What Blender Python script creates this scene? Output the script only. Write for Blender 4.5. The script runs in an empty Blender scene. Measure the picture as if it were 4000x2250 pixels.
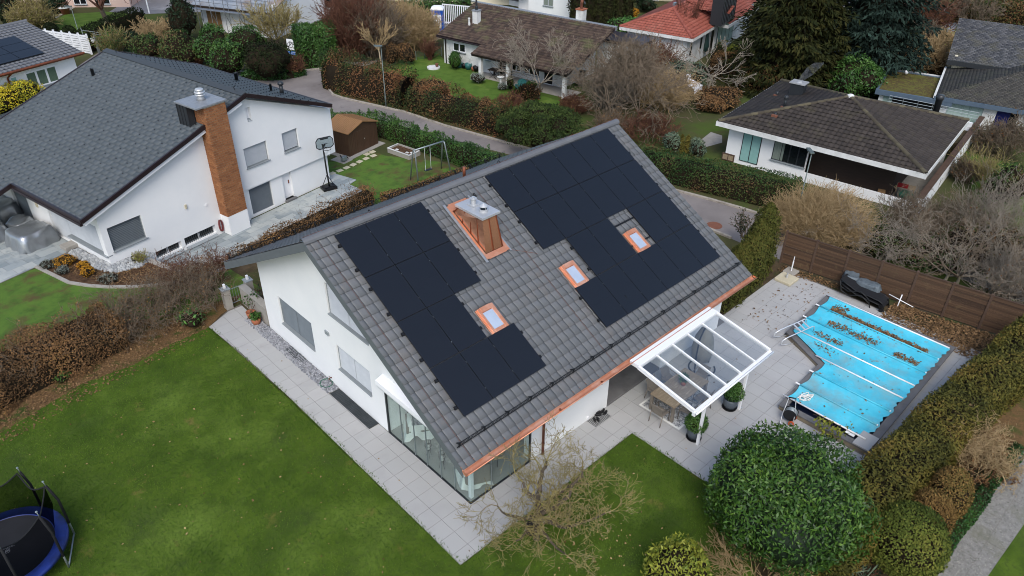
import bpy, math, random
import numpy as np
from mathutils import Vector, Matrix
from mathutils.geometry import tessellate_polygon
rng = np.random.default_rng(11)
random.seed(5)
SC = bpy.context.scene
COL = SC.collection
PI = math.pi
GB = -0.95                      # level of the street and the gardens beyond the plot

# ------------------------------------------------------------------ survey of the photograph (pixel -> world)
CAM = np.array([-10.17, -12.31, 18.63]); YAW, PITCH, ROLL, FPX = 0.8040779, 0.5843349, 0.0104546, 2946.56
_f = np.array([math.cos(PITCH)*math.cos(YAW), math.cos(PITCH)*math.sin(YAW), -math.sin(PITCH)])
_r = np.cross(_f, [0, 0, 1]); _r /= np.linalg.norm(_r); _u = np.cross(_r, _f)
RT = math.cos(ROLL)*_r + math.sin(ROLL)*_u; UP = -math.sin(ROLL)*_r + math.cos(ROLL)*_u; FW = _f
ZO = {1:(0,0),2:(1300,0),3:(2600,0),4:(0,700),5:(1300,700),6:(2600,700),7:(0,1450),8:(1300,1450),9:(2600,1450),
      11:(0,0),12:(700,0),13:(1650,0),14:(2400,0),15:(3250,0),16:(1250,350),17:(3250,380),18:(1650,200)}
def ray(k, x, y):
    if k == 'B': px, py = 2200+.41408*x, 1300+.41408*y
    elif k == 'A': px, py = 1500+.37961*x, 1700+.37961*y
    else:
        s = .55205 if k < 10 else .291149
        px, py = ZO[k][0]+s*x, ZO[k][1]+s*y
    return FW + RT*(px-2000)/FPX - UP*(py-1125)/FPX
def P(k, x, y, z=0.0):
    d = ray(k, x, y); return CAM + d*(z-CAM[2])/d[2]
def PP(pts, z=0.0):
    return [tuple(P(k, x, y, z)[:2]) for k, x, y in pts]
def PL(k, x, y, p, nrm):
    d = ray(k, x, y); nrm = np.array(nrm, float); p = np.array(p, float)
    return CAM + d*((p-CAM)@nrm)/(nrm@d)

# ------------------------------------------------------------------ materials
def srgb(h):
    if not isinstance(h, str): return (h[0], h[1], h[2], 1)
    c = [int(h[i:i+2], 16)/255 for i in (0, 2, 4)]
    return tuple(x/12.92 if x <= .04045 else ((x+.055)/1.055)**2.4 for x in c)+(1,)
MATS = {}
def mat(name, cols, attr=False, scale=3.0, detail=5, rough=.7, metal=0, bump=None, patch=None, spec=.4, coat=0, stretch=None, patches=None):
    """procedural material: colour ramp over per-piece tint (attr) or over noise; optional second noise patch; bump=(scale, strength)"""
    m = bpy.data.materials.new(name); m.use_nodes = True; nt = m.node_tree; N = nt.nodes; L = nt.links
    b = N['Principled BSDF']; b.inputs['Roughness'].default_value = rough; b.inputs['Metallic'].default_value = metal
    b.inputs['Specular IOR Level'].default_value = spec; b.inputs['Coat Weight'].default_value = coat
    tc = N.new('ShaderNodeTexCoord'); vec = tc.outputs['Object']
    if stretch:
        mp = N.new('ShaderNodeMapping'); mp.inputs['Scale'].default_value = stretch; L.new(vec, mp.inputs['Vector']); vec = mp.outputs[0]
    cols = [srgb(c) for c in cols]
    def noise(sc, det=5, rgh=.6):
        n = N.new('ShaderNodeTexNoise'); n.inputs['Scale'].default_value = sc; n.inputs['Detail'].default_value = det; n.inputs['Roughness'].default_value = rgh
        L.new(vec, n.inputs['Vector']); return n
    if len(cols) == 1 and not attr:
        out = None; b.inputs['Base Color'].default_value = cols[0]
        rgb = N.new('ShaderNodeRGB'); rgb.outputs[0].default_value = cols[0]; out = rgb.outputs[0]
    else:
        rp = N.new('ShaderNodeValToRGB'); el = rp.color_ramp.elements
        if attr: lo, hi = 0.0, 1.0
        else: lo, hi = .32, .68
        if len(cols) == 1: cols = cols*2
        el[0].position = lo; el[0].color = cols[0]; el[1].position = hi; el[1].color = cols[-1]
        for i, c in enumerate(cols[1:-1]):
            e = el.new(lo+(hi-lo)*(i+1)/(len(cols)-1)); e.color = c
        if attr:
            a = N.new('ShaderNodeAttribute'); a.attribute_name = 'tint'; L.new(a.outputs['Fac'], rp.inputs[0])
        else: L.new(noise(scale, detail).outputs['Fac'], rp.inputs[0])
        out = rp.outputs[0]
    for (pc, psc, plo, phi) in ([patch] if patch else []) + (patches or []):
        n = noise(psc, 6); mr = N.new('ShaderNodeMapRange'); mr.inputs[1].default_value = plo; mr.inputs[2].default_value = phi
        L.new(n.outputs['Fac'], mr.inputs[0]); mx = N.new('ShaderNodeMixRGB'); L.new(mr.outputs[0], mx.inputs[0])
        L.new(out, mx.inputs[1]); mx.inputs[2].default_value = srgb(pc); out = mx.outputs[0]
    L.new(out, b.inputs['Base Color'])
    if bump:
        n = noise(bump[0], 4); bp = N.new('ShaderNodeBump'); bp.inputs['Strength'].default_value = bump[1]; bp.inputs['Distance'].default_value = .02
        L.new(n.outputs['Fac'], bp.inputs['Height']); L.new(bp.outputs[0], b.inputs['Normal'])
    MATS[name] = m; return m
def glass(name, tint=(.86, .93, .92), refl=.12, rough=.02):
    m = bpy.data.materials.new(name); m.use_nodes = True; nt = m.node_tree; N = nt.nodes; L = nt.links
    N.remove(N['Principled BSDF']); t = N.new('ShaderNodeBsdfTransparent'); t.inputs[0].default_value = (*tint, 1)
    g = N.new('ShaderNodeBsdfGlossy'); g.inputs['Roughness'].default_value = rough
    lw = N.new('ShaderNodeLayerWeight'); lw.inputs[0].default_value = .5
    pw = N.new('ShaderNodeMath'); pw.operation = 'POWER'; pw.inputs[1].default_value = 4; L.new(lw.outputs['Facing'], pw.inputs[0])
    ad = N.new('ShaderNodeMath'); ad.operation = 'MULTIPLY_ADD'; ad.inputs[1].default_value = .5*(refl > 0); ad.inputs[2].default_value = refl; L.new(pw.outputs[0], ad.inputs[0])
    mx = N.new('ShaderNodeMixShader'); L.new(ad.outputs[0], mx.inputs[0]); L.new(t.outputs[0], mx.inputs[1]); L.new(g.outputs[0], mx.inputs[2])
    L.new(mx.outputs[0], N['Material Output'].inputs[0]); MATS[name] = m; return m

# ------------------------------------------------------------------ objects
def tag(o, label=None, cat=None, group=None, kind=None):
    if label: o['label'] = label
    if cat: o['category'] = cat
    if group: o['group'] = group
    if kind: o['kind'] = kind
    return o
def thing(name, label, cat, loc=(0, 0, 0), rz=0.0, group=None):
    o = bpy.data.objects.new(name, None); COL.objects.link(o); o.empty_display_size = .2
    o.location = loc; o.rotation_euler = (0, 0, rz); return tag(o, label, cat, group)
def link(name, me, m, parent=None, smooth=False):
    o = bpy.data.objects.new(name, me); COL.objects.link(o)
    for x in (m if isinstance(m, (list, tuple)) else [m]): me.materials.append(MATS[x] if isinstance(x, str) else x)
    if parent is not None: o.parent = parent
    if smooth: me.polygons.foreach_set('use_smooth', [True]*len(me.polygons))
    return o
def mesh_np(name, V, F, m, parent=None, tint=None, smooth=False, midx=None):
    """fast mesh from numpy arrays; F is (n,3) or (n,4)"""
    V = np.asarray(V, np.float32); F = np.asarray(F, np.int32); k = F.shape[1]
    me = bpy.data.meshes.new(name); me.vertices.add(len(V)); me.vertices.foreach_set('co', V.ravel())
    me.loops.add(F.size); me.loops.foreach_set('vertex_index', F.ravel())
    me.polygons.add(len(F)); me.polygons.foreach_set('loop_start', np.arange(0, F.size, k, dtype=np.int32)); me.polygons.foreach_set('loop_total', np.full(len(F), k, np.int32))
    if midx is not None: me.polygons.foreach_set('material_index', np.asarray(midx, np.int32))
    me.update(calc_edges=True)
    if tint is not None:
        a = me.attributes.new('tint', 'FLOAT', 'POINT'); a.data.foreach_set('value', np.asarray(tint, np.float32))
    return link(name, me, m, parent, smooth)
def dup(o, parent=None, loc=None, rz=None, label=None, scale=None):
    c = o.copy(); COL.objects.link(c)
    if parent is not None: c.parent = parent
    if loc is not None: c.location = loc
    if rz is not None: c.rotation_euler = (0, 0, rz)
    if scale is not None: c.scale = (scale,)*3 if not isinstance(scale, tuple) else scale
    if label: c['label'] = label
    for ch in list(o.children): dup(ch, c)
    return c
class MB:
    def __init__(s): s.v = []; s.f = []; s.mi = []; s.cur = 0; s.t = []; s.tc = .5
    def add(s, vs, fs):
        n = len(s.v); s.v += [tuple(map(float, v)) for v in vs]; s.t += [s.tc]*len(vs)
        for f in fs: s.f.append([i+n for i in f]); s.mi.append(s.cur)
        return s
    def quad(s, a, b, c, d): return s.add([a, b, c, d], [(0, 1, 2, 3)])
    def box(s, x0, x1, y0, y1, z0, z1):
        vs = [(x, y, z) for z in (z0, z1) for y in (y0, y1) for x in (x0, x1)]
        return s.add(vs, [(0, 2, 3, 1), (4, 5, 7, 6), (0, 1, 5, 4), (2, 6, 7, 3), (0, 4, 6, 2), (1, 3, 7, 5)])
    def obox(s, c, ux, uy, uz):
        c = Vector(c); ux = Vector(ux); uy = Vector(uy); uz = Vector(uz)
        vs = [c+ux*a+uy*b+uz*d for d in (-1, 1) for b in (-1, 1) for a in (-1, 1)]
        return s.add(vs, [(0, 2, 3, 1), (4, 5, 7, 6), (0, 1, 5, 4), (2, 6, 7, 3), (0, 4, 6, 2), (1, 3, 7, 5)])
    def bar(s, p, q, w, h, up=(0, 0, 1)):
        p = Vector(p); q = Vector(q); d = (q-p); l = d.length; d.normalize(); up = Vector(up)
        sx = d.cross(up)
        if sx.length < 1e-4: sx = d.cross(Vector((1, 0, 0)))
        sx.normalize(); uz = sx.cross(d)
        return s.obox((p+q)/2, d*l/2, sx*w/2, uz*h/2)
    def tube(s, pts, r, n=8, close=False):
        pts = [Vector(p) for p in pts]; m = len(pts); rs = r if isinstance(r, (list, tuple)) else [r]*m; vs = []; ref = None
        for i, p in enumerate(pts):
            d = (pts[(i+1) % m]-pts[i-1]) if close else pts[min(i+1, m-1)]-pts[max(i-1, 0)]
            if d.length < 1e-9: d = Vector((0, 0, 1))
            d.normalize()
            if ref is None: ref = Vector((0, 0, 1)) if abs(d.z) < .9 else Vector((1, 0, 0))
            a = d.cross(ref); a.normalize(); b = a.cross(d); ref = b
            vs += [p+(a*math.cos(2*PI*j/n)+b*math.sin(2*PI*j/n))*rs[i] for j in range(n)]
        fs = [(i*n+j, i*n+(j+1) % n, ((i+1) % m)*n+(j+1) % n, ((i+1) % m)*n+j) for i in range(m if close else m-1) for j in range(n)]
        if not close: fs += [tuple(range(n-1, -1, -1)), tuple(range((m-1)*n, m*n))]
        return s.add(vs, fs)
    def lathe(s, c, prof, n=16, sx=1, sy=1, cap=True):
        vs = [(c[0]+r*sx*math.cos(2*PI*j/n), c[1]+r*sy*math.sin(2*PI*j/n), c[2]+z) for r, z in prof for j in range(n)]
        m = len(prof)
        fs = [(i*n+j, i*n+(j+1) % n, (i+1)*n+(j+1) % n, (i+1)*n+j) for i in range(m-1) for j in range(n)]
        if cap and prof[0][0] > 1e-4: fs.append(tuple(range(n-1, -1, -1)))
        if cap and prof[-1][0] > 1e-4: fs.append(tuple(range((m-1)*n, m*n)))
        return s.add(vs, fs)
    def prism(s, poly, z0, z1):
        n = len(poly); A = sum(poly[i][0]*poly[(i+1) % n][1]-poly[(i+1) % n][0]*poly[i][1] for i in range(n))
        if A < 0: poly = poly[::-1]
        vs = [(x, y, z0) for x, y in poly]+[(x, y, z1) for x, y in poly]
        tr = tessellate_polygon([[Vector((x, y, 0)) for x, y in poly]])
        fs = []
        for t in tr:
            a, b, c = [Vector((*poly[i], 0)) for i in t]
            if (b-a).cross(c-a).z < 0: t = t[::-1]
            fs.append(tuple(i+n for i in t)); fs.append(tuple(reversed(t)))
        fs += [(i, (i+1) % n, n+(i+1) % n, n+i) for i in range(n)]
        return s.add(vs, fs)
    def wall(s, O, U, Nn, outer, holes=(), t=.3, W=(0, 0, 1)):
        """vertical wall: 2-D outline (u, z) with window holes; O origin on the outer face, Nn outward normal"""
        O = Vector(O); U = Vector(U); Nn = Vector(Nn); W = Vector(W)
        loops = [outer]+list(holes); flat = [p for l in loops for p in l]
        tr = tessellate_polygon([[Vector((p[0], p[1], 0)) for p in l] for l in loops])
        f3 = lambda p, o: O+U*p[0]+W*p[1]-Nn*o
        s.add([f3(p, 0) for p in flat], [tuple(x) for x in tr]); s.add([f3(p, t) for p in flat], [tuple(x) for x in tr])
        for l in loops:
            for i in range(len(l)):
                a, b = l[i], l[(i+1) % len(l)]; s.quad(f3(a, 0), f3(b, 0), f3(b, t), f3(a, t))
        return s
    def pieces(s, name, m, parent, smooth=False, bevel=0):
        """each connected shape becomes a part of its own"""
        ad = list(range(len(s.v)))
        def root(i):
            while ad[i] != i: ad[i] = ad[ad[i]]; i = ad[i]
            return i
        for f in s.f:
            for j in f[1:]: ad[root(j)] = root(f[0])
        grp = {}
        for f in s.f: grp.setdefault(root(f[0]), []).append(f)
        out = []
        for fs in grp.values():
            ids = sorted({i for f in fs for i in f}); mp = {i: k for k, i in enumerate(ids)}; b = MB(); b.add([s.v[i] for i in ids], [tuple(mp[i] for i in f) for f in fs]); out.append(b.build(name, m, parent, smooth, bevel))
        return out
    def build(s, name, m, parent=None, smooth=False, bevel=0, tint=False):
        me = bpy.data.meshes.new(name); me.from_pydata(s.v, [], s.f); me.polygons.foreach_set('material_index', s.mi)
        if tint:
            a = me.attributes.new('tint', 'FLOAT', 'POINT'); a.data.foreach_set('value', s.t)
        me.update(); o = link(name, me, m, parent, smooth)
        if bevel:
            b = o.modifiers.new('bevel', 'BEVEL'); b.width = bevel; b.segments = 2; b.limit_method = 'ANGLE'
        return o
def rect(u0, u1, z0, z1): return [(u0, z0), (u1, z0), (u1, z1), (u0, z1)]
def arc(c, r, a0, a1, n, ax=(1, 0, 0), ay=(0, 0, 1)):
    c = Vector(c); ax = Vector(ax); ay = Vector(ay)
    return [c+ax*r*math.cos(a0+(a1-a0)*i/n)+ay*r*math.sin(a0+(a1-a0)*i/n) for i in range(n+1)]
def sheet(name, poly, z, m, parent=None, kind='structure'):
    mb = MB(); n = len(poly); tr = tessellate_polygon([[Vector((x, y, 0)) for x, y in poly]])
    fs = []
    for t in tr:
        a, b, c = [Vector((*poly[i], 0)) for i in t]; fs.append(t if (b-a).cross(c-a).z > 0 else t[::-1])
    mb.add([(x, y, z) for x, y in poly], fs); o = mb.build(name, m, parent)
    return tag(o, kind=kind)

# ------------------------------------------------------------------ tiled roofs
def clipx(poly, lo, hi): return lo, hi
def tiles(name, parent, m, O, U, D, s0, s1, course, uL, uR, tw, prof, lift=.03, stag=0, gap=0.0):
    """courses of roof tiles as real geometry on the plane O + U*u + D*s; uL/uR give the left and right limits at each s"""
    O = np.array(O, float); U = np.array(U, float); D = np.array(D, float); Nn = np.cross(U, D); Nn = Nn/np.linalg.norm(Nn)
    if Nn[2] < 0: Nn = -Nn
    V = []; F = []; T = []; k = len(prof); cnt = 0
    n = int(math.ceil((s1-s0)/course-1e-6))
    for i in range(n):
        a = s0+i*course; b = min(a+course, s1); sm = (a+b)/2
        lo = min(uL(a), uL(b)); hi = max(uR(a), uR(b))
        if hi-lo < .02: continue
        off = (i % 2)*stag*tw
        j0 = int(math.floor((lo-off)/tw)); j1 = int(math.ceil((hi-off)/tw))
        jj = np.arange(j0, j1+1); tt = np.array([p[0] for p in prof]); hh = np.array([p[1] for p in prof])
        u = (jj[:, None]+tt[None, :])*tw+off; h = np.broadcast_to(hh, u.shape); tin = np.broadcast_to(rng.random(len(jj))[:, None], u.shape)
        u = u.ravel(); h = h.ravel(); tin = tin.ravel()
        jit = rng.normal(0, lift*.07, len(u)//k).repeat(k)
        ut = np.clip(u, uL(a), uR(a)); ub = np.clip(u, uL(b), uR(b))
        rows = [(ut, a, h*.5+.002), (ub, b+.03, h+lift+jit), (ub, b+.028, h+lift*.45+jit), (ub, b-.05, h*.3-.004)]
        for (uu, ss, z) in rows:
            V.append(O+U*uu[:, None]+D*ss+Nn*np.asarray(z)[:, None]); T.append(tin)
        w = len(u); base = cnt; q = np.arange(w-1); q = q[(q % k) < k-1]
        ok = (np.abs(ub[q+1]-ub[q])+np.abs(ut[q+1]-ut[q])) > 1e-5; q = q[ok]
        F.append(np.stack([base+q, base+w+q, base+w+q+1, base+q+1], 1)); F.append(np.stack([base+w+q, base+2*w+q, base+2*w+q+1, base+w+q+1], 1)); F.append(np.stack([base+2*w+q, base+3*w+q, base+3*w+q+1, base+2*w+q+1], 1))
        cnt += 4*w
    return mesh_np(name, np.concatenate(V), np.concatenate(F), m, parent, np.concatenate(T))
FLAT = [(0, 0), (.03, .009), (.12, .014), (.35, .01), (.65, .003), (.95, 0), (.962, -.035)]
WAVE = [(0, .0), (.1, .02), (.25, .045), (.4, .05), (.55, .03), (.7, .008), (.85, 0), (.99, 0)]
SLATE = [(0, -.01), (.012, .004), (.988, .004), (.995, -.01)]
def ridge_caps(name, parent, m, p, q, r=.13, step=.4):
    mb = MB(); p = Vector(p); q = Vector(q); d = q-p; n = max(1, int(d.length/step)); d = d/n; up = Vector((0, 0, 1))
    s = d.normalized().cross(up).normalized(); w = s.cross(d.normalized())
    for i in range(n):
        mb.tc = random.random(); a = p+d*i-d*.06; b = p+d*(i+1); k = 7; vs = []
        for c, rr in ((a, r*.93), (b, r*1.06), (b, r*.9)):
            vs += [c+s*rr*math.cos(PI*j/(k-1))+w*rr*math.sin(PI*j/(k-1)) for j in range(k)]
        mb.add(vs, [(e*k+j, e*k+j+1, (e+1)*k+j+1, (e+1)*k+j) for e in range(2) for j in range(k-1)])
    return mb.build(name, m, parent, tint=True)

# ------------------------------------------------------------------ paving clipped to a polygon
def clip_poly(poly, x0, x1, y0, y1):
    def cut(ps, ax, v, keep):
        out = []
        for i in range(len(ps)):
            a, b = ps[i-1], ps[i]; ia = (a[ax]-v)*keep >= 0; ib = (b[ax]-v)*keep >= 0
            if ia != ib:
                t = (v-a[ax])/(b[ax]-a[ax]); out.append((a[0]+(b[0]-a[0])*t, a[1]+(b[1]-a[1])*t))
            if ib: out.append(b)
        return out
    for ax, v, k in ((0, x0, 1), (0, x1, -1), (1, y0, 1), (1, y1, -1)):
        poly = cut(poly, ax, v, k)
        if len(poly) < 3: return []
    return poly
def paving(name, polys, z, m, cell, org=(0, 0), gap=.012, rz=0, loc=(0, 0), stag=0, thick=.03, vary=None):
    """slabs of a paved area, each its own piece with its own tint, clipped to the outline"""
    mb = MB(); c, s = math.cos(-rz), math.sin(-rz)
    for poly in polys:
        lp = [((x-loc[0])*c-(y-loc[1])*s, (x-loc[0])*s+(y-loc[1])*c) for x, y in poly]
        xs = [p[0] for p in lp]; ys = [p[1] for p in lp]; cx, cy = cell
        j = math.floor((min(ys)-org[1])/cy)
        while org[1]+j*cy < max(ys):
            off = (j % 2)*stag*cx if vary is None else random.random()*cx
            x = org[0]+off+(math.floor((min(xs)-org[0]-off)/cx))*cx
            while x < max(xs):
                w = cx if vary is None else cx*random.choice(vary)
                pc = clip_poly(lp, x+gap/2, x+w-gap/2, org[1]+j*cy+gap/2, org[1]+(j+1)*cy-gap/2)
                x += w
                if len(pc) >= 3:
                    mb.tc = random.random(); zz = z+random.uniform(-.0015, .0015); n = len(pc)
                    mb.add([(*p, zz) for p in pc]+[(*p, zz-thick) for p in pc], [tuple(range(n))]+[(i, n+i, n+(i+1) % n, (i+1) % n) for i in range(n)])
            j += 1
    o = mb.build(name, m, None, tint=True); o.location = (*loc, 0); o.rotation_euler = (0, 0, rz)
    return tag(o, kind='structure')

# ------------------------------------------------------------------ plants
_ph = rng.random((6, 4))*6.28; _kd = rng.normal(size=(6, 3))
def nz(p, f=1.0):
    s = np.zeros(len(p))
    for i in range(6): s += np.sin((p@_kd[i])*f*(.6+.5*i)+_ph[i, 0])/(1+.35*i)
    return s/2.6
def unit(v): return v/np.maximum(np.linalg.norm(v, axis=1, keepdims=True), 1e-9)
def leaf_quads(c, n, L, W, spread=.6, up=0.0, tv=.35, clump=.6, flat=0, tip=None):
    """leaf-sized faces at c facing about n"""
    N = len(c); nn = unit(n+rng.normal(0, spread, (N, 3))); t = rng.normal(size=(N, 3)); t[:, 2] += up
    if tip is not None: t = t*.5+tip
    a = unit(t-nn*(t*nn).sum(1, keepdims=True)); b = np.cross(nn, a); s = rng.uniform(.6, 1.35, (N, 1)); l = L*s; w = W*s
    V = np.stack([c, c+a*l*.5+b*w*.5+nn*w*.12, c+a*l, c+a*l*.5-b*w*.5+nn*w*.12], 1).reshape(-1, 3)
    F = np.arange(N*4).reshape(-1, 4)
    T = np.clip(.5+clump*.5*nz(c, 1.7)+rng.normal(0, tv*.5, N), 0, 1).repeat(4)
    return V, F, T
def ell_pts(E, n, lump=.12, depth=.15, zmin=None, lf=2.0, zcut=-.6):
    """points near the surface of a union of ellipsoids, uneven, with outward normals"""
    E = np.array(E, float); w = (E[:, 3]*E[:, 4]+E[:, 4]*E[:, 5]+E[:, 3]*E[:, 5]); idx = rng.choice(len(E), n, p=w/w.sum())
    d = unit(rng.normal(size=(n, 3))); low = d[:, 2] < zcut; d[low, 2] *= -1
    e = E[idx]; r = e[:, 3:6]; p0 = e[:, :3]+d*r
    k = 1+lump*nz(p0, lf)-depth*rng.random(n)**2; p = e[:, :3]+d*r*k[:, None]; nn = unit(d/r)
    keep = np.ones(n, bool)
    for j in range(len(E)):
        q = ((p-E[j, :3])/(E[j, 3:6]*.86)); keep &= ~((q*q).sum(1) < 1) | (idx == j)
    if zmin is not None: keep &= p[:, 2] > zmin
    return p[keep], nn[keep]
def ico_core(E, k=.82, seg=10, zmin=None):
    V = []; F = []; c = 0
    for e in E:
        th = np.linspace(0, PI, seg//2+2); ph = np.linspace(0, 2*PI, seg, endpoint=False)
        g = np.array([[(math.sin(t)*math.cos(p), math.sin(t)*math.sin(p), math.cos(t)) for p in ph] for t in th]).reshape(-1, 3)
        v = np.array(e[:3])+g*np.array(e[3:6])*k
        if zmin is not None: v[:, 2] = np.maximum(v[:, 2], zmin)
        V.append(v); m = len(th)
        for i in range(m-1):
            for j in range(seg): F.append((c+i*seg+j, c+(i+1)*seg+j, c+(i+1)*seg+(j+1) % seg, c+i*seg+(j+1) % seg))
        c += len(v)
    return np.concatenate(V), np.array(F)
def merge(parts):
    V = []; F = []; T = []; M = []; c = 0
    for v, f, t, mi in parts:
        V.append(v); F.append(np.asarray(f)+c); T.append(np.full(len(v), t) if np.isscalar(t) else t); M.append(np.full(len(f), mi)); c += len(v)
    return np.concatenate(V), np.concatenate(F), np.concatenate(T), np.concatenate(M)
def bush(name, label, cat, E, n, L, W, m, core='twig_dark', lump=.12, depth=.15, spread=.6, up=0, zmin=None, group=None, clump=.6, tv=.35, corek=.82, extra=None, lf=2.0, zcut=-.6):
    E = np.array(E, float); base = np.array([E[:, 0].mean(), E[:, 1].mean(), (E[:, 2]-E[:, 5]).min()])
    p, nn = ell_pts(E, n, lump, depth, zmin, lf, zcut); V, F, T = leaf_quads(p, nn, L, W, spread, up, tv, clump)
    parts = [(V, F, T, 0)]
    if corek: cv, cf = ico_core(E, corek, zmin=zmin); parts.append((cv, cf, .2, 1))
    if extra is not None: parts.append(extra)
    V, F, T, M = merge(parts)
    o = mesh_np(name, V-base, F, [m, core], None, T, midx=M); o.location = base
    return tag(o, label, cat, group)
def path_frame(pts):
    pts = np.array(pts, float); seg = np.diff(pts, axis=0); l = np.linalg.norm(seg, axis=1); cum = np.concatenate([[0], np.cumsum(l)])
    def at(t):
        i = np.clip(np.searchsorted(cum, t, side='right')-1, 0, len(l)-1); f = (t-cum[i])/l[i]
        p = pts[i]+seg[i]*f[:, None]; d = seg[i]/l[i][:, None]; return p, d
    return at, cum[-1]
def hedge_pts(pts, w, h, z0, n, lump=.08, depth=.1, pw=.45, lf=1.6, hvar=.06):
    at, Lt = path_frame(pts); ends = int(n*min(.4, (w)/(Lt+w*1.2))); N = n-ends
    t = rng.random(N)*Lt; p, d = at(t); s = np.stack([d[:, 1], -d[:, 0]], 1)
    av = np.linspace(0, PI, 200); px = np.sign(np.cos(av))*np.abs(np.cos(av))**pw*w/2; pz = np.abs(np.sin(av))**pw*h
    cl = np.concatenate([[0], np.cumsum(np.hypot(np.diff(px), np.diff(pz)))]); tq = rng.random(N)*cl[-1]; a = np.interp(tq, cl, av)
    ca, sa = np.cos(a), np.sin(a); lx = np.interp(tq, cl, px); lz = np.interp(tq, cl, pz)
    nx = np.sign(ca)*np.abs(ca)**(2-pw)/w*2; nzv = np.abs(sa)**(2-pw)/h; nl = np.hypot(nx, nzv); nx /= nl; nzv /= nl
    pos = np.concatenate([p+s*lx[:, None], lz[:, None]], 1); nrm = np.concatenate([s*nx[:, None], nzv[:, None]], 1)
    if ends:
        e = rng.random(ends) < .5; p2, d2 = at(np.where(e, 0, Lt)); s2 = np.stack([d2[:, 1], -d2[:, 0]], 1); aa = rng.random(ends)*PI
        rr = np.sqrt(rng.random(ends)); x2 = rr*np.sign(np.cos(aa))*np.abs(np.cos(aa))**pw*w/2; z2 = rr*np.abs(np.sin(aa))**pw*h
        dd = d2*np.where(e, -1, 1)[:, None]; pos = np.concatenate([pos, np.concatenate([p2+s2*x2[:, None]+dd*.05, z2[:, None]], 1)]); nrm = np.concatenate([nrm, np.concatenate([dd, np.zeros((ends, 1))], 1)])
    k = lump*nz(pos, lf)-depth*rng.random(n)**2; pos = pos+nrm*(k*min(w, h))[:, None]
    pos[:, 2] *= 1+hvar*nz(np.concatenate([pos[:, :2], np.zeros((n, 1))], 1), .9); pos[:, 2] = np.maximum(pos[:, 2], .01)+z0
    return pos, nrm
def hedge_core(pts, w, h, z0, k=.8):
    pts = np.array(pts, float); d = np.gradient(pts, axis=0); d /= np.linalg.norm(d, axis=1, keepdims=True); s = np.stack([d[:, 1], -d[:, 0]], 1)
    pr = [(-.5, 0), (-.5, .55), (-.38, .9), (0, 1), (.38, .9), (.5, .55), (.5, 0)]; V = []; F = []; m = len(pr); n = len(pts)
    for i in range(n):
        for x, z in pr: V.append((*(pts[i]+s[i]*x*w*k), z0+z*h*k))
    for i in range(n-1):
        for j in range(m-1): F.append((i*m+j, (i+1)*m+j, (i+1)*m+j+1, i*m+j+1))
    for i in (0, n-1):
        for j in range(m//2): F.append((i*m+j, i*m+j+1, i*m+m-2-j, i*m+m-1-j))
    return np.array(V), np.array(F)
def hedge(name, label, cat, pts, w, h, z0, n, L, W, m, core='twig_dark', lump=.08, depth=.1, spread=.7, up=0, group=None, clump=.6, tv=.35, pw=.45, corek=.8, extra=None, hvar=.06, lf=1.6):
    pos, nrm = hedge_pts(pts, w, h, z0, n, lump, depth, pw, lf, hvar); V, F, T = leaf_quads(pos, nrm, L, W, spread, up, tv, clump); parts = [(V, F, T, 0)]
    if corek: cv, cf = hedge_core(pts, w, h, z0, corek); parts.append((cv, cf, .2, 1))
    if extra is not None: parts.append(extra)
    V, F, T, M = merge(parts); base = np.array([*np.mean(pts, axis=0), z0])
    o = mesh_np(name, V-base, F, [m, core], None, T, midx=M); o.location = base
    return tag(o, label, cat, group)
# --- bare branches
def grow(S, p, d, length, r, lev, kids=3, ang=.6, curl=.15, up=.1, shrink=.62, segs=3, rmin=.004, tips=None):
    d = d/np.linalg.norm(d); sl = length/segs; r1 = r
    for i in range(segs):
        d = d+rng.normal(0, curl, 3); d[2] += up*.35; d /= np.linalg.norm(d); q = p+d*sl; r2 = max(rmin, r1*(.8 if lev else .6))
        S.append((p, q, r1, r2))
        if lev > 0:
            for _ in range(kids if i == segs-1 else (1 if rng.random() < .75 and i+lev > 0 else 0)):
                a = rng.normal(size=3); a -= d*(a@d); a /= np.linalg.norm(a)+1e-9; th = ang*rng.uniform(.6, 1.3)
                grow(S, q, d*math.cos(th)+a*math.sin(th), length*shrink*rng.uniform(.75, 1.2), max(rmin, r2*.7), lev-1, kids, ang, curl*1.15, up, shrink, segs, rmin, tips)
        p = q; r1 = r2
    if tips is not None: tips.append((p, d))
def tubes(S, sides=3):
    A = np.array([s[0] for s in S]); B = np.array([s[1] for s in S]); ra = np.array([s[2] for s in S]); rb = np.array([s[3] for s in S])
    d = unit(B-A); ref = np.where(np.abs(d[:, 2:3]) < .9, np.array([[0, 0, 1.]]), np.array([[1., 0, 0]])); x = unit(np.cross(d, ref)); y = np.cross(d, x); n = len(S); V = np.zeros((n, 2*sides, 3))
    for j in range(sides):
        c, s = math.cos(2*PI*j/sides), math.sin(2*PI*j/sides); o = x*c+y*s; V[:, j] = A+o*ra[:, None]; V[:, sides+j] = B+o*rb[:, None]
    b = np.arange(n)[:, None]*2*sides; F = np.concatenate([b+np.array([[j, (j+1) % sides, sides+(j+1) % sides, sides+j]]) for j in range(sides)])
    T = np.clip(rng.normal(.5, .25, n), 0, 1).repeat(2*sides)
    return V.reshape(-1, 3), F, T
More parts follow.
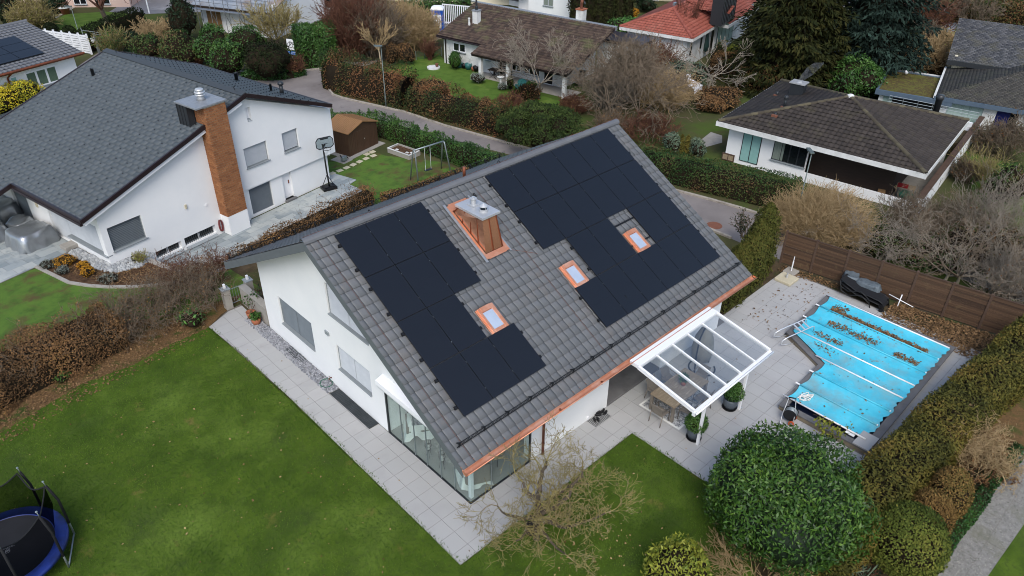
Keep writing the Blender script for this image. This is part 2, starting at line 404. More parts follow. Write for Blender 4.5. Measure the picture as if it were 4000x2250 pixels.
def twig_bush(name, label, cat, c, R, H, stems, lev, m='twig', r=.02, kids=2, ang=.5, curl=.14, up=.15, group=None, base_r=.25, leaves=None, rmin=.004, flare=.8, segs=3, shrink=.66):
    """many-stemmed bare shrub; leaves=(n, L, W, material) adds withered leaves on the twigs"""
    S = []; tips = []; c = np.array(c, float)
    for i in range(stems):
        a = rng.random()*2*PI; f = rng.random()**.5; b = np.array([math.cos(a)*base_r*f, math.sin(a)*base_r*f, 0]); o = flare*f*R/H
        d = np.array([math.cos(a)*o+rng.normal(0, .12), math.sin(a)*o+rng.normal(0, .12), 1.]); ln = H*rng.uniform(.4, .62)*(1.05-.25*f)
        grow(S, b, d, ln, r*rng.uniform(.6, 1.1), lev, kids, ang, curl, up, shrink, segs, rmin, tips)
    V, F, T = tubes(S); parts = [(V, F, T, 0)]; mats = [m]
    if leaves:
        n, L, W, lm = leaves; k = rng.integers(0, len(S), n); f = rng.random((n, 1)); A = np.array([s[0] for s in S])[k]; B = np.array([s[1] for s in S])[k]
        pc = A+(B-A)*f; v, ff, t = leaf_quads(pc, unit(rng.normal(size=(n, 3))+[0, 0, .6]), L, W, .6); parts.append((v, ff, t, 1)); mats.append(lm)
    V, F, T, M = merge(parts); V[:, 2] = np.maximum(V[:, 2], -.05)
    o = mesh_np(name, V, F, mats, None, T, midx=M); o.location = c
    return tag(o, label, cat, group)
def bare_tree(name, label, cat, c, H, R, trunk_h, r, lev=3, kids=3, ang=.65, curl=.16, up=.06, m='twig', tm='bark', group=None, limbs=5, rmin=.005, leaves=None, lean=(0, 0), shrink=.66, flare=1.0, multi=1):
    th = thing(name, label, cat, tuple(c), 0, group); S = []; TS = []
    for k in range(multi):
        p = np.array([rng.normal(0, .12*(multi > 1)), rng.normal(0, .12*(multi > 1)), -.05]); d = np.array([lean[0]+(rng.normal(0, .25) if multi > 1 else 0), lean[1]+(rng.normal(0, .25) if multi > 1 else 0), 1.]); n = 4; rr = r
        for i in range(n):
            d = d+np.append(rng.normal(0, .07, 2), 0); d /= np.linalg.norm(d); q = p+d*trunk_h/n; TS.append((p, q, rr, rr*.88)); p = q; rr *= .88
        for i in range(limbs):
            a = 2*PI*i/limbs+rng.normal(0, .3); o = flare*R/max(.5, (H-trunk_h))*rng.uniform(.6, 1.25); dd = np.array([math.cos(a)*o, math.sin(a)*o, rng.uniform(.6, 1.1)])
            grow(S, p-d*rng.uniform(0, trunk_h*.25), dd, math.hypot(R, H-trunk_h)*.5*rng.uniform(.8, 1.1), rr*.6, lev, kids, ang, curl, up, shrink, 3, rmin)
    V, F, T = tubes(TS, 8); mesh_np('trunk', V, F, tm, th, T, True)
    V, F, T = tubes(S, 4); parts = [(V, F, T, 0)]; mats = [m]
    if leaves:
        n, L, W, lm = leaves; k = rng.integers(0, len(S), n); A = np.array([s[0] for s in S])[k]; B = np.array([s[1] for s in S])[k]
        v, ff, t = leaf_quads(A+(B-A)*rng.random((n, 1)), unit(rng.normal(size=(n, 3))+[0, 0, .6]), L, W, .6); parts.append((v, ff, t, 1)); mats.append(lm)
    V, F, T, M = merge(parts); mesh_np('crown', V, F, mats, th, T, midx=M)
    return th
def conifer(name, label, cat, c, H, R, n, L, W, m, levels=26, droop=.35, group=None, bottom=.04, power=.8):
    """tall fir: trunk, whorls of drooping boughs hung with sprays"""
    th = thing(name, label, cat, tuple(c), 0, group); V, F, T = tubes([(np.array([0, 0, -.1]), np.array([0, 0, H*.97]), R*.07, .02)], 9); mesh_np('trunk', V, F, 'bark', th, T, True)
    S = []; P_ = []; D_ = []
    for i in range(levels):
        f = bottom+(1-bottom)*i/levels; z = H*f; rl = R*(1-f)**power*(1+.12*rng.normal()); k = max(5, int(9*(1-f)+4))
        for j in range(k):
            a = 2*PI*(j+rng.random()*.7)/k+i*.7; l = rl*rng.uniform(.7, 1.12); d = np.array([math.cos(a), math.sin(a), 0]); seg = 5; p = np.array([0, 0, z+rng.normal(0, .12)])
            for q in range(seg):
                t = (q+1)/seg; nx = np.array([0, 0, p[2]])*0+d*l*t+np.array([0, 0, z-droop*l*t*t+.12*l*max(0, t-.75)]); S.append((p, nx, .03*(1-t)+.012, .03*(1-t)+.008)); p = nx
                P_.append((nx, d, l*t))
    V, F, T = tubes(S, 3); pp = np.array([x[0] for x in P_]); dd = np.array([x[1] for x in P_]); rad = np.array([x[2] for x in P_]); w = rad+.25
    k = rng.choice(len(pp), n, p=w/w.sum()); side = np.stack([-dd[k][:, 1], dd[k][:, 0], np.zeros(n)], 1); off = rng.normal(0, .14, n)*(.5+rad[k])*1.0
    pc = pp[k]+side*off[:, None]+dd[k]*rng.normal(0, .12*R, n)[:, None]*.6+np.stack([np.zeros(n), np.zeros(n), -np.abs(rng.normal(0, .14, n))-.25*np.abs(off)], 1)
    tip = dd[k]*.9+side*np.sign(off)[:, None]*.6+np.array([0, 0, -.9]); nn = unit(dd[k]*.5+np.array([0, 0, 1.])+rng.normal(0, .3, (n, 3)))
    LV, LF, LT = leaf_quads(pc, nn, L, W, .35, 0, .4, .7, tip=tip); tt = np.linspace(.02, .97, 9); cv = np.array([(R*.5*(1-x)**power*math.cos(q), R*.5*(1-x)**power*math.sin(q), x*H-.3*R*(1-x)) for x in tt for q in np.linspace(0, 2*PI, 11)[:-1]]); cf = np.array([(i*10+j, i*10+(j+1) % 10, (i+1)*10+(j+1) % 10, (i+1)*10+j) for i in range(8) for j in range(10)])
    V, F, T, M = merge([(LV, LF, LT, 0), (V, F, T, 1), (cv, cf, .2, 1)])
    mesh_np('crown', V, F, [m, 'twig_dark'], th, T, midx=M); return th
def cone_tree(name, label, cat, c, H, R, n, L, W, m, group=None, shape=1.6, flat_top=.0, lump=.1):
    """column or cone of upright sprays"""
    z = rng.random(n)**.85; rr = R*(1-(z)**shape)**.6*(1+lump*np.sin(z*19+rng.random()*6)); a = rng.random(n)*2*PI
    rr = rr*(1+lump*nz(np.stack([np.cos(a)*2+c[0], np.sin(a)*2+c[1], z*H*1.2], 1), 1.5)); k = rr*(1-.25*rng.random(n)**2)
    p = np.stack([np.cos(a)*k, np.sin(a)*k, z*H], 1); nn = np.stack([np.cos(a), np.sin(a), .25+.5*z], 1)
    V, F, T = leaf_quads(p, unit(nn), L, W, .45, 1.2, .35, .5)
    t = np.linspace(0, 1, 8); ring = [[(R*.78*(1-x**shape)**.6*math.cos(q), R*.78*(1-x**shape)**.6*math.sin(q), x*H*.94) for q in np.linspace(0, 2*PI, 9)[:-1]] for x in t]
    cv = np.array(ring).reshape(-1, 3); cf = np.array([(i*8+j, i*8+(j+1) % 8, (i+1)*8+(j+1) % 8, (i+1)*8+j) for i in range(7) for j in range(8)])
    V, F, T, M = merge([(V, F, T, 0), (cv, cf, .2, 1)]); o = mesh_np(name, V, F, [m, 'twig_dark'], None, T, midx=M); o.location = tuple(c); return tag(o, label, cat, group)
def scatter_leaves(name, polys, z, n, L, W, m, kind='stuff', zj=.02):
    """loose dead leaves lying on a surface; polys are (polygon, weight)"""
    C = []
    for poly, wgt in polys:
        xs = np.array(poly); lo = xs.min(0); hi = xs.max(0); k = int(n*wgt); q = lo+(hi-lo)*rng.random((k*3, 2)); ins = np.zeros(len(q), bool)
        for i in range(len(xs)):
            a, b = xs[i-1], xs[i]; cnd = ((a[1] > q[:, 1]) != (b[1] > q[:, 1])); ins ^= cnd & (q[:, 0] < (b[0]-a[0])*(q[:, 1]-a[1])/(b[1]-a[1]+1e-12)+a[0])
        C.append(q[ins][:k])
    q = np.concatenate(C); c = np.concatenate([q, np.full((len(q), 1), z)+rng.random((len(q), 1))*zj], 1)
    V, F, T = leaf_quads(c, np.tile([0, 0, 1.], (len(c), 1)), L, W, .35, 0, .6, .3); o = mesh_np(name, V, F, m, None, T)
    return tag(o, kind=kind)
# ================================================================== materials
mat('white_wall', ['e6e7e6', 'dfe1e1'], scale=.7, rough=.9, bump=(60, .12), spec=.2)
mat('white_trim', ['e4e5e6'], rough=.45)
mat('white_aged', ['d9dad8', 'b9bab6'], scale=1.2, rough=.8, spec=.2, patch=('8f918c', 2.2, .58, .8))
mat('cream_wall', ['d8d0b8', 'cfc6ac'], scale=.6, rough=.9)
mat('pink_wall', ['d3b9ab', 'cbb0a2'], scale=.5, rough=.9)
mat('grey_trim', ['63696c', '5c6265'], rough=.5)
mat('grey_sill', ['8d9497', '858c8f'], rough=.4)
mat('dark_frame', ['2b2e31'], rough=.4)
mat('blind', ['b3b8bb', 'a9aeb2'], rough=.45)
mat('blind_light', ['c3c8ca', 'bac0c2'], rough=.45)
mat('blind_dark', ['6c7377', '646b6f'], rough=.45)
mat('tile_grey', ['5d5f61', '616365', '666768'], attr=True, rough=.55, patches=[('686461', 1.3, .55, .75)], bump=(25, .08))
mat('ridge_grey', ['5d5f63', '646669'], attr=True, rough=.55)
mat('slate', ['464c4f', '494f52', '4c5255'], attr=True, rough=.6, patches=[('4f5558', .5, .5, .8)], bump=(30, .1))
mat('slate_cut', ['3a3f42'], rough=.6)
mat('copper_brown', ['33282a', '2b2224'], scale=2, rough=.4, metal=.3)
mat('copper', ['dd9c7c', 'd48d6b', 'e6b094'], scale=1.4, rough=.36, metal=.55, spec=.5)
mat('copper_mirror', ['d19a7c', 'c48a6a'], scale=.8, rough=.16, metal=.8)
mat('copper_seam', ['8a5038'], rough=.4, metal=.8)
mat('copper_dull', ['8c5138', '7b4630', '6a4436'], scale=3, rough=.5, metal=.5)
mat('steel', ['c2c4c5', 'b6b8ba'], rough=.4, metal=.45)
mat('chrome', ['dfe2e4'], rough=.4, metal=.55)
mat('lamp_post', ['59635f', '66706c'], scale=4, rough=.5, metal=.4)
mat('galv', ['8e9698', '9ba3a5'], scale=4, rough=.45, metal=.6)
mat('lead', ['9a9ea2', '85898d'], scale=6, rough=.5, metal=.4)
mat('panel', ['12151b', '14171d'], scale=.6, rough=.3, spec=.5)
mat('panel_line', ['14171d'], rough=.5)
mat('black', ['0b0b0d'], rough=.5)
mat('black_cloth', ['111215', '17181b'], scale=8, rough=.85)
mat('iron', ['15181a'], rough=.5)
mat('paver', ['a3a3a1', 'a5a5a3', 'a8a7a5'], attr=True, rough=.75, patches=[('9c9b9a', .8, .5, .78), ('908d88', 2.6, .68, .88)], bump=(40, .08), spec=.3)
mat('joint', ['6b6660'], rough=.9)
mat('stone_slab', ['7b8486', '889092', '969d9d', 'a3a7a4'], attr=True, rough=.6, patches=[('aeb1ac', .6, .5, .75), ('70797b', 2.5, .55, .8)], bump=(18, .1))
mat('kerb', ['8d867c', '9d968b', '7d776e'], scale=2, rough=.9, bump=(20, .3))
mat('asphalt', ['6f6966', '7a7471', '837d79'], scale=.35, rough=.92, patches=[('605b58', 1.7, .6, .8), ('8d8783', .25, .5, .75)], bump=(120, .25), spec=.25)
mat('asphalt_grey', ['6a6c70', '787a7e'], scale=.4, rough=.9, patch=('8d8f92', .5, .5, .7), bump=(120, .2))
mat('concrete_path', ['6c6b66', '7c7a74', '888681'], scale=6, rough=.95, patches=[('9a978c', 22, .56, .66), ('55544c', 17, .58, .68), ('6b6a58', .8, .5, .75)], bump=(60, .5))
mat('concrete', ['8f8b83', '9d9991'], scale=3, rough=.9, bump=(30, .2))
mat('coping', ['5e5d5d', '6b6a69'], scale=2.5, rough=.7, patch=('4c4b4a', 1.5, .55, .8))
mat('pool_wall', ['7d7361', '8d826e'], scale=4, rough=.9, patch=('4f4a3a', 2, .55, .75))
mat('lawn', ['384b16', '445919', '52661f'], scale=1.1, detail=9, rough=.95, patches=[('60752d', .33, .5, .68), ('33431e', .55, .54, .72), ('76693a', .9, .62, .75), ('3c4a22', 9, .5, .75)], bump=(55, .9), spec=.15)
mat('lawn_far', ['435a22', '4e6828', '566e2e'], scale=1.2, detail=9, rough=.95, patches=[('6e7a3c', .5, .58, .75), ('4c4a2a', 1.5, .62, .78)], bump=(40, .8), spec=.15)
mat('lawn_brown', ['3d5224', '4f6a2b', '55702c'], scale=1.4, detail=9, rough=.95, patches=[('54492f', .9, .5, .64), ('44602a', 4, .55, .7)], bump=(45, .8), spec=.15)
mat('earth', ['3b3428', '4a4030', '55493a'], scale=1.5, detail=9, rough=1, patches=[('3c4526', .7, .45, .65), ('5a4a36', 6, .55, .7)], bump=(30, 1), spec=.1)
mat('far_ground', ['3a4427', '4a4a30', '55503a'], scale=.25, detail=9, rough=1, patches=[('465a26', .12, .5, .65), ('4c4233', .5, .55, .7)], bump=(12, 1), spec=.1)
mat('mulch', ['3f3025', '523f30', '66503c'], scale=9, detail=8, rough=1, patches=[('7a6148', 14, .58, .68), ('33271e', 5, .5, .7)], bump=(35, 1.2), spec=.1)
mat('litter', ['5a4630', '6e563a', '4a3a29'], scale=10, detail=8, rough=1, patches=[('84684a', 18, .57, .66), ('3d4a22', 1.4, .5, .66)], bump=(40, 1), spec=.1)
mat('pebble', ['6d6f74', '83858a', '9c9da0', '57595e'], attr=True, rough=.7)
mat('pebble_white', ['7f8284', '989b9c', 'a9abaa'], attr=True, rough=.8)
mat('gravel_bed', ['55554f', '6e6e69', '85847e'], scale=25, rough=.95, bump=(40, 1))
mat('grass', ['2f4a13', '3e5c17', '4c6b1c', '627a28'], attr=True, rough=.8, spec=.2)
mat('dead_leaf', ['54422f', '6e5639', '866a4b', '493626'], attr=True, rough=.85, spec=.2)
mat('dead_leaf_pale', ['7d6543', '9a8159', 'b39a70', '5c4529'], attr=True, rough=.85, spec=.2)
mat('bark', ['4a4238', '5a5044', '3c352c'], attr=True, rough=.95, bump=(25, .8))
mat('bark_grey', ['75705f', '847e6c', '635e50'], attr=True, rough=.95, bump=(25, .8))
mat('twig', ['685c4e', '7a6d5d', '564b3f'], attr=True, rough=.95, spec=.1)
mat('twig_grey', ['7d7569', '8f8679', '676056'], attr=True, rough=.95, spec=.1)
mat('twig_tan', ['9a8461', 'ad9772', '856f50'], attr=True, rough=.95, spec=.1)
mat('twig_moss', ['857b4c', '9b905c', '6f6245', 'a3977a'], attr=True, rough=.95, spec=.1)
mat('twig_red', ['5b4036', '6d4b3c', '4a352d'], attr=True, rough=.95, spec=.1)
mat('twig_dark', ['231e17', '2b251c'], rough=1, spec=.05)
mat('leaf_laurel', ['1e370e', '2b4a15', '3b5b1c', '506c26'], attr=True, rough=.5, spec=.35)
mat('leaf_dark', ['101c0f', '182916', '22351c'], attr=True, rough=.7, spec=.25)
mat('leaf_green', ['1c3413', '2a4a1b', '3c5c24', '4c6a2c'], attr=True, rough=.55, spec=.3)
mat('leaf_bright', ['26461a', '38602a', '4f7a36', '628b42'], attr=True, rough=.5, spec=.35)
mat('leaf_yellow', ['4b5a1c', '6a7526', '84862e', '5d6d28'], attr=True, rough=.6, spec=.3)
mat('leaf_beech', ['4a3826', '5f4a31', '77593c', '87683f'], attr=True, rough=.85, spec=.15)
mat('leaf_mix', ['24361a', '33441f', '4d4427', '6a4a2f', '7c573a'], attr=True, rough=.75, spec=.2)
mat('leaf_mixgreen', ['1d3317', '28441c', '3a5024', '4a4a28', '5e4630'], attr=True, rough=.7, spec=.2)
mat('thuja', ['35371a', '4a4a20', '5d5826', '6b5a2c'], attr=True, rough=.8, spec=.15)
mat('thuja_green', ['2a2f14', '3a4019', '474a1e', '544d22'], attr=True, rough=.8, spec=.15)
mat('spruce', ['14190d', '20260f', '2e3015', '3d3a1b'], attr=True, rough=.85, spec=.12)
mat('spruce_blue', ['121c18', '1b2822', '26352d', '30423a'], attr=True, rough=.85, spec=.12)
mat('pine', ['1d2917', '2b3a1c', '3c4b23', '525f31'], attr=True, rough=.8, spec=.15)
mat('yew', ['12190d', '1b2411', '252d16'], attr=True, rough=.85, spec=.12)
mat('ivy', ['16300f', '234417', '34581f'], attr=True, rough=.55, spec=.3)
mat('heath_orange', ['8a5a18', 'a8741f', 'b88a2c', '6e4a1c'], attr=True, rough=.85, spec=.15)
mat('forsythia', ['b09f24', 'c9b432', '9a9a30', '7d8a30'], attr=True, rough=.8, spec=.2)
mat('lavender', ['5d6560', '737b74', '848b82', '4c544c'], attr=True, rough=.9, spec=.15)
mat('ball_brown', ['4d3a22', '66502e', '7b6239', '55502a'], attr=True, rough=.9, spec=.12)
mat('ball_olive', ['33401a', '465220', '5a6328', '6d6d30'], attr=True, rough=.85, spec=.15)
mat('wood_brown', ['46352a', '524034', '3d2e25'], scale=2, stretch=(1, 1, 9), rough=.85, bump=(30, .3))
mat('fence_wood', ['4b3829', '5a4432', '3d2d21'], attr=True, rough=.85, patches=[('6b5c40', 3, .6, .8)], bump=(30, .3))
mat('table_wood', ['9d8d78', '87775f', 'b0a18c'], scale=2, stretch=(1.2, 9, 1), rough=.6)
mat('taupe', ['7d766c', '736c62'], rough=.7)
mat('shed_wall', ['4b392c', '533f31'], scale=1, rough=.45, metal=.2)
mat('shed_roof', ['8b6844', '94714c'], scale=1, rough=.5, metal=.1)
mat('brick', ['8a5a38', '95643f', '7d5032', '9f6e48'], attr=True, rough=.9, bump=(30, .3))
mat('mortar', ['b8a48c'], rough=1)
mat('pool_cover', ['3fb0c8', '48bbd2', '58c6dc'], scale=1.3, rough=.5, patches=[('77a2a8', .8, .5, .72), ('7b8a84', 3.5, .6, .74)], bump=(60, .1), spec=.4)
mat('pool_dark', ['0c1222'], rough=.3)
mat('silver_cloth', ['a7abae', '9a9ea1'], rough=.3, metal=.75, bump=(2.2, .6))
mat('blue_pad', ['17265e', '1b2f74', '131f48'], scale=1.1, rough=.5, patch=('4a4f66', 2.5, .62, .8))
mat('juniper', ['33453a', '47584a', '5c6b58', '6d7a62'], attr=True, rough=.8, spec=.15)
mat('cypress', ['1a1e10', '252a14', '333419'], attr=True, rough=.85, spec=.12)
mat('birch_bark', ['b8a98e', 'a08e72', 'c8bda6'], attr=True, rough=.8)
mat('tramp_mat', ['1a1b1e', '212226'], scale=1.5, rough=.75)
mat('terracotta', ['8e543a', '9d6145'], rough=.8)
mat('zinc_pot', ['4c545c', '5c646c'], scale=3, rough=.5, metal=.3)
mat('teal_pot', ['2b5d5c', '356b69'], rough=.4)
mat('tile_brown', ['352b25', '40332c', '4b3d34', '54463c'], attr=True, rough=.85, patches=[('57583a', .7, .54, .7), ('6b6150', 3.2, .6, .75)], bump=(25, .2))
mat('tile_dark', ['2b2623', '332d29', '3a3430'], attr=True, rough=.85, patches=[('3f3a2d', .9, .55, .75), ('6d685e', 5, .72, .8)], bump=(25, .2))
mat('tile_darkcap', ['3d372d', '4a4436', '57513f'], attr=True, rough=.9)
mat('tile_red', ['8a4a3c', '945345', '7e4235'], attr=True, rough=.8, patches=[('9c6153', .6, .5, .75)], bump=(25, .15))
mat('tile_far', ['3f434b', '4a4e56', '535760'], attr=True, rough=.65)
mat('slate_old', ['34363b', '3f4145', '4a4b4e', '56575a'], attr=True, rough=.85, patches=[('6b6c68', 4.5, .6, .72), ('4c4b40', .8, .5, .7)], bump=(25, .3))
mat('slate_moss', ['33322f', '3d3b37', '474540'], attr=True, rough=.9, patches=[('8e918d', 5.5, .69, .74), ('46463a', 1, .5, .7)], bump=(25, .3))
mat('moss', ['4c4a1c', '5c5a22', '45361f', '6a6526'], scale=2.5, detail=9, rough=1, bump=(20, 1))
mat('fascia_blue', ['4a5968', '52616f'], rough=.5)
mat('navy', ['141b52'], rough=.4)
mat('dark_wood', ['2a211c', '35291f'], scale=2, stretch=(1, 1, 8), rough=.8)
mat('window_dark', ['14181a', '1b2022'], scale=1.5, rough=.08, spec=.6)
mat('curtain', ['8a938a', '6c766c', '98a098'], scale=4, stretch=(9, 9, .3), rough=.3)
mat('curtain_green', ['4d5f50', '5d6f5e', '405042'], scale=4, stretch=(9, 9, .3), rough=.2)
mat('curtain_teal', ['7fa8a3', '8ab2ad'], rough=.15)
mat('curtain_pale', ['8fa59d', 'a2b6ae', '7d938b'], scale=3, stretch=(6, 6, .3), rough=.2)
mat('skylight_glass', ['9aa7b8', 'a8b4c3'], scale=2, rough=.05, spec=.9, coat=.5)
mat('cloth_white', ['dcdcd8', 'cfcfca'], scale=3, rough=.95)
mat('cloth_check', ['4a4c52', '8a8c90'], scale=16, detail=0, rough=.95)
mat('rug', ['d2d2d0', '5f6266', 'cfcfcd', '6e7276'], scale=7, detail=3, rough=1)
mat('rug_in', ['a8a7a2', '96958f', 'b8b7b2'], scale=6, rough=1)
mat('cushion_red', ['5d1f2b'], rough=.9)
mat('floor_tile', ['8b8b88', '93938f'], scale=1, rough=.4)
mat('sand_slab', ['b3ab92', 'bfb79e'], scale=3, rough=.85)
mat('toilet_blue', ['14479c', '1a51ab'], rough=.35)
mat('sign_blue', ['1c5fa8'], rough=.4)
mat('ink', ['101114'], rough=.6)
mat('label_white', ['e2e4e6'], rough=.5)
mat('label_grey', ['8c8f94'], rough=.6)
mat('orange_plastic', ['b4512c'], rough=.5)
mat('red_cloth', ['8c1a1e'], rough=.8)
mat('cardboard', ['8a6c48'], rough=.9)
mat('green_plastic', ['2c5e4c'], rough=.5)
mat('green_cover', ['1b3432', '223d3a'], scale=4, rough=.6)
mat('far_pool', ['1a86c4', '2394cf'], scale=1, rough=.15)
mat('awning', ['c6b273', 'ddd3b0'], scale=5, stretch=(6, .01, .01), rough=.9)
mat('scaffold', ['9a9da0', '85888b'], scale=4, rough=.4, metal=.6)
mat('roof_felt', ['77808a', '8d949b', '7d6a5c'], scale=.4, rough=.7)
mat('rust', ['6d4535', '7a4f3c'], scale=5, rough=.9)
mat('egg_cover', ['8d8a80', '7d7a70'], scale=3, rough=.9)
mat('hose_red', ['5c2626', '6d3030'], rough=.6)
glass('glass_clear', (.9, .96, .95), .08)
glass('glass_roof', (.97, .985, .985), .13)
glass('net', (.30, .31, .33), .0, .9)
glass('backboard', (.72, .78, .80), .12)
glass('balcony_glass', (.75, .87, .86), .18)

# ================================================================== setting
sheet('ground', [(-150, -150), (320, -150), (320, 320), (-150, 320)], GB-.004, 'far_ground')
# raised garden plot of the main house (upper level, z = 0) as a terrain block with its banks
_plot = [(-60, -70), (60, -70), (60, -13.5), (40, -13.5), (22.4, -9.6), (22.0, -8.2), (20.25, .9), (20.2, 2.1), (16.2, 9.5), (15.2, 15.2), (5, 15.8), (1.2, 18.6), (.15, 19.4), (-1.1, 19.4), (-1.85, 22.5), (-2.5, 22.4), (-4.6, 33), (-7, 45), (-60, 45)]
_mb = MB(); _mb.prism(_plot, -2.2, -.006); tag(_mb.build('terrain', 'earth'), kind='structure')
LAWN = [(-30, -40), (24, -40), (24, -13), (10, -11.2), (2.5, -9.5), (4.5, -7.2), (6.14, -4.9), (6.14, -1.5), (-1.68, -1.5), (-1.6, 6), (-1.72, 11.8), (-1.85, 14.35), (-3.4, 14.3), (-5, 14.0), (-6.8, 14.2), (-9.7, 13.4), (-30, 13)]
sheet('lawn', LAWN, 0.0, 'lawn')
sheet('lawn', [(-30, 25), (-5.6, 24.1), (-4.95, 21.8), (-3.85, 20.2), (-2.3, 18.9), (-1.4, 18.4), (-.4, 18.1), (.9, 18.0), (1.2, 15.5), (-2, 16.2), (-5, 17.2), (-12, 18.4), (-30, 20)], 0.0, 'lawn_brown')
sheet('planting_bed', [(-30, 13), (-9.7, 13.4), (-6.8, 14.2), (-5, 14.0), (-3.4, 14.3), (-1.85, 14.35), (-1.0, 14.9), (.2, 15.2), (1.2, 15.5), (-2, 16.2), (-5, 17.2), (-12, 18.4), (-30, 20)], -.001, 'litter')
sheet('planting_bed', [(-5.45, 24.15), (-4.83, 21.85), (-3.75, 20.35), (-2.2, 19.1), (-1.3, 18.6), (-.3, 18.35), (1.0, 18.3), (.2, 19.35), (-1.1, 19.4), (-1.85, 22.4), (-3.0, 21.9), (-3.45, 24.4)], .004, 'mulch')
# edging kerb of the neighbour's bed
_mb = MB(); _e = [(-5.55, 24.2), (-4.9, 21.75), (-4.35, 20.9), (-3.8, 20.25), (-3.0, 19.5), (-2.2, 18.98), (-1.35, 18.48), (-.4, 18.22), (1.0, 18.15)]
for a, b in zip(_e, _e[1:]): _mb.bar((*a, .03), (*b, .03), .16, .1)
tag(_mb.build('kerb', 'concrete', bevel=.01), kind='structure')
# pavings of the main plot
sheet('paving_base', [(-1.68, -1.48), (6.12, -1.48), (6.12, -7.6), (19.9, -7.8), (19.9, .35), (14.3, .35), (14.3, 0.95), (0, .95), (-.1, 15), (-.7, 14.95), (-1.8, 14.35), (-1.6, 8)], .006, 'joint')
paving('terrace_paving', [[(-1.68, -1.48), (6.12, -1.48), (6.12, -7.6), (10.95, -7.6), (10.95, -4.35), (14.2, -4.25), (15.1, -2.15), (18.9, -2.0), (19.1, -7.2), (19.9, -7.8), (19.75, .4), (14.4, .3), (14.4, 0), (0, 0), (-.03, 4.88), (-.42, 4.88), (-.47, 13.8), (-.12, 14.0), (-.1, 14.85), (-.7, 14.85), (-1.82, 14.35), (-1.66, 11.8), (-1.6, 8)], [(10.95, -7.5), (19.15, -7.3), (19.9, -7.75), (19.9, -8.15), (10.95, -8.0)]], .02, 'paver', (.602, .606), (-1.062, -.47), .01)
# gravel strip along the gable
sheet('gravel_strip', [(-.45, 7.4), (0.05, 7.4), (0.02, 13.6), (-.5, 13.8)], .012, 'gravel_bed')
def pebbles(name, polys, z, n, r, m):
    C = []
    for poly in polys:
        xs = np.array(poly); lo, hi = xs.min(0), xs.max(0); q = lo+(hi-lo)*rng.random((n*3, 2)); ins = np.zeros(len(q), bool)
        for i in range(len(xs)):
            a, b = xs[i-1], xs[i]; ins ^= ((a[1] > q[:, 1]) != (b[1] > q[:, 1])) & (q[:, 0] < (b[0]-a[0])*(q[:, 1]-a[1])/(b[1]-a[1]+1e-12)+a[0])
        C.append(q[ins][:n])
    q = np.concatenate(C); N = len(q); base = np.array([(math.cos(a)*c, math.sin(a)*c, s) for s, c in ((-.3, .8), (.35, .85), (.8, .35)) for a in np.linspace(0, 2*PI, 7)[:-1]]+[(0, 0, .9)])
    sc = rng.uniform(.5, 1.25, (N, 1, 1))*r*rng.uniform(.7, 1.2, (N, 1, 3)); an = rng.random(N)*6.3; v = base[None]*sc
    x = v[..., 0]*np.cos(an)[:, None]-v[..., 1]*np.sin(an)[:, None]; y = v[..., 0]*np.sin(an)[:, None]+v[..., 1]*np.cos(an)[:, None]
    V = np.stack([x+q[:, 0:1], y+q[:, 1:2], v[..., 2]+z+rng.random((N, 1))*r*.4], -1).reshape(-1, 3)
    f = [(i*6+j, i*6+(j+1) % 6, (i+1)*6+(j+1) % 6, (i+1)*6+j) for i in range(2) for j in range(6)]+[(12+j, 12+(j+1) % 6, 18, 18) for j in range(6)]
    tri = [(a, b, c) for a, b, c, d in f]+[(a, c, d) for a, b, c, d in f if c != d]
    F = (np.arange(N)[:, None, None]*19+np.array(tri)[None]).reshape(-1, 3)
    return tag(mesh_np(name, V, F, m, None, rng.random(N).repeat(19), True), kind='stuff')
pebbles('gravel', [[(-.46, 7.45), (-.02, 7.45), (-.02, 13.6), (-.52, 13.75)]], .02, 2600, .05, 'pebble')
pebbles('white_stones', [[(-2.95, 21.9), (-3.6, 24.6), (-4.05, 24.5), (-3.5, 21.9), (-3.0, 21.2), (-2.0, 20.95), (-1.1, 21.7), (-1.6, 22.3)]], .0, 900, .1, 'pebble_white')
# streets (lower level)
ROAD = [(15.2, 45.6), (14.5, 39), (15.2, 34.2), (16.9, 31.2), (18.7, 27.3), (20.6, 21.7), (21.8, 17.0), (22.1, 12), (22.05, 6), (22.0, 1.6), (25.9, 1.6), (25.4, 6), (25.0, 8), (24.3, 10.9), (23.4, 15.5), (22.3, 21.0), (21.0, 27), (20.6, 31), (19.3, 35), (18.8, 37.1), (19.2, 38.9), (20.0, 39.9), (22.1, 41.6), (26.5, 42.4), (30.7, 43.2), (35.2, 44.4), (40, 45.6), (44, 48), (42, 51.5), (36.5, 48.4), (31, 46.6), (26, 45.3), (22.2, 43.5), (20.2, 44.2), (18.0, 45.2), (16.6, 46.3), (15.9, 47.2)]
sheet('road', ROAD, GB+.004, 'asphalt')
sheet('road', [(2, 52), (7.5, 58.5), (9.8, 61.0), (11.5, 59.5), (13.2, 54), (14.8, 49.5), (15.9, 47.2), (15.2, 45.6), (14, 44), (10, 46), (5, 48)], GB+.003, 'asphalt')
_mb = MB()
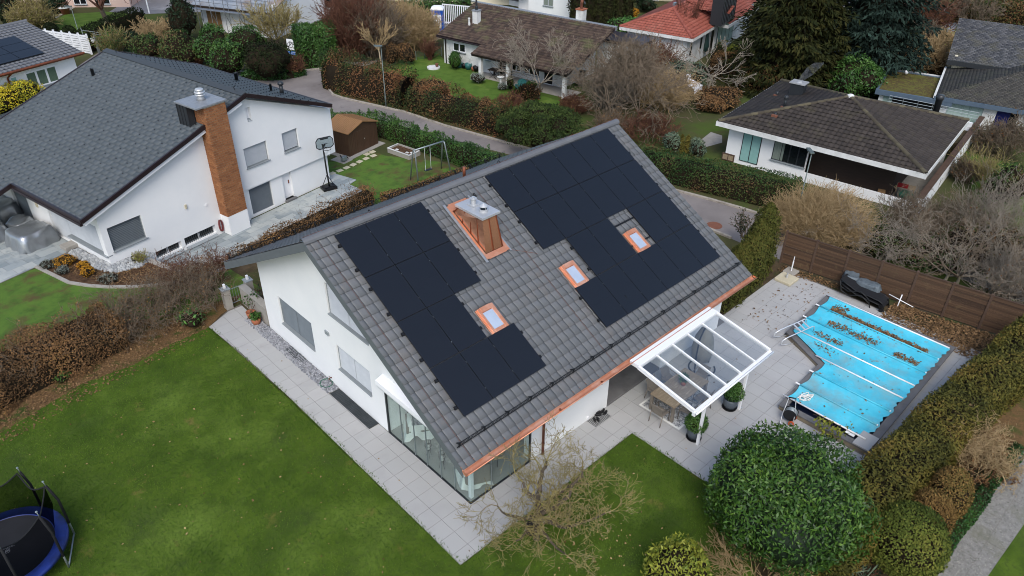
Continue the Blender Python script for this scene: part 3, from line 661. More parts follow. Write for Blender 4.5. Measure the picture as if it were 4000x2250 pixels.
for line in ([(19.2, 38.9), (18.75, 37.6), (18.85, 36.6), (19.3, 35), (20.55, 31), (21.0, 27), (22.3, 21.0), (23.4, 15.5)], [(24.3, 10.9), (25.0, 8), (25.4, 6), (25.7, 3.5)], [(16.0, 48), (16.6, 46.3), (18.0, 45.2), (20.2, 44.2), (22.2, 43.5)], [(20.0, 39.9), (22.1, 41.6), (26.5, 42.4), (30.7, 43.2)], [(22.05, 4.6), (22.0, 6.4), (22.1, 8)]):
    for a, b in zip(line, line[1:]):
        n = max(1, int(math.dist(a, b)/1.0))
        for i in range(n):
            p = [a[k]+(b[k]-a[k])*i/n for k in (0, 1)]; q = [a[k]+(b[k]-a[k])*(i+.985)/n for k in (0, 1)]; _mb.bar((*p, GB+.05), (*q, GB+.05), .16, .14)
tag(_mb.build('kerb', 'kerb', bevel=.02), kind='structure')
# footpaths
sheet('footpath', [(7.2, -11.02), (15.2, -11.12), (15.2, -12.3), (7.2, -12.0)], .012, 'concrete_path')
_mb = MB()
for x, y0, y1 in ((9.4, -11.06, -11.62), (10.3, -11.62, -12.1), (11.5, -11.1, -11.65), (12.6, -11.65, -12.15), (8.3, -11.65, -12.05)): _mb.box(x-.006, x+.006, y1, y0, .0, .0165)
_mb.box(7.3, 15, -11.626, -11.618, 0, .016); tag(_mb.build('path_joint', 'joint'), kind='structure')
sheet('footpath', [(26.55, .3), (27.5, .4), (28.3, -9.5), (27.0, -9.5)], GB+.012, 'concrete_path')
# lawns beyond
sheet('lawn', [(9.75, 25.4), (11.05, 25.7), (11.65, 23.8), (11.0, 23.55), (11.3, 21.8), (10.4, 21.2), (10.5, 19.5), (17.2, 19.6), (16.9, 22.6), (15.8, 24.2), (15.0, 25.6), (14.7, 26.9), (13.25, 26.55), (11.6, 27.2), (10, 28)], GB+.006, 'lawn_brown')
sheet('lawn', [(23.6, 40.3), (27.7, 41.2), (31.6, 40.8), (30.4, 38.2), (30.8, 34.9), (30.3, 31), (30.6, 25), (29, 22.6), (25, 22), (23.6, 27), (22.4, 33)], GB+.006, 'lawn_far')
sheet('lawn', [(8.0, 72.2), (8.8, 73.8), (10.1, 74.6), (11.9, 76.7), (13.6, 75.9), (15.2, 75.2), (17.4, 72.2), (16.4, 69.6), (11.0, 67.4), (8.4, 67)], GB+.006, 'lawn_far')
sheet('lawn', [(35, -3), (43.5, .6), (43.5, -20), (34, -20)], GB+.006, 'lawn_far')
sheet('pool_terrace', [(57, 20.5), (70, 25.5), (73, 17), (60, 12.5)], GB+.005, 'concrete')
# ================================================================== main house
RP = math.radians(29.643); CR, SR = math.cos(RP), math.sin(RP); RY, RZ = 7.7217, 7.3311
def roof_pt(x, s, up=0): return (x, RY-s*CR+up*SR, RZ-s*SR+up*CR)
XL, XR = -.78, 14.32; S0, S1 = 1.07, 9.60; APZ = 6.845; APY = 6.80
BP = math.atan2(APZ-2.93, 13.87-APY); CB, SB = math.cos(BP), math.sin(BP); SBK = math.hypot(13.87-APY, APZ-2.93)
house = thing('house', 'white gabled house with grey tiled roof, black solar panels and a tall copper chimney', 'house', (0, 0, 0))
# walls
mb = MB(); GW = [(2.35, 2.3), (0.05, 2.3), (0.05, 2.62), (6.8, 6.5), (12.6, 3.28), (12.6, -.1), (4.3, -.1), (4.3, 2.3)]
W1 = rect(8.84, 11.28, .97, 2.25); W2 = rect(5.13, 7.19, 1.12, 2.22); W3 = [(4.93, 3.48), (7.36, 3.48), (7.36, 4.75), (6.3, 5.0), (4.93, 4.95)]
mb.wall((0, 0, 0), (0, 1, 0), (-1, 0, 0), GW, [W1, W2, W3], .3)
mb.box(2.6, 6.5, 0, .3, -.1, 2.75); mb.box(6.2, 6.5, .3, 1.2, -.1, 2.75); mb.box(9.6, 13.55, 0, .3, -.1, 2.75); mb.box(9.6, 9.9, .3, 1.2, -.1, 2.75)
mb.box(13.25, 13.55, .3, 12.6, -.1, 2.9); mb.box(.3, 13.25, 12.3, 12.6, -.1, 3.2); mb.wall((13.55, 0, 2.7), (0, 1, 0), (1, 0, 0), [(0, 0), (12.6, 0), (12.6, .5), (6.8, 3.8), (0, 0.05)], (), .28)
mb.box(.3, 4.5, 4.3, 4.5, 0, 2.5); mb.box(4.5, 4.7, .3, 4.5, 0, 2.5); mb.box(.0, 4.6, .32, 4.4, 2.36, 2.46); mb.box(6.5, 9.6, .3, 1.2, 2.35, 2.6)
mb.build('wall', 'white_wall', house)
mb = MB(); mb.box(.0, 4.5, 0.0, 4.3, -.05, .035); mb.build('floor', 'floor_tile', house)
mb = MB(); mb.box(6.5, 9.6, -.02, 1.2, -.05, .12); mb.build('door_step', 'coping', house, bevel=.01)
# roof body: boards and soffit under the tiles
mb = MB()
def slab(y0, z0, y1, z1, x0, x1, t, d):
    for i in (0, 1): pass
    mb.add([(x, y, z-dd) for x in (x0, x1) for (y, z) in ((y0, z0), (y1, z1)) for dd in (d, d+t)], [(0, 1, 3, 2), (4, 6, 7, 5), (0, 4, 5, 1), (2, 3, 7, 6), (0, 2, 6, 4), (1, 5, 7, 3)])
fy, fz = roof_pt(0, S1)[1:]
slab(APY, APZ, fy, fz, XL+.02, XR-.02, .16, .03); slab(APY, APZ, 13.87, 2.93, XL+.02, XR-.02, .16, .03)
mb.build('roof_deck', 'grey_trim', house)
mb = MB()
for x in (XL, XR-.03):
    for (y0, z0, y1, z1) in ((APY, APZ, fy, fz), (APY, APZ, 13.87, 2.93)):
        mb.add([(xx, y, z-dd) for xx in (x, x+.03) for (y, z) in ((y0, z0), (y1, z1)) for dd in (.012, .34)], [(0, 1, 3, 2), (4, 6, 7, 5), (0, 4, 5, 1), (2, 3, 7, 6), (0, 2, 6, 4), (1, 5, 7, 3)])
mb.pieces('bargeboard', 'grey_trim', house)
tiles('roof', house, 'tile_grey', (0, RY, RZ), (1, 0, 0), (0, -CR, -SR), S0, S1, .345, lambda s: XL, lambda s: XR, .30, FLAT, .03)
tiles('roof', house, 'tile_grey', (0, APY, APZ), (1, 0, 0), (0, CB, -SB), 0.02, SBK, .345, lambda s: XL, lambda s: XR, .30, FLAT, .03)
ridge_caps('ridge_cap', house, 'ridge_grey', (XL-.02, APY, APZ-.03), (XR+.02, APY, APZ-.03), .15, .36)
# solar panels
PWD, PHT = 1.134, 1.762
def panel_mesh():
    mb = MB(); mb.obox((0, 0, 0), (PWD/2, 0, 0), (0, PHT/2, 0), (0, 0, .017)); mb.cur = 1
    mb.obox((0, 0, .0175), (PWD/2-.02, 0, 0), (0, .0045, 0), (0, 0, .001))
    for x in (-1, 1): mb.obox((x*(PWD/2-.006), 0, .0175), (.006, 0, 0), (0, PHT/2, 0), (0, 0, .0015))
    for y in (-1, 1): mb.obox((0, y*(PHT/2-.006), .0175), (PWD/2-.012, 0, 0), (0, .006, 0), (0, 0, .0015))
    return mb
pm = None
def place_panel(x0, s0, c, r):
    global pm
    if pm is None: o = panel_mesh().build('solar_panel', ['panel', 'panel_line'], house); pm = o
    else: o = pm.copy(); COL.objects.link(o)
    o.location = roof_pt(x0+(c+.5)*1.154, s0+(r+.5)*1.782, .155); o.rotation_euler = (RP, 0, 0)
for r in range(4):
    for c in range(3):
        if not (r == 2 and c == 2): place_panel(.1926, 1.375, c, r)
for r in range(4):
    for c in range(6):
        if not (r == 2 and c in (0, 3)): place_panel(6.6141, 1.3585, c, r)
mb = MB()
for x0, n, s0, rows in ((.1926, 3, 1.375, range(4)), (6.6141, 6, 1.3585, range(4))):
    for r in rows:
        for f in (.22, .78):
            s = s0+(r+f)*1.782; x1 = x0+n*1.154
            if x0 < 1 and r == 2: x1 -= 1.154
            xa = x0+(1.154 if (x0 > 1 and r == 2) else 0)
            mb.bar(roof_pt(xa-.1, s, .1), roof_pt(x1+.06, s, .1), .05, .05, (0, -SR, CR))
            mb.obox(roof_pt(xa-.05, s, .13), (.04, 0, 0), (0, .05*CR, .05*SR), (0, -.03*SR, .03*CR)); mb.obox(roof_pt(x1+.03, s, .13), (.03, 0, 0), (0, .05*CR, .05*SR), (0, -.03*SR, .03*CR))
mb.pieces('mounting_rail', 'black', house)
mb = MB()
for x0, n, s0 in ((.1926, 3, 1.375), (6.6141, 6, 1.3585)):
    for r in range(4):
        for c in range(1, n):
            if (x0 > 1 and r == 2 and c in (1, 3, 4)) or (x0 < 1 and r == 2 and c == 2): continue
            for f in (.22, .78): mb.obox(roof_pt(x0+c*1.154-.01, s0+(r+f)*1.782-.01, .176), (.016, 0, 0), (0, .02*CR, .02*SR), (0, -.002*SR, .002*CR))
mb.pieces('panel_clamp', 'galv', house)
# snow guards
def snow_guard(p_of, x0, x1, upv, h=.23):
    mb = MB(); n = int((x1-x0)/.16)
    up = Vector(upv)*h
    a = Vector(p_of(x0)); b = Vector(p_of(x1)); d = (b-a)/n
    mb.bar(a+up, b+up, .016, .016); mb.bar(a+up*.12, b+up*.12, .016, .016)
    for i in range(n):
        p = a+d*i; mb.bar(p+up*.12, p+d+up, .007, .012); mb.bar(p+up, p+d+up*.12, .007, .012)
    for i in range(0, n+1, 6):
        p = a+d*min(i, n-1)+d*.5; mb.bar(p-up*.1, p+up*1.05, .035, .03); mb.bar(p+up*1.0, p+Vector((0, .14 if upv[1] < 0 else -.14, .05)), .02, .03)
    return mb.build('snow_guard', 'iron', house)
snow_guard(lambda x: roof_pt(x, 9.06, .05), -.55, 14.2, (0, -SR*.35, CR))
def back_pt(x, s, up=0): return (x, APY+s*CB+up*SB, APZ-s*SB+up*CB)
snow_guard(lambda x: back_pt(x, SBK-.35, .05), -.7, 14.2, (0, SB*.35, CB))
# copper gutter and downpipes
mb = MB(); gy, gz = fy-.13, fz-.02; n = 9
ang = [PI+PI*j/(n-1) for j in range(n)]
for rr in (.12, .112): mb.add([(x, gy+rr*math.cos(a), gz+rr*math.sin(a)) for x in (XL-.02, XR+.03) for a in ang], [(j, j+1, n+j+1, n+j) for j in range(n-1)])
mb.tube([(XL-.02, gy-.12, gz), (XR+.03, gy-.12, gz)], .016, 6); mb.tube([(XL-.02, gy+.12, gz), (XR+.03, gy+.12, gz)], .008, 6)
for x in (XL-.02, XR+.03): mb.add([(x, gy+.08*math.cos(a), gz+.08*math.sin(a)) for a in ang], [tuple(range(n))])
mb.add([(x, y, z) for x in (XL, XR) for y, z in ((fy+.1, fz+.045), (fy-.04, fz-.03))], [(0, 1, 3, 2)])
mb.build('gutter', 'copper', house, True)
mb = MB(); mb.tube([(5.1, gy, gz-.08), (5.1, gy, gz-.16), (5.1, -.3, gz-.3), (5.0, -.07, gz-.42)], .045, 10); mb.tube([(3.13, gy+.02, gz-.08), (3.13, gy+.05, gz-.2), (3.13, -.07, gz-.5), (3.13, -.07, .02)], .045, 10)
for z in (.5, 1.5): mb.tube([(3.13, -.07, z), (3.13, -.07, z+.05)], .055, 10)
mb.pieces('downpipe', 'copper_dull', house, True)
# skylights
def skylight(x, w=.62):
    s0, s1 = 5.74, 6.72; mb = MB()
    def bx(xa, xb, sa, sb, z0, z1):
        c = roof_pt((xa+xb)/2, (sa+sb)/2, (z0+z1)/2); mb.obox(c, ((xb-xa)/2, 0, 0), (0, (sb-sa)/2*CR, (sb-sa)/2*SR), (0, -(z1-z0)/2*SR, (z1-z0)/2*CR))
    bx(x-.06, x+w+.06, s0-.06, s1+.08, .0, .105); bx(x, x+.1, s0+.02, s1, .1, .19); bx(x+w-.1, x+w, s0+.02, s1, .1, .19); bx(x+.1, x+w-.1, s0+.02, s0+.2, .1, .21); bx(x+.1, x+w-.1, s1-.12, s1, .1, .18)
    f = mb.build('skylight', 'copper', house, bevel=.008); mb = MB(); bx(x+.1, x+w-.1, s0+.2, s1-.12, .1, .165); mb.build('pane', 'skylight_glass', f)
for x in (2.79, 6.71, 10.24): skylight(x)
# chimney: copper clad, wider at its foot, steel slab on top
b0 = [(4.46, 5.95), (5.28, 5.95), (5.28, 4.16), (4.46, 4.16)]; zt = 6.56; t0 = [(4.62, 5.78), (5.38-.1, 5.78), (5.28, 4.56), (4.66, 4.56)]
zr = lambda y: APZ-(APY-y)*math.tan(RP)
mb = MB(); mb.add([(x, y, zr(y)-.1) for x, y in b0]+[(x, y, zt) for x, y in t0], [(0, 3, 7, 4), (3, 2, 6, 7), (2, 1, 5, 6), (1, 0, 4, 5)])
chim = mb.build('chimney', 'copper_mirror', house)
mb = MB()
for f in (.03, .3, .55, .78):
    a = Vector((b0[0][0], b0[0][1]+(b0[3][1]-b0[0][1])*f, 0)); a.z = zr(a.y)+.02; b = Vector((t0[0][0]+(t0[3][0]-t0[0][0])*f, t0[0][1]+(t0[3][1]-t0[0][1])*f, zt)); mb.bar(a, b, .03, .03, (0, 1, 0))
for f in (.45, .97):
    a = Vector((b0[3][0]+(b0[2][0]-b0[3][0])*f, b0[3][1], zr(4.16))); b = Vector((t0[3][0]+(t0[2][0]-t0[3][0])*f, t0[3][1], zt)); mb.bar(a, b, .03, .03, (1, 0, 0))
mb.pieces('seam', 'copper_seam', chim)
mb = MB(); mb.box(4.57, 5.39, 4.45, 5.89, zt, zt+.09); mb.build('chimney_cap', 'steel', chim, bevel=.006)
mb = MB(); mb.lathe((5.02, 5.42, zt+.09), [(.15, 0), (.15, .03), (.1, .04), (.1, .2), (.12, .22), (.12, .25), (.06, .26), (.06, .3)], 20); mb.box(4.86, 5.18, 5.26, 5.58, zt+.09, zt+.115); mb.build('flue', 'steel', chim, False)
mb = MB(); mb.lathe((4.98, 4.85, zt+.09), [(.15, 0), (.15, .05), (.13, .06), (.13, .07)], 20); mb.lathe((4.98, 4.85, zt+.27), [(.155, 0), (.15, .02), (.02, .11), (.0, .115)], 20)
for a in (0.4, 2.5, 4.6): mb.bar((4.98+.12*math.cos(a), 4.85+.12*math.sin(a), zt+.14), (4.98+.12*math.cos(a), 4.85+.12*math.sin(a), zt+.28), .015, .015)
mb.build('cowl', 'steel', chim); mb = MB(); mb.lathe((4.98, 4.85, zt+.161), [(.115, 0), (.0, .001)], 20); mb.build('flue_mouth', 'black', chim)
mb = MB()
for (xa, xb, ya, yb, mt) in ((4.37, 4.46, 4.0, 6.1, 0), (5.28, 5.42, 4.0, 6.1, 0), (4.46, 5.28, 3.98, 4.17, 0), (4.46, 5.28, 5.9, 6.15, 0)):
    mb.add([(x, y, zr(y)+.085) for x, y in ((xa, ya), (xb, ya), (xb, yb), (xa, yb))], [(0, 1, 2, 3)])
mb.pieces('flashing', 'copper', chim); mb = MB()
for (xa, xb, ya, yb) in ((4.27, 4.38, 3.92, 6.2), (5.4, 5.48, 3.95, 6.2)): mb.add([(x, y, zr(y)+.075) for x, y in ((xa, ya), (xb, ya), (xb, yb), (xa, yb))], [(0, 1, 2, 3)])
mb.pieces('lead_apron', 'lead', chim)
# small fittings on the roof: safety hooks, lightning wire, back vent and flashings
mb = MB()
for x, s, bk in ((.05, 1.2, 0), (5.7, 1.9, 0), (8.2, 7.9, 0), (2.0, .5, 1), (7.9, .45, 1), (11.6, .25, 1)):
    f = back_pt if bk else roof_pt; mb.tube([f(x, s, .04), f(x, s-.1, .14), f(x+.02, s-.02, .2), f(x+.03, s+.1, .16)], .016, 6)
mb.pieces('safety_hook', 'black', house)
mb = MB(); mb.tube([roof_pt(-.35, s, .07) for s in (1.1, 4, 7, 9.6)], .0035, 4); mb.tube([roof_pt(5.95, s, .07) for s in (1.1, 3, 4.6, 9.5)], .0035, 4); mb.tube([(XL, APY, APZ+.16), (XR, APY, APZ+.16)], .006, 5); mb.tube([roof_pt(5.3, 4.15, .06), roof_pt(6.4, 4.9, .06)], .006, 5)
mb.pieces('lightning_wire', 'copper_dull', house)
mb = MB(); mb.tube([back_pt(6.6, 1.1, 0), tuple(Vector(back_pt(6.6, 1.1, 0))+Vector((0, 0, .5)))], .06, 12); mb.build('vent_pipe', 'copper_dull', house, True)
mb = MB()
for x0, x1, s in ((4.5, 5.3, .7), (8.0, 9.0, .75)): mb.add([back_pt(x, ss, .06) for x, ss in ((x0, s), (x1, s), (x1, s+.16), (x0, s+.16))], [(0, 1, 2, 3)])
mb.pieces('flashing', 'copper', house)
# windows in the gable with raffstores
def window_gable(y0, y1, z0, z1, m='blind_light', top=None):
    mb = MB(); mb.box(.14, .2, y0, y1, z0, z1); w = mb.build('window', 'dark_frame', house); mb = MB(); n = int((z1-z0-.02)/.062)
    for i in range(n):
        z = z1-.035-i*.062
        mb.add([(x, y, zz) for (x, zz) in ((.065, z-.026), (.115, z+.026)) for y in (y0+.012, y1-.012)], [(0, 1, 3, 2)])
    for yy in (y0+(y1-y0)*.5,): mb.box(.06, .066, yy-.006, yy+.006, z0+.03, z1)
    mb.build('blind', m, w); mb = MB(); mb.box(-.05, .14, y0+.002, y1-.002, z0-.03, z0+.012); mb.build('sill', 'grey_sill', w, bevel=.006); mb = MB()
    for y in (y0+.004, y1-.016): mb.box(.05, .12, y, y+.012, z0+.012, z1)
    mb.pieces('guide_rail', 'grey_sill', w)
window_gable(8.84, 11.28, .97, 2.25, 'blind_dark'); window_gable(5.13, 7.19, 1.12, 2.22, 'blind'); window_gable(4.93, 7.36, 3.48, 4.93, 'blind')
# conservatory corner
mb = MB(); xs = [.0, .87, 1.7, 2.56]; ys = [0, .74, 1.43, 2.15, 2.79, 3.5, 4.26]
mb.box(-.02, 2.62, -.03, .03, 0, .05); mb.box(-.03, .03, -.02, 4.3, 0, .05); mb.box(-.02, 2.62, -.03, .03, 2.24, 2.36); mb.box(-.03, .03, -.02, 4.3, 2.24, 2.36)
conservatory_frame = mb.build('conservatory_frame', 'dark_frame', house)
mb = MB()
for x in xs[1:3]: mb.box(x-.008, x+.008, -.02, .02, .05, 2.24)
for y in ys[1:6]: mb.box(-.02, .02, y-.008, y+.008, .05, 2.24)
mb.pieces('glazing_bar', 'galv', conservatory_frame); mb = MB(); mb.box(2.55, 2.6, -.03, .03, .05, 2.24); mb.box(-.03, .03, 4.24, 4.3, .05, 2.24); mb.pieces('jamb', 'dark_frame', conservatory_frame)
for i in range(3): mb = MB(); mb.box(xs[i]+.01, xs[i+1]-.01, -.006, .006, .05, 2.24); mb.build('glass_pane', 'glass_clear', conservatory_frame)
for i in range(6): mb = MB(); mb.box(-.006, .006, ys[i]+.01, ys[i+1]-.01, .05, 2.24); mb.build('glass_pane', 'glass_clear', conservatory_frame)
mb = MB(); mb.box(.12, .24, .12, .24, .03, 2.36); mb.build('post', 'white_trim', house)
mb = MB(); mb.add([(x, y, z) for y in (.25, 4.33) for x, z in ((0, 2.62), (-.3, 2.52), (-.32, 2.36), (0, 2.36))], [(0, 1, 5, 4), (1, 2, 6, 5), (2, 3, 7, 6), (0, 3, 2, 1), (4, 5, 6, 7)])
mb.add([(-.3, y, 2.37) for y in (.3, 4.3)]+[(-.24, y, 2.2) for y in (4.3, .3)], [(0, 1, 2, 3)]); mb.build('awning_case', 'white_trim', house, bevel=.01)
# sliding door in the recess
mb = MB(); mb.box(6.5, 9.6, 1.0, 1.06, .12, 2.35); mb.build('patio_door', 'window_dark', house); mb = MB(); mb.box(6.5, 9.6, .9, 1.0, .12, .2); mb.box(6.5, 9.6, .9, 1.0, 2.27, 2.35)
for x in (6.5, 8.0, 9.52): mb.box(x, x+.08, .9, 1.0, .2, 2.27)
mb.build('door_frame', 'white_trim', house); mb = MB(); mb.box(8.1, 9.5, .96, .99, .2, 2.27); mb.build('door_curtain', 'curtain', house)
mb = MB(); mb.box(-.05, 0, 7.55, 7.8, 2.38, 2.54); mb.build('wall_lamp', 'grey_sill', house, bevel=.01)
mb = MB(); mb.tube([(0, 7.9, .25), (-.12, 7.9, .27), (-.12, 7.9, .2)], .02, 8); mb.bar((-.08, 7.84, .32), (-.08, 7.96, .32), .015, .015); mb.build('tap', 'copper_dull', house)
mb = MB(); mb.box(5.38, 5.48, -.06, 0, .1, .22); mb.build('power_outlet', 'white_trim', house, bevel=.01)
# steel grates set in the path (light wells) and door mat grate
def grate(name, lab, x0, x1, y0, y1, z, m='iron', st=.075):
    mb = MB(); mb.box(x0, x1, y0, y1, z-.03, z-.024)
    for i in range(int((x1-x0)/st)+1): mb.box(x0+i*st-.006, x0+i*st+.006, y0, y1, z-.02, z)
    for i in range(int((y1-y0)/st)+1): mb.box(x0, x1, y0+i*st-.006, y0+i*st+.006, z-.016, z-.002)
    return tag(mb.build(name, m), lab, 'grate')
mat('grate_steel', ['3f4447', '4a4f52'], rough=.6, metal=.3)
grate('light_well_grate', 'long dark steel grate set in the path along the white gable wall', -.42, -.02, 4.9, 7.4, .05, 'grate_steel', .085)
grate('light_well_grate', 'small dark grate lying in the grey gravel under the gable window', -.3, -.03, 9.7, 10.85, .08, 'grate_steel', .085)
# ================================================================== terrace: glass canopy and what stands under it
can = thing('patio_canopy', 'white aluminium glass canopy over the dining table beside the house', 'canopy', (6.56, -.78, 0))
def cz(y): return 2.5-(-y)*.185            # local y from 0 (house) to -2.6
mb = MB(); mb.box(0, 4.66, -.36, .06, 2.40, 2.56); mb.build('wall_beam', 'white_trim', can, bevel=.01)
mb = MB(); mb.box(-.03, 4.69, -2.7, -2.58, cz(-2.6)-.16, cz(-2.6)+.0); mb.build('front_beam', 'white_trim', can, bevel=.008)
rx = [0.03, .98, 1.88, 2.77, 3.68, 4.63]
for x in rx:
    mb = MB(); wd = .09 if x in (rx[0], rx[-1]) else .055; mb.bar((x, -.3, cz(-.3)+.01), (x, -2.62, cz(-2.62)+.01), wd, .09 if wd < .08 else .14); mb.build('rafter', 'white_trim', can, bevel=.005)
for a, b in zip(rx, rx[1:]):
    mb = MB(); mb.add([(x, y, cz(y)+.02+dz) for dz in (0, .012) for x, y in ((a+.03, -.36), (b-.03, -.36), (b-.03, -2.56), (a+.03, -2.56))], [(0, 1, 2, 3), (7, 6, 5, 4), (0, 4, 5, 1), (2, 6, 7, 3)]); mb.build('glass_pane', 'glass_roof', can)
for x in (.76, 3.35):
    mb = MB(); mb.box(x-.045, x+.045, -2.62, -2.53, 0, cz(-2.6)-.15); p = mb.build('post', 'white_trim', can, bevel=.006); mb = MB(); mb.box(x+.045, x+.1, -2.66, -2.55, .02, .06); mb.build('post_foot', 'steel', p)
mb = MB(); mb.tube([(-.03, -2.74, cz(-2.6)-.02), (4.69, -2.74, cz(-2.6)-.02)], .035, 8); mb.build('rain_gutter', 'white_trim', can, True)
tag(sheet('terrace_rug', [(7.42, -.75), (7.42, -2.52), (9.66, -2.52), (9.66, -.75)], .028, 'rug', kind=None), 'white and grey patterned outdoor rug lying under the dining table', 'rug')
mb = MB()
for x0, x1, y0, y1 in ((7.42, 9.66, -2.52, -2.44), (7.42, 9.66, -.83, -.75), (7.42, 7.5, -2.44, -.83), (9.58, 9.66, -2.44, -.83)): mb.box(x0, x1, y0, y1, .026, .031)
o = mb.build('border', 'cloth_white'); o.parent = bpy.data.objects['terrace_rug']
tb = thing('dining_table', 'long pale wooden garden dining table under the glass canopy', 'table', (8.55, -1.63, .03))
mb = MB(); mb.box(-1.05, 1.05, -.53, .53, .69, .73); mb.build('tabletop', 'table_wood', tb, bevel=.008)
for x in (-.98, .98):
    for y in (-.46, .46): mb = MB(); mb.box(x-.05, x+.05, y-.05, y+.05, 0, .69); mb.build('leg', 'taupe', tb, bevel=.006)
mb = MB(); mb.box(-1.0, 1.0, -.48, .48, .63, .69); mb.build('apron', 'taupe', tb)
def garden_chair(label, loc, rz):
    t = thing('garden_chair', label, 'chair', loc, rz, 'garden chairs around the dining table'); mb = MB(); mb.obox((0, 0, .43), (.23, 0, 0), (0, .22, .012), (0, 0, .012)); mb.build('seat', 'taupe', t, bevel=.01)
    mb = MB(); mb.obox((0, .25, .66), (.22, 0, 0), (0, .05, .2), (0, .012, -.003)); mb.build('backrest', 'taupe', t, bevel=.01)
    for s in (-1, 1):
        mb = MB(); mb.tube([(s*.24, -.22, 0), (s*.24, -.2, .62), (s*.24, .2, .64), (s*.24, .3, .88)], .016, 6); mb.build('arm_frame', 'taupe', t, True)
        mb = MB(); mb.tube([(s*.24, .28, 0), (s*.24, .2, .44)], .016, 6); mb.build('leg', 'taupe', t, True)
    return t
ch = garden_chair('taupe mesh garden chair at the open end of the dining table near the wall', (7.3, -1.75, .02), PI/2)
for lab, l, rz in (('taupe garden chair on the lawn side of the table, nearer the open end', (8.1, -2.35, .03), PI+.1), ('taupe garden chair on the lawn side of the table, nearer the pool', (8.95, -2.35, .03), PI-.06), ('taupe garden chair between table and house wall, nearer the open end', (8.1, -.93, .03), .05), ('taupe garden chair between table and house wall, nearer the pool', (8.95, -.93, .03), -.08), ('taupe garden chair at the pool end of the dining table', (9.85, -1.6, .03), -PI/2)): dup(ch, None, l, rz, lab)
# potted plant on the table
def pot_plant(name, label, cat, loc, r, h, m, E, n, L, W, lm, saucer=False, group=None, rim=True):
    t = thing(name, label, cat, loc, 0, group); mb = MB(); mb.lathe((0, 0, 0), [(r*.7, 0), (r*.93, h*.45), (r, h), (r*1.06, h) if rim else (r, h), (r*1.06, h*.93), (r*.88, h*.92), (r*.85, h*.9), (0, h*.9)][:3]+[(r*.9, h), (r*.86, h*.9), (0, h*.9)], 20); mb.build('pot', m, t, True)
    if saucer: mb = MB(); mb.lathe((0, 0, -.0), [(r*.95, 0), (r*1.0, .04), (r*.9, .045), (0, .03)], 20); mb.build('saucer', 'black', t)
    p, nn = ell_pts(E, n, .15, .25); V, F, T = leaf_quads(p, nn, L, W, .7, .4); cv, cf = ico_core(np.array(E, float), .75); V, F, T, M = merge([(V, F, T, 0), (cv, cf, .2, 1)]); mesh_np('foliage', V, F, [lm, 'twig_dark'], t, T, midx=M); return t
pot_plant('potted_plant', 'small plant in a terracotta pot on the dining table', 'potted plant', (8.75, -1.62, .76), .12, .2, 'terracotta', [(0, 0, .3, .17, .17, .15)], 260, .09, .04, 'leaf_green')
pp = pot_plant('boxwood_pot', 'clipped box ball in a zinc pot at the canopy post nearer the lawn', 'potted plant', (7.5, -3.08, .025), .27, .46, 'zinc_pot', [(0, 0, .72, .37, .37, .35)], 2600, .07, .035, 'leaf_green', True, 'box balls in zinc pots')
dup(pp, None, (9.72, -3.07, .025), 1.9, 'clipped box ball in a zinc pot at the canopy post nearer the pool')
# hanging egg chair under a cover with its curved stand
eg = thing('hanging_chair', 'hanging chair on a curved dark stand wrapped in a beige cover under the canopy', 'chair', (10.75, -.95, .02))
mb = MB(); mb.tube(arc((0.1, -.15, .03), .5, 0, 2*PI*.9, 20, (1, 0, 0), (0, 1, 0)), .03, 8); mb.tube([(-.4, -.15, .03), (-.42, -.12, .9), (-.35, -.1, 1.6), (-.1, -.08, 1.95), (.15, -.08, 1.9)], .03, 8); mb.build('stand', 'iron', eg, True)
mb = MB(); mb.lathe((.35, .1, .1), [(.1, 0), (.36, .15), (.42, .6), (.36, 1.1), (.2, 1.5), (.05, 1.65), (0, 1.66)], 14); mb.build('cover', 'egg_cover', eg, True)
# shoes on the grate by the wall
grate('doormat_grate', 'grey steel doormat grate with shoes beside the white house wall', 5.42, 6.25, -.43, -.03, .032, 'grate_steel', .06)
def shoes(label, x, y, rz):
    t = thing('shoes', label, 'shoes', (x, y, .035), rz, 'black shoes left on the doormat')
    for dx in (-.06, .06): mb = MB(); mb.lathe((dx, 0, 0), [(.04, 0), (.045, .02), (.043, .05), (.025, .07), (0, .06)], 10, 1, 3.0); mb.lathe((dx, -.07, .03), [(.036, 0), (.036, .06), (.02, .05), (0, .03)], 10); mb.build('shoe', 'black', t, True)
    return t
sp = shoes('pair of black shoes at the far corner of the doormat by the wall', 5.95, -.06, .9); dup(sp, None, (6.17, -.15, .04), 1.6, 'pair of black shoes pushed over the edge of the doormat towards the canopy'); dup(sp, None, (5.68, -.22, .04), -.5, 'pair of black shoes standing in the middle of the doormat')
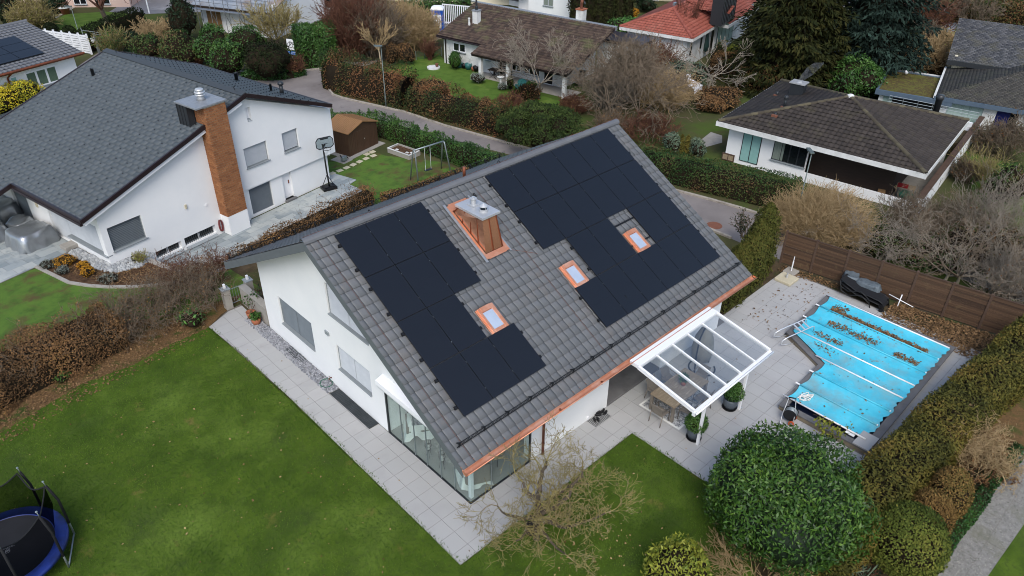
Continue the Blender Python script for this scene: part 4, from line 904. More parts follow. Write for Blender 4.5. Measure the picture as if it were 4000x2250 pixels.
# conservatory furniture
def arm_chair(label, loc, rz):
    t = thing('armchair', label, 'armchair', loc, rz, 'armchairs behind the conservatory glass'); mb = MB(); mb.box(-.36, .36, -.36, .3, .16, .42); mb.build('seat', 'taupe', t, bevel=.03)
    mb = MB(); mb.obox((0, .36, .6), (.38, 0, 0), (0, .06, .03), (0, -.06, .33)); mb.build('backrest', 'taupe', t, bevel=.03)
    for s in (-1, 1): mb = MB(); mb.box(s*.4-.05, s*.4+.05, -.36, .38, .16, .6); mb.build('armrest', 'taupe', t, bevel=.03)
    for s in (-1, 1):
        for y in (-.3, .3): mb = MB(); mb.tube([(s*.36, y, 0), (s*.34, y, .18)], .018, 6); mb.build('leg', 'iron', t)
    return t
def drape(name, label, loc, rz, sx, sy, h, fall):
    n = 22; V = []; 
    for i in range(n):
        for j in range(n):
            u = i/(n-1)*2-1; v = j/(n-1)*2-1; x = u*sx; y = v*sy; e = max(abs(u), abs(v)); z = h-fall*max(0, e-.55)**1.2*2.2*(1+.25*math.sin(5*math.atan2(v, u)+1))+.02*math.sin(9*u+3*v)
            V.append((x*(1-.2*max(0, e-.6)), y*(1-.2*max(0, e-.6)), max(.02, z)))
    F = [(i*n+j, (i+1)*n+j, (i+1)*n+j+1, i*n+j+1) for i in range(n-1) for j in range(n-1)]
    o = mesh_np(name, V, F, 'cloth_white', None, None, True); o.location = loc; o.rotation_euler = (0, 0, rz); return tag(o, label, 'blanket')
arm_chair('armchair under a white throw by the back wall of the conservatory', (.75, 3.55, .04), -.6); arm_chair('armchair under a white throw at the glass corner of the conservatory', (.75, .62, .04), 2.7)
drape('throw_blanket', 'white throw spread over the armchair by the conservatory back wall', (.75, 3.6, .05), -.6, .56, .52, .72, .75); drape('throw_blanket', 'white throw hanging over the armchair at the glass corner', (.72, .68, .05), 2.7, .58, .5, .74, .9)
mb = MB(); mb.obox((0, 0, 0), (.2, 0, .04), (0, .16, .1), (0, -.05, .06)); o = mb.build('cushion', 'cloth_check', bevel=.04); o.location = (.62, 3.42, .82); o.rotation_euler = (.5, .2, -.5); tag(o, 'grey checked cushion on the white armchair behind the glass', 'cushion')
mb = MB(); mb.obox((0, 0, 0), (.15, 0, .04), (0, .13, .06), (0, -.04, .04)); o = mb.build('cushion', 'cushion_red', bevel=.03); o.location = (.55, 1.02, .8); tag(o, 'dark red cushion on the armchair at the glass corner', 'cushion')
tag(sheet('conservatory_rug', [(.55, 1.2), (1.9, 1.2), (1.9, 3.3), (.55, 3.3)], .045, 'rug_in', kind=None), 'pale grey patterned rug on the conservatory floor', 'rug')
def side_table(label, loc, r, h, m):
    t = thing('side_table', label, 'side table', loc, 0, 'round tables in the conservatory'); mb = MB(); mb.lathe((0, 0, h-.03), [(r, 0), (r, .03), (0, .03)], 24); mb.build('tabletop', m, t)
    for a in (0, 2.1, 4.2): mb = MB(); mb.tube([(r*.8*math.cos(a), r*.8*math.sin(a), 0), (r*.6*math.cos(a), r*.6*math.sin(a), h-.03)], .014, 6); mb.build('leg', 'iron', t)
    return t
side_table('round light wooden table on the conservatory rug', (1.05, 2.3, .05), .36, .42, 'table_wood'); side_table('small round grey table by the front glass', (1.75, .75, .04), .32, .5, 'taupe')
def lantern(label, loc):
    t = thing('lantern', label, 'lantern', loc, 0, 'wire lanterns behind the conservatory glass'); mb = MB()
    for a in range(8): q = a*PI/4; mb.tube([(.07*math.cos(q), .07*math.sin(q), .32), (.11*math.cos(q), .11*math.sin(q), .5), (.1*math.cos(q), .1*math.sin(q), .68)], .006, 4)
    for z, r in ((.32, .07), (.5, .11), (.68, .1)): mb.tube(arc((0, 0, z), r, 0, 2*PI, 14, (1, 0, 0), (0, 1, 0)), .007, 4)
    mb.build('cage', 'iron', t); mb = MB()
    for a in (0, 2.1, 4.2): mb.tube([(.1*math.cos(a), .1*math.sin(a), 0), (.06*math.cos(a), .06*math.sin(a), .34)], .008, 4)
    mb.build('stand', 'iron', t); mb = MB(); mb.lathe((0, 0, .34), [(.045, 0), (.045, .14), (0, .14)], 12); mb.build('candle', 'cloth_white', t); return t
l = lantern('black wire lantern on legs standing nearer the white armchair', (.28, 2.45, .04)); dup(l, None, (.3, 1.75, .04), .4, 'black wire lantern on legs standing nearer the glass corner')
# ================================================================== pool
OUT = [(10.95, -4.3), (14.15, -4.15), (15.15, -2.22), (18.95, -2.05), (19.2, -7.4), (11.05, -7.6)]; INN = [(11.22, -4.55), (14.33, -4.42), (15.34, -2.5), (18.72, -2.35), (18.9, -7.12), (11.3, -7.32)]
pool = thing('swimming_pool', 'rectangular pool with a stepped corner under a turquoise safety cover', 'pool', (11, -4.3, 0)); pin = Vector((11, -4.3, 0))
mb = MB(); n = 6
vs = [(x-11, y+4.3, .2) for x, y in OUT]+[(x-11, y+4.3, .2) for x, y in INN]+[(x-11, y+4.3, .15) for x, y in OUT]+[(x-11, y+4.3, -.3) for x, y in INN]
mb.add(vs, [(i, (i+1) % n, n+(i+1) % n, n+i) for i in range(n)]+[(i, 2*n+i, 2*n+(i+1) % n, (i+1) % n) for i in range(n)]+[(n+i, n+(i+1) % n, 3*n+(i+1) % n, 3*n+i) for i in range(n)]); mb.build('coping', 'coping', pool)
mb = MB(); sh = [((x-11)*.996+.02, (y+4.3)*.985-.02) for x, y in OUT]; mb.prism(sh, -.1, .149); mb.build('pool_wall', 'pool_wall', pool)
mb = MB(); mb.prism([(x-11, y+4.3) for x, y in INN], .06, .152); mb.build('water', 'pool_dark', pool)
RODS = [11.47, 12.43, 13.47, 14.49, 15.5, 16.58, 17.78, 18.82]
def ytop(x):
    if x < 14.33: return -4.42+.02*(x-11)/3
    if x < 15.34: return -4.42+(x-14.33)*(1.92/1.01)
    return -2.5+(x-15.34)*.15/3.4
V = []; nx, ny = 190, 46
for i in range(nx):
    x = RODS[0]+(RODS[-1]-RODS[0])*i/(nx-1); k = max(0, min(6, sum(r <= x for r in RODS)-1)); f = (x-RODS[k])/(RODS[k+1]-RODS[k]); sc = math.sin(PI*f)
    y1 = ytop(x)+.11-.08*sc; y0 = -7.3+.05*sc+.04*math.sin(17*x)*sc+.03*math.sin(5*x)
    for j in range(ny):
        v = j/(ny-1); e = min(v, 1-v); y = y0+(y1-y0)*v
        z = .262-.055*sc**.8*min(1, e*7+.3)+.012*math.sin(9*x+4*y+2*math.sin(3*y))*math.exp(-e*14)*sc+.006*math.sin(3.1*x+5*y)*sc
        V.append((x-11, y+4.3, z))
F = [(i*ny+j, (i+1)*ny+j, (i+1)*ny+j+1, i*ny+j+1) for i in range(nx-1) for j in range(ny-1)]
cov = mesh_np('pool_cover', V, F, 'pool_cover', pool, None, True)
for i, x in enumerate(RODS):
    white = i in (0, 3, 4, 7); mb = MB(); ya = ytop(x)+(.26 if i not in (4,) else .1); yb = -7.27
    mb.tube([(x-11, ya+4.3, .285), (x-11, yb+4.3, .285)], .03, 8); r = mb.build('cover_rod', 'white_trim' if white else 'pool_cover', cov, True)
    if not white:
        for a, b in ((ya, ya-.16), (yb, yb+.05)): mb = MB(); mb.tube([(x-11, a+.005+4.3, .285), (x-11, b+4.3, .285)], .033, 8); mb.build('rod_end', 'white_trim', cov)
mb = MB(); mb.box(.35, .62, -2.62, -2.3, .2, .225)
mb.build('skimmer_lid', 'white_trim', pool)
mb = MB(); mb.obox((11.45, -7.3, .23), (.42, 0, 0), (0, .28, 0), (0, 0, .03)); o = mb.build('stone_slab', 'paver', bevel=.01); tag(o, 'pale grey stone slab laid across the pool corner by the brown hedge', 'slab')
# coiled strap on the cover
mb = MB()
for k in range(5): mb.tube([Vector((12.0+.24*math.cos(a+k)*(1+.2*math.sin(3*a+k)), -4.78+.17*math.sin(a+k*.6), .24+.03*math.sin(5*a+k)+k*.012)) for a in np.linspace(0, 5.4, 22)], .018, 5)
tag(mb.build('strap', 'cloth_white', None, True), 'tangle of pale straps lying on the turquoise pool cover', 'strap')
# ladder
lad = thing('pool_ladder', 'chrome pool ladder folded up over the stepped pool corner', 'ladder', (15.2, -2.3, 0))
dx = Vector((1.68, -.45, 0)).normalized(); sd_ = Vector((-.25, -.47, 0))
for s in (0, 1):
    o_ = sd_*s; mb = MB(); mb.tube([o_+Vector((0, .02, .03)), o_-dx*.5+Vector((0, .06, .1)), o_-dx*.74+Vector((0, .06, .22)), o_-dx*.72+Vector((0, .05, .38)), o_-dx*.5+Vector((0, .03, .47)), o_+dx*.85+Vector((0, .02, .56)), o_+dx*.98+Vector((0, .02, .5)), o_+dx*1.0+Vector((0, .02, .27))], .022, 8); mb.build('rail', 'chrome', lad, True)
for t in (.2, .45, .7): mb = MB(); p = dx*t+Vector((0, .02, .53)); mb.bar(p, p+sd_, .07, .025); mb.build('step', 'chrome', lad)
# hose reel trolley
hr = thing('hose_reel', 'silver hose reel trolley with red wheels by the pool wall', 'hose reel', (10.62, -4.92, .02), .25)
mb = MB(); mb.tube([(-.2, -.16, .08), (-.28, -.1, .03), (-.28, .22, .03), (-.1, .25, .3), (.12, .2, .95), (.12, -.02, 1.0), (-.08, -.16, .4), (-.2, -.16, .08)], .018, 6); mb.build('frame', 'steel', hr, True)
mb = MB(); mb.tube([(.115, .2, .8), (.12, .2, .95), (.12, -.02, 1.0), (.09, -.05, .85)], .026, 8); mb.build('grip', 'black', hr, True)
mb = MB(); [mb.tube([Vector((.04+.02*j, 0, .36))+Vector((0, math.cos(a)*.2, math.sin(a)*.2)) for a in np.linspace(0, 6.28, 22)], .014, 5) for j in range(-5, 6)]; mb.build('hose', 'galv', hr, True)
for s in (-1, 1):
    mb = MB(); mb.lathe((0, 0, 0), [(.23, 0), (.23, .015), (.2, .02), (.05, .02), (0, .02)], 20); d = mb.build('drum_side', 'iron', hr); d.rotation_euler = (0, PI/2, 0); d.location = (.04+s*.14, 0, .36)
    mb = MB(); mb.lathe((0, 0, -.025), [(.05, 0), (.1, 0), (.1, .05), (.05, .05)], 18, 1, 1, False); d = mb.build('wheel', 'orange_plastic', hr); d.rotation_euler = (0, PI/2, 0); d.location = (.02+s*.2, -.12, .1)
# slender plant by the pool wall
twig_bush('shrub', 'thin leafy shrub growing at the corner of the pool wall', 'shrub', (10.75, -6.3, .0), .4, 1.2, 4, 2, 'twig', .014, 2, .5, .15, .2, leaves=(160, .13, .07, 'leaf_yellow'), base_r=.06)
# stacked loungers and covers by the fence
def lounger(label, z, yo):
    t = thing('sun_lounger', label, 'sun lounger', (19.95, -3.2+yo, z), -PI/2+.06, 'black loungers stacked by the fence'); prof = [(-.95, .62), (-.6, .5), (-.2, .36), (.3, .34), (.8, .3), (1.0, .22)]
    mb = MB(); 
    for (a, za), (b, zb) in zip(prof, prof[1:]): mb.add([(a, -.3, za), (b, -.3, zb), (b, .3, zb), (a, .3, za)], [(0, 1, 2, 3)])
    mb.build('sling', 'black_cloth', t)
    for s in (-1, 1): mb = MB(); mb.tube([(x, s*.32, zz-.01) for x, zz in prof]+[(1.08, s*.32, .0)], .022, 6); mb.tube([(-.95, s*.32, .6), (-.85, s*.34, .3), (-.5, s*.34, .2), (.0, s*.34, .42), (.4, s*.34, .2), (.5, s*.34, .0)], .022, 6); mb.build('side_frame', 'iron', t, True)
    for x in (-.93, .98): mb = MB(); mb.tube([(x, -.32, .57 if x < 0 else .2), (x, .32, .57 if x < 0 else .2)], .02, 6); mb.build('crossbar', 'iron', t)
    for s in (-1, 1): mb = MB(); mb.lathe((0, 0, -.02), [(.03, 0), (.09, 0), (.09, .04), (.03, .04)], 16); d = mb.build('wheel', 'black', t); d.rotation_euler = (PI/2, 0, 0); d.location = (.95, s*.36, .1)
    return t
lounger('black sling sun lounger at the bottom of the stack by the wooden fence', .02, 0); lounger('black sling sun lounger on top of the stack by the wooden fence', .2, .06)
def heap(name, label, cat, loc, sx, sy, h, m, rz=0, seed=1):
    n = 20; V = []
    for i in range(n):
        for j in range(n):
            u = i/(n-1)*2-1; v = j/(n-1)*2-1; e = (abs(u)**6+abs(v)**6)**(1/6); k = max(0, min(1, (e-.68)/.3)); m_ = (1.22*min(e, .68)+.17*k)/max(e, .01); z = h*(1-k)**.8*(1+.1*math.sin(2.2*u+seed)*math.cos(2*v+seed*2)+.05*math.sin(9*u*v+seed+5*v)); u *= m_*(1+.05*k*math.sin(9*v+seed)); v *= m_*(1+.05*k*math.sin(8*u+seed))
            V.append((u*sx, v*sy, max(0, z)))
    F = [(i*n+j, (i+1)*n+j, (i+1)*n+j+1, i*n+j+1) for i in range(n-1) for j in range(n-1)]; o = mesh_np(name, V, F, m, None, None, True); o.location = loc; o.rotation_euler = (0, 0, rz); return tag(o, label, cat)
mat('tarp_grey', ['4d565c', '5c666c', '3f464b'], scale=5, rough=.6)
heap('tarpaulin', 'grey tarpaulin bundled at the left end of the black loungers', 'tarpaulin', (20.42, -2.35, .42), .35, .36, .35, 'tarp_grey', .4, 2); heap('tarpaulin', 'grey tarpaulin thrown over the middle of the black loungers', 'tarpaulin', (20.38, -3.15, .5), .26, .55, .25, 'tarp_grey', .1, 5)
mb = MB(); mb.box(20.2, 20.5, -3.95, -2.2, .02, .45); tag(mb.build('storage_box', 'black', bevel=.03), 'low black storage box behind the loungers at the fence', 'box')
wp = thing('pole', 'white telescopic pole with a cross handle leaning at the wooden fence', 'pole', (20.7, -4.3, .3)); mb = MB(); mb.tube([(-.02, .3, .1), (.12, -.75, -.12)], .02, 8); mb.build('shaft', 'white_trim', wp, True); mb = MB(); mb.tube([(-.12, -.2, -.25), (.16, -.16, .22)], .025, 8); mb.build('handle', 'white_trim', wp, True)
# parasol feet
ps = thing('parasol_stand', 'square beige stone parasol foot by the column thujas', 'parasol base', (18.98, -.1, .02)); mb = MB(); mb.box(-.4, .4, -.4, .4, 0, .14); mb.build('slab', 'sand_slab', ps, bevel=.03); mb = MB(); mb.lathe((0, 0, .14), [(.05, 0), (.05, .12), (.035, .13), (.035, .25), (0, .25)], 12); mb.build('socket', 'steel', ps); mb = MB(); mb.bar((-.03, 0, .35), (.1, .06, .3), .03, .03); mb.build('crank', 'black', ps)
ps = thing('parasol_stand', 'grey stone parasol foot with a white stub pole against the fence', 'parasol base', (19.75, .1, .02)); mb = MB(); mb.box(-.28, .28, -.28, .28, 0, .1); mb.build('slab', 'concrete', ps, bevel=.02); mb = MB(); mb.lathe((0, 0, .1), [(.03, 0), (.03, .5), (.02, .55), (.02, .75), (0, .75)], 10); mb.build('pole', 'white_trim', ps)
# wooden fence
FA = Vector((20.2, .9, 0)); FB = Vector((21.75, -8.9, 0)); fd = (FB-FA); FLn = fd.length; fdn = fd.normalized(); fnn = Vector((fdn.y, -fdn.x, 0))
fen = thing('wooden_fence', 'brown fence of horizontal weathered boards behind the pool', 'fence', tuple(FA))
for i in range(8):
    p = fdn*(FLn*i/7)+Vector((0, 0, 0)); mb = MB(); mb.obox(p+Vector((0, 0, .86)), fdn*.05, fnn*.05, (0, 0, .88)); mb.build('post', 'wood_brown', fen, bevel=.008)
for i in range(7):
    a = fdn*(FLn*i/7+.05); b = fdn*(FLn*(i+1)/7-.05); mb = MB(); z = .05
    while z < 1.6:
        mb.tc = random.random(); h = .085; mb.obox((a+b)/2+Vector((0, 0, z+h/2))+fnn*(.012 if int(z*100) % 2 else -.004), (b-a)/2, fnn*.011, (0, 0, h/2-.004)); z += h
    mb.tc = .9; mb.obox((a+b)/2+Vector((0, 0, 1.665)), (b-a)/2, fnn*.04, (0, 0, .02)); mb.build('board_panel', 'fence_wood', fen, tint=True)
# ================================================================== gate at the back corner of the path
gp = thing('garden_gate', 'low grey metal garden gate between two block piers', 'gate', (-.1, 15.1, 0))
for x0, x1 in ((-.62, -.32), (.42, .72)):
    mb = MB(); mb.box(x0, x1, -.15, .15, 0, .95); p = mb.build('pier', 'concrete', gp, bevel=.01); mb = MB(); mb.box(x0-.03, x1+.03, -.18, .18, .95, 1.0); mb.build('pier_cap', 'grey_sill', p, bevel=.01); mb = MB(); c = (x0+x1)/2; mb.box(c-.05, c+.05, -.05, .05, 1.0, 1.2); mb.build('pier_lamp', 'white_trim', p, bevel=.01)
mb = MB(); mb.tube([(-.32, 0, .85), (.42, 0, .85)], .015, 6); mb.tube([(-.32, 0, .15), (.42, 0, .15)], .015, 6)
for i in range(7): x = -.27+i*.107; mb.tube([(x, 0, .15), (x, 0, .85)], .009, 5)
mb.build('gate_leaf', 'galv', gp)
mb = MB(); mb.box(.0, .28, 12.75, 15.0, 0, .85); mb.box(-.02, .3, 12.74, 15.0, .85, .9); tag(mb.build('garden_wall', 'concrete'), 'low grey block wall running from the gate to the house corner', 'wall')
pp = pot_plant('terracotta_pot', 'terracotta pot with a small green plant on the gravel by the gate', 'potted plant', (-.28, 13.2, .03), .2, .3, 'terracotta', [(0, 0, .38, .2, .2, .14)], 260, .1, .05, 'leaf_green', False, 'terracotta pots by the gate')
t = thing('terracotta_pot', 'terracotta pot with a leggy sparse shrub against the low grey wall', 'potted plant', (-.22, 13.75, .03), 0, 'terracotta pots by the gate'); mb = MB(); mb.lathe((0, 0, 0), [(.14, 0), (.2, .3), (.17, .3), (.16, .26), (0, .26)], 18); mb.build('pot', 'terracotta', t, True)
S = []; [grow(S, np.array([0, 0, .25]), np.array([rng.normal(0, .4), rng.normal(0, .4), 1.]), .6, .012, 2, 2, .6, .15, .1) for _ in range(5)]; V, F, T = tubes(S); k = rng.integers(0, len(S), 90); pc = np.array([S[i][1] for i in k]); v, ff, tt = leaf_quads(pc, unit(rng.normal(size=(90, 3))+[0, 0, 1]), .13, .08, .5); V, F, T, M = merge([(V, F, T, 0), (v, ff, tt, 1)]); mesh_np('foliage', V, F, ['twig', 'leaf_green'], t, T, midx=M)
mb = MB(); mb.tube([Vector((-.22+.22*math.cos(a)*(1+.05*k), 7.95+.25*math.sin(a), .06+.01*k)) for k in range(3) for a in np.linspace(0, 6.28, 16)], .014, 6); tag(mb.build('garden_hose', 'leaf_dark' if False else 'green_plastic', None, True), 'dark green garden hose coiled on the grey gravel by the tap', 'hose')
# ================================================================== trampoline
tc_ = Vector((-11.0, 7.3, 0)); TR = 1.6
tr = thing('trampoline', 'round trampoline with a blue edge pad, black mat and black safety net', 'trampoline', tuple(tc_))
mb = MB(); mb.lathe((0, 0, .6), [(1.3, 0), (1.3, -.012), (0, -.012)], 64); mb.build('jumping_mat', 'tramp_mat', tr)
mb = MB(); mb.lathe((0, 0, .6), [(1.26, .01), (1.29, .035), (1.55, .03), (TR, .01), (TR, -.09), (TR-.02, -.09)], 64, 1, 1, False); mb.build('edge_pad', 'blue_pad', tr, True)
mb = MB(); mb.tube(arc((0, 0, .55), TR-.03, 0, 2*PI, 64, (1, 0, 0), (0, 1, 0)), .025, 6); mb.build('frame_ring', 'galv', tr, True)
PA = [math.radians(-46+43.5*k) if k < 4 else math.radians(-46+43.5*3+46.5*(k-3)) for k in range(8)]
for k, a in enumerate(PA):
    c, s = math.cos(a), math.sin(a); mb = MB()
    mb.tube([(TR*c*1.03, TR*s*1.03, 0), (TR*c*1.03, TR*s*1.03, .75)], .028, 8); mb.build('leg', 'galv', tr, True)
    mb = MB(); mb.tube([(TR*c*1.03, TR*s*1.03, .5), (TR*c*1.03, TR*s*1.03, 1.5), (TR*c*.95, TR*s*.95, 2.16)], .036, 8); mb.build('net_pole', 'black_cloth', tr, True)
    mb = MB(); mb.tube([(TR*c*.95, TR*s*.95, 2.16), (TR*c*.94, TR*s*.94, 2.34)], .014, 6); mb.lathe((TR*c*.94, TR*s*.94, 2.33), [(.03, 0), (.03, .03), (0, .035)], 10); mb.build('pole_cap', 'galv', tr, True)
for k in range(0, 8, 2): a, b = PA[k], PA[(k+1) % 8]; mb = MB(); mb.tube([(TR*1.03*math.cos(a), TR*1.03*math.sin(a), .03), (TR*1.03*math.cos(b), TR*1.03*math.sin(b), .03)], .025, 8); mb.build('foot_bar', 'galv', tr, True)
V = []; nseg = 64
for i in range(nseg+1):
    a = PA[0]+2*PI*i/nseg; f = (i % 8)/8; sag = .28*math.sin(PI*f)
    for (r, z) in ((1.28, .63), (TR*.93-.12*math.sin(PI*f), 1.4), (TR*.93-.2*math.sin(PI*f), 2.12-sag)): V.append((r*math.cos(a), r*math.sin(a), z))
F = [(i*3+j, (i+1)*3+j, (i+1)*3+j+1, i*3+j+1) for i in range(nseg) for j in range(2)]; mesh_np('safety_net', V, F, 'net', tr)
mb = MB()
for k in range(8): mb.tube([V[(k*8+j)*3+2] for j in range(9)], .02, 6)
mb.build('net_hem', 'black_cloth', tr)
# lettering and emblem on the mat
def text_mesh(body, size, extrude=.002):
    cu = bpy.data.curves.new('lettering', 'FONT'); cu.body = body; cu.size = size; cu.extrude = extrude; cu.align_x = 'CENTER'; cu.align_y = 'CENTER'; tmp = bpy.data.objects.new('tmp', cu); COL.objects.link(tmp); dg = bpy.context.evaluated_depsgraph_get(); me = bpy.data.meshes.new_from_object(tmp.evaluated_get(dg)); bpy.data.objects.remove(tmp); return me
lt = link('mat_lettering', text_mesh('KESSER', .1), 'label_grey', tr); lt.location = (.08, .13, .603); lt.rotation_euler = (0, 0, 2.93)
mb = MB()
for s in (-1, 1): mb.tube([(s*(.02+.04*math.sin(q*1.3)), .07-.035*q+.02*math.cos(q*2.2), .603) for q in np.linspace(0, 4.4, 18)], .008, 4)
for q in (0, 1, 2): mb.tube([(-.06, .06-.055*q, .603), (.0, .085-.055*q, .603), (.06, .06-.055*q, .603)], .007, 4)
em = mb.build('mat_emblem', 'label_grey', tr); em.location = (.06, -.03, 0); em.rotation_euler = (0, 0, 2.93)
mb = MB(); mb.box(-.2, .2, -.004, .004, .602, .604); e2 = mb.build('mat_underline', 'label_grey', tr); e2.location = (.07, .07, 0); e2.rotation_euler = (0, 0, 2.93)
# black pot at the foot of the bare tree
mb = MB(); mb.lathe((.62, -2.05, 0), [(.16, 0), (.2, .28), (.18, .29), (.17, .24), (0, .22)], 18); tag(mb.build('plant_pot', 'black', None, True), 'black plastic plant pot at the foot of the bare tree on the lawn', 'pot')
# ================================================================== neighbour's house on the left
LA = math.radians(10.8); LO = Vector((-2.97, 21.99, 0)); LX = Vector((math.cos(LA), math.sin(LA), 0)); LY = Vector((-LX.y, LX.x, 0))
def lw(x, y): return (LO.x+LX.x*x+LY.x*y, LO.y+LX.y*x+LY.y*y)
nb = thing('house', 'white house with a big grey slate roof and a tall brick chimney on its gable', 'house', tuple(LO), LA)
ra, rb = .3266, .39; RX, RZN = 8.56, 5.9; EL, ER = -.8, 13.95; YF, YB = -.42, 12.05
zl = lambda x: RZN-(RX-x)*ra
zrr = lambda x: RZN-(x-RX)*rb
mb = MB(); OUTL = [(0, -1.2), (0, zl(0)-.3), (RX, RZN-.35), (14.15, zrr(14.15)-.3), (14.15, .86), (7.72, .86), (7.72, -1.2)]
H1 = [rect(.3, 1.98, .6, 1.82), rect(8.1, 9.56, 1.93, 3.02), rect(10.6, 11.66, 1.94, 3.06), rect(8.68, 8.94, 4.35, 5.05), rect(2.16, 3.56, -.7, -.32), rect(3.76, 5.57, -.72, -.28)]
mb.wall((0, 0, 0), (1, 0, 0), (0, -1, 0), OUTL, H1, .3)
mb.wall((0, .14, 0), (1, 0, 0), (0, -1, 0), [(7.6, -1.2), (7.6, .86), (13.6, .86), (13.6, -1.2)], [rect(8.02, 9.46, -.84, .68), rect(10.25, 10.88, -.82, .86)], .25)
mb.box(7.72, 14.15, -.0, .3, .80, .858)
mb.wall((0, 0, 0), (0, 1, 0), (-1, 0, 0), [(0.3, -.3), (0.3, 2.75), (12, 2.75), (12, -.3)], [[(.35, .48), (3.4, .48), (3.4, .02), (4.95, .02), (4.95, 1.95), (.35, 1.95)], rect(6.95, 8.5, .15, 1.95)], .3)
mb.box(13.85, 14.15, .3, 12, .86, 3.4); mb.box(13.3, 13.6, .4, 12, -1.2, .86); mb.box(.3, 13.85, 11.7, 12, -.9, 3.0)
mb.build('wall', 'white_wall', nb)
dxl, dzl = math.cos(math.atan(ra)), math.sin(math.atan(ra)); dxr, dzr = math.cos(math.atan(rb)), math.sin(math.atan(rb)); SL = (RX-EL)/dxl; SE = (RX+3.4)/dxl; SR_ = (ER-RX)/dxr
lim = lambda s: YF
tiles('roof', nb, 'slate', (RX, 0, RZN), (0, 1, 0), (-dxl, 0, -dzl), .1, SL, .29, lambda s: YF, lambda s: YB, .46, SLATE, .008, .5)
tiles('roof_extension', nb, 'slate', (RX, 0, RZN), (0, 1, 0), (-dxl, 0, -dzl), SL, SE, .29, lambda s: 5.72, lambda s: YB, .46, SLATE, .012, .5)
tiles('roof', nb, 'slate', (RX, 0, RZN), (0, 1, 0), (dxr, 0, -dzr), .1, SR_, .29, lambda s: YF, lambda s: YB, .46, SLATE, .008, .5)
mb = MB()
for (x0, z0, x1, z1, ya, yb) in ((RX, RZN, EL, zl(EL), YF, YB), (EL, zl(EL), -3.4, zl(-3.4), 5.74, YB), (RX, RZN, ER, zrr(ER), YF, YB)):
    mb.add([(x, y, z-d) for y in (ya+.02, yb-.02) for x, z in ((x0, z0), (x1, z1)) for d in (.015, .14)], [(0, 1, 3, 2), (4, 6, 7, 5), (0, 4, 5, 1), (2, 3, 7, 6), (0, 2, 6, 4), (1, 5, 7, 3)])
mb.build('roof_deck', 'white_trim', nb)
mb = MB()
for a, b in (((RX, YF, RZN), (EL, YF, zl(EL))), ((RX, YF, RZN), (ER, YF, zrr(ER))), ((EL, YF, zl(EL)), (EL, 5.72, zl(EL))), ((EL, 5.72, zl(EL)), (-3.4, 5.72, zl(-3.4))), ((ER, YF, zrr(ER)), (ER, YB, zrr(ER))), ((RX, YB, RZN), (1.9, YB, zl(1.9))), ((1.9, YB, zl(1.9)), (-3.4, YB, zl(-3.4))), ((RX, YB, RZN), (ER, YB, zrr(ER)))):
    mb.bar(Vector(a)+Vector((0, 0, -.06)), Vector(b)+Vector((0, 0, -.06)), .09, .2)
mb.pieces('verge_trim', 'copper_brown', nb)
mb = MB(); mb.bar((RX-.3, YF+.06, zl(RX-.3)-.27), (EL+.1, YF+.06, zl(EL+.1)-.27), .05, .2); mb.build('verge_board', 'white_trim', nb)
mb = MB(); mb.bar((EL-.02, YF+.05, zl(EL)-.22), (EL-.02, 5.7, zl(EL)-.22), .12, .14); mb.build('eave_gutter', 'copper_brown', nb)
mb = MB()
for sg in (1,): mb.bar((RX-.1, YF, RZN+.035), (RX-.1, YB, RZN+.035), .34, .03, (-dzl, 0, dxl))
mb.build('ridge_strip', 'slate_cut', nb)
# little snow stops in staggered rows (too many to be single parts)
V = []; F = []
def stop(p, dn):
    n = len(V); V.extend([(p[0], p[1]-.035, p[2]), (p[0], p[1]+.035, p[2]), (p[0]-dn*.06, p[1], p[2]+.02), (p[0], p[1], p[2]+.07)]); F.extend([(n, n+1, n+3), (n+1, n+2, n+3), (n+2, n, n+3)])
for r in range(20):
    s = .55+r*.58
    for k in range(14):
        y = YF+.5+k*.92+(.46 if r % 2 else 0)
        if y < YB-.2 and (s < SL-.15 or y > 6.0): stop((RX-s*dxl, y, RZN-s*dzl+.015), -1)
for r in range(9):
    s = .5+r*.56
    for k in range(26):
        y = YF+.35+k*.47
        if s < SR_-.1 and y < YB-.1: stop((RX+s*dxr, y, RZN-s*dzr+.015), 1)
tag(mesh_np('snow_stop', V, F, 'iron', nb), kind='stuff')
mb = MB()
for y in (.35, 10.9): mb.tube([(RX, y, RZN+.02), (RX-.1, y, RZN+.24), (RX+.06, y, RZN+.27)], .018, 6)
mb.pieces('safety_hook', 'iron', nb)
def vent(x, y, z, r, h, ball=0, m='dark_frame'):
    mb = MB(); pr = [(r, -.1), (r, h)]; pr += [(r*.6, h+.02), (r*1.5, h+.1), (r*1.5, h+.2), (r*.5, h+.28), (0, h+.29)] if ball else [(r*1.1, h), (r*.8, h-.02), (0, h-.05)]
    mb.lathe((x, y, z), pr, 14); mb.build('vent_pipe', m, nb, True)
vent(6.6, 10.3, 5.26, .09, .38); vent(12.19, 5.4, 4.48, .1, .45); vent(12.2, 2.41, 4.48, .07, .4); vent(12.6, 2.02, 4.32, .11, .4, 1)
mb = MB(); mb.bar((6.75, 9.95, 5.33), (6.75, 10.7, 5.33), .02, .03); mb.build('flashing', 'lead', nb)
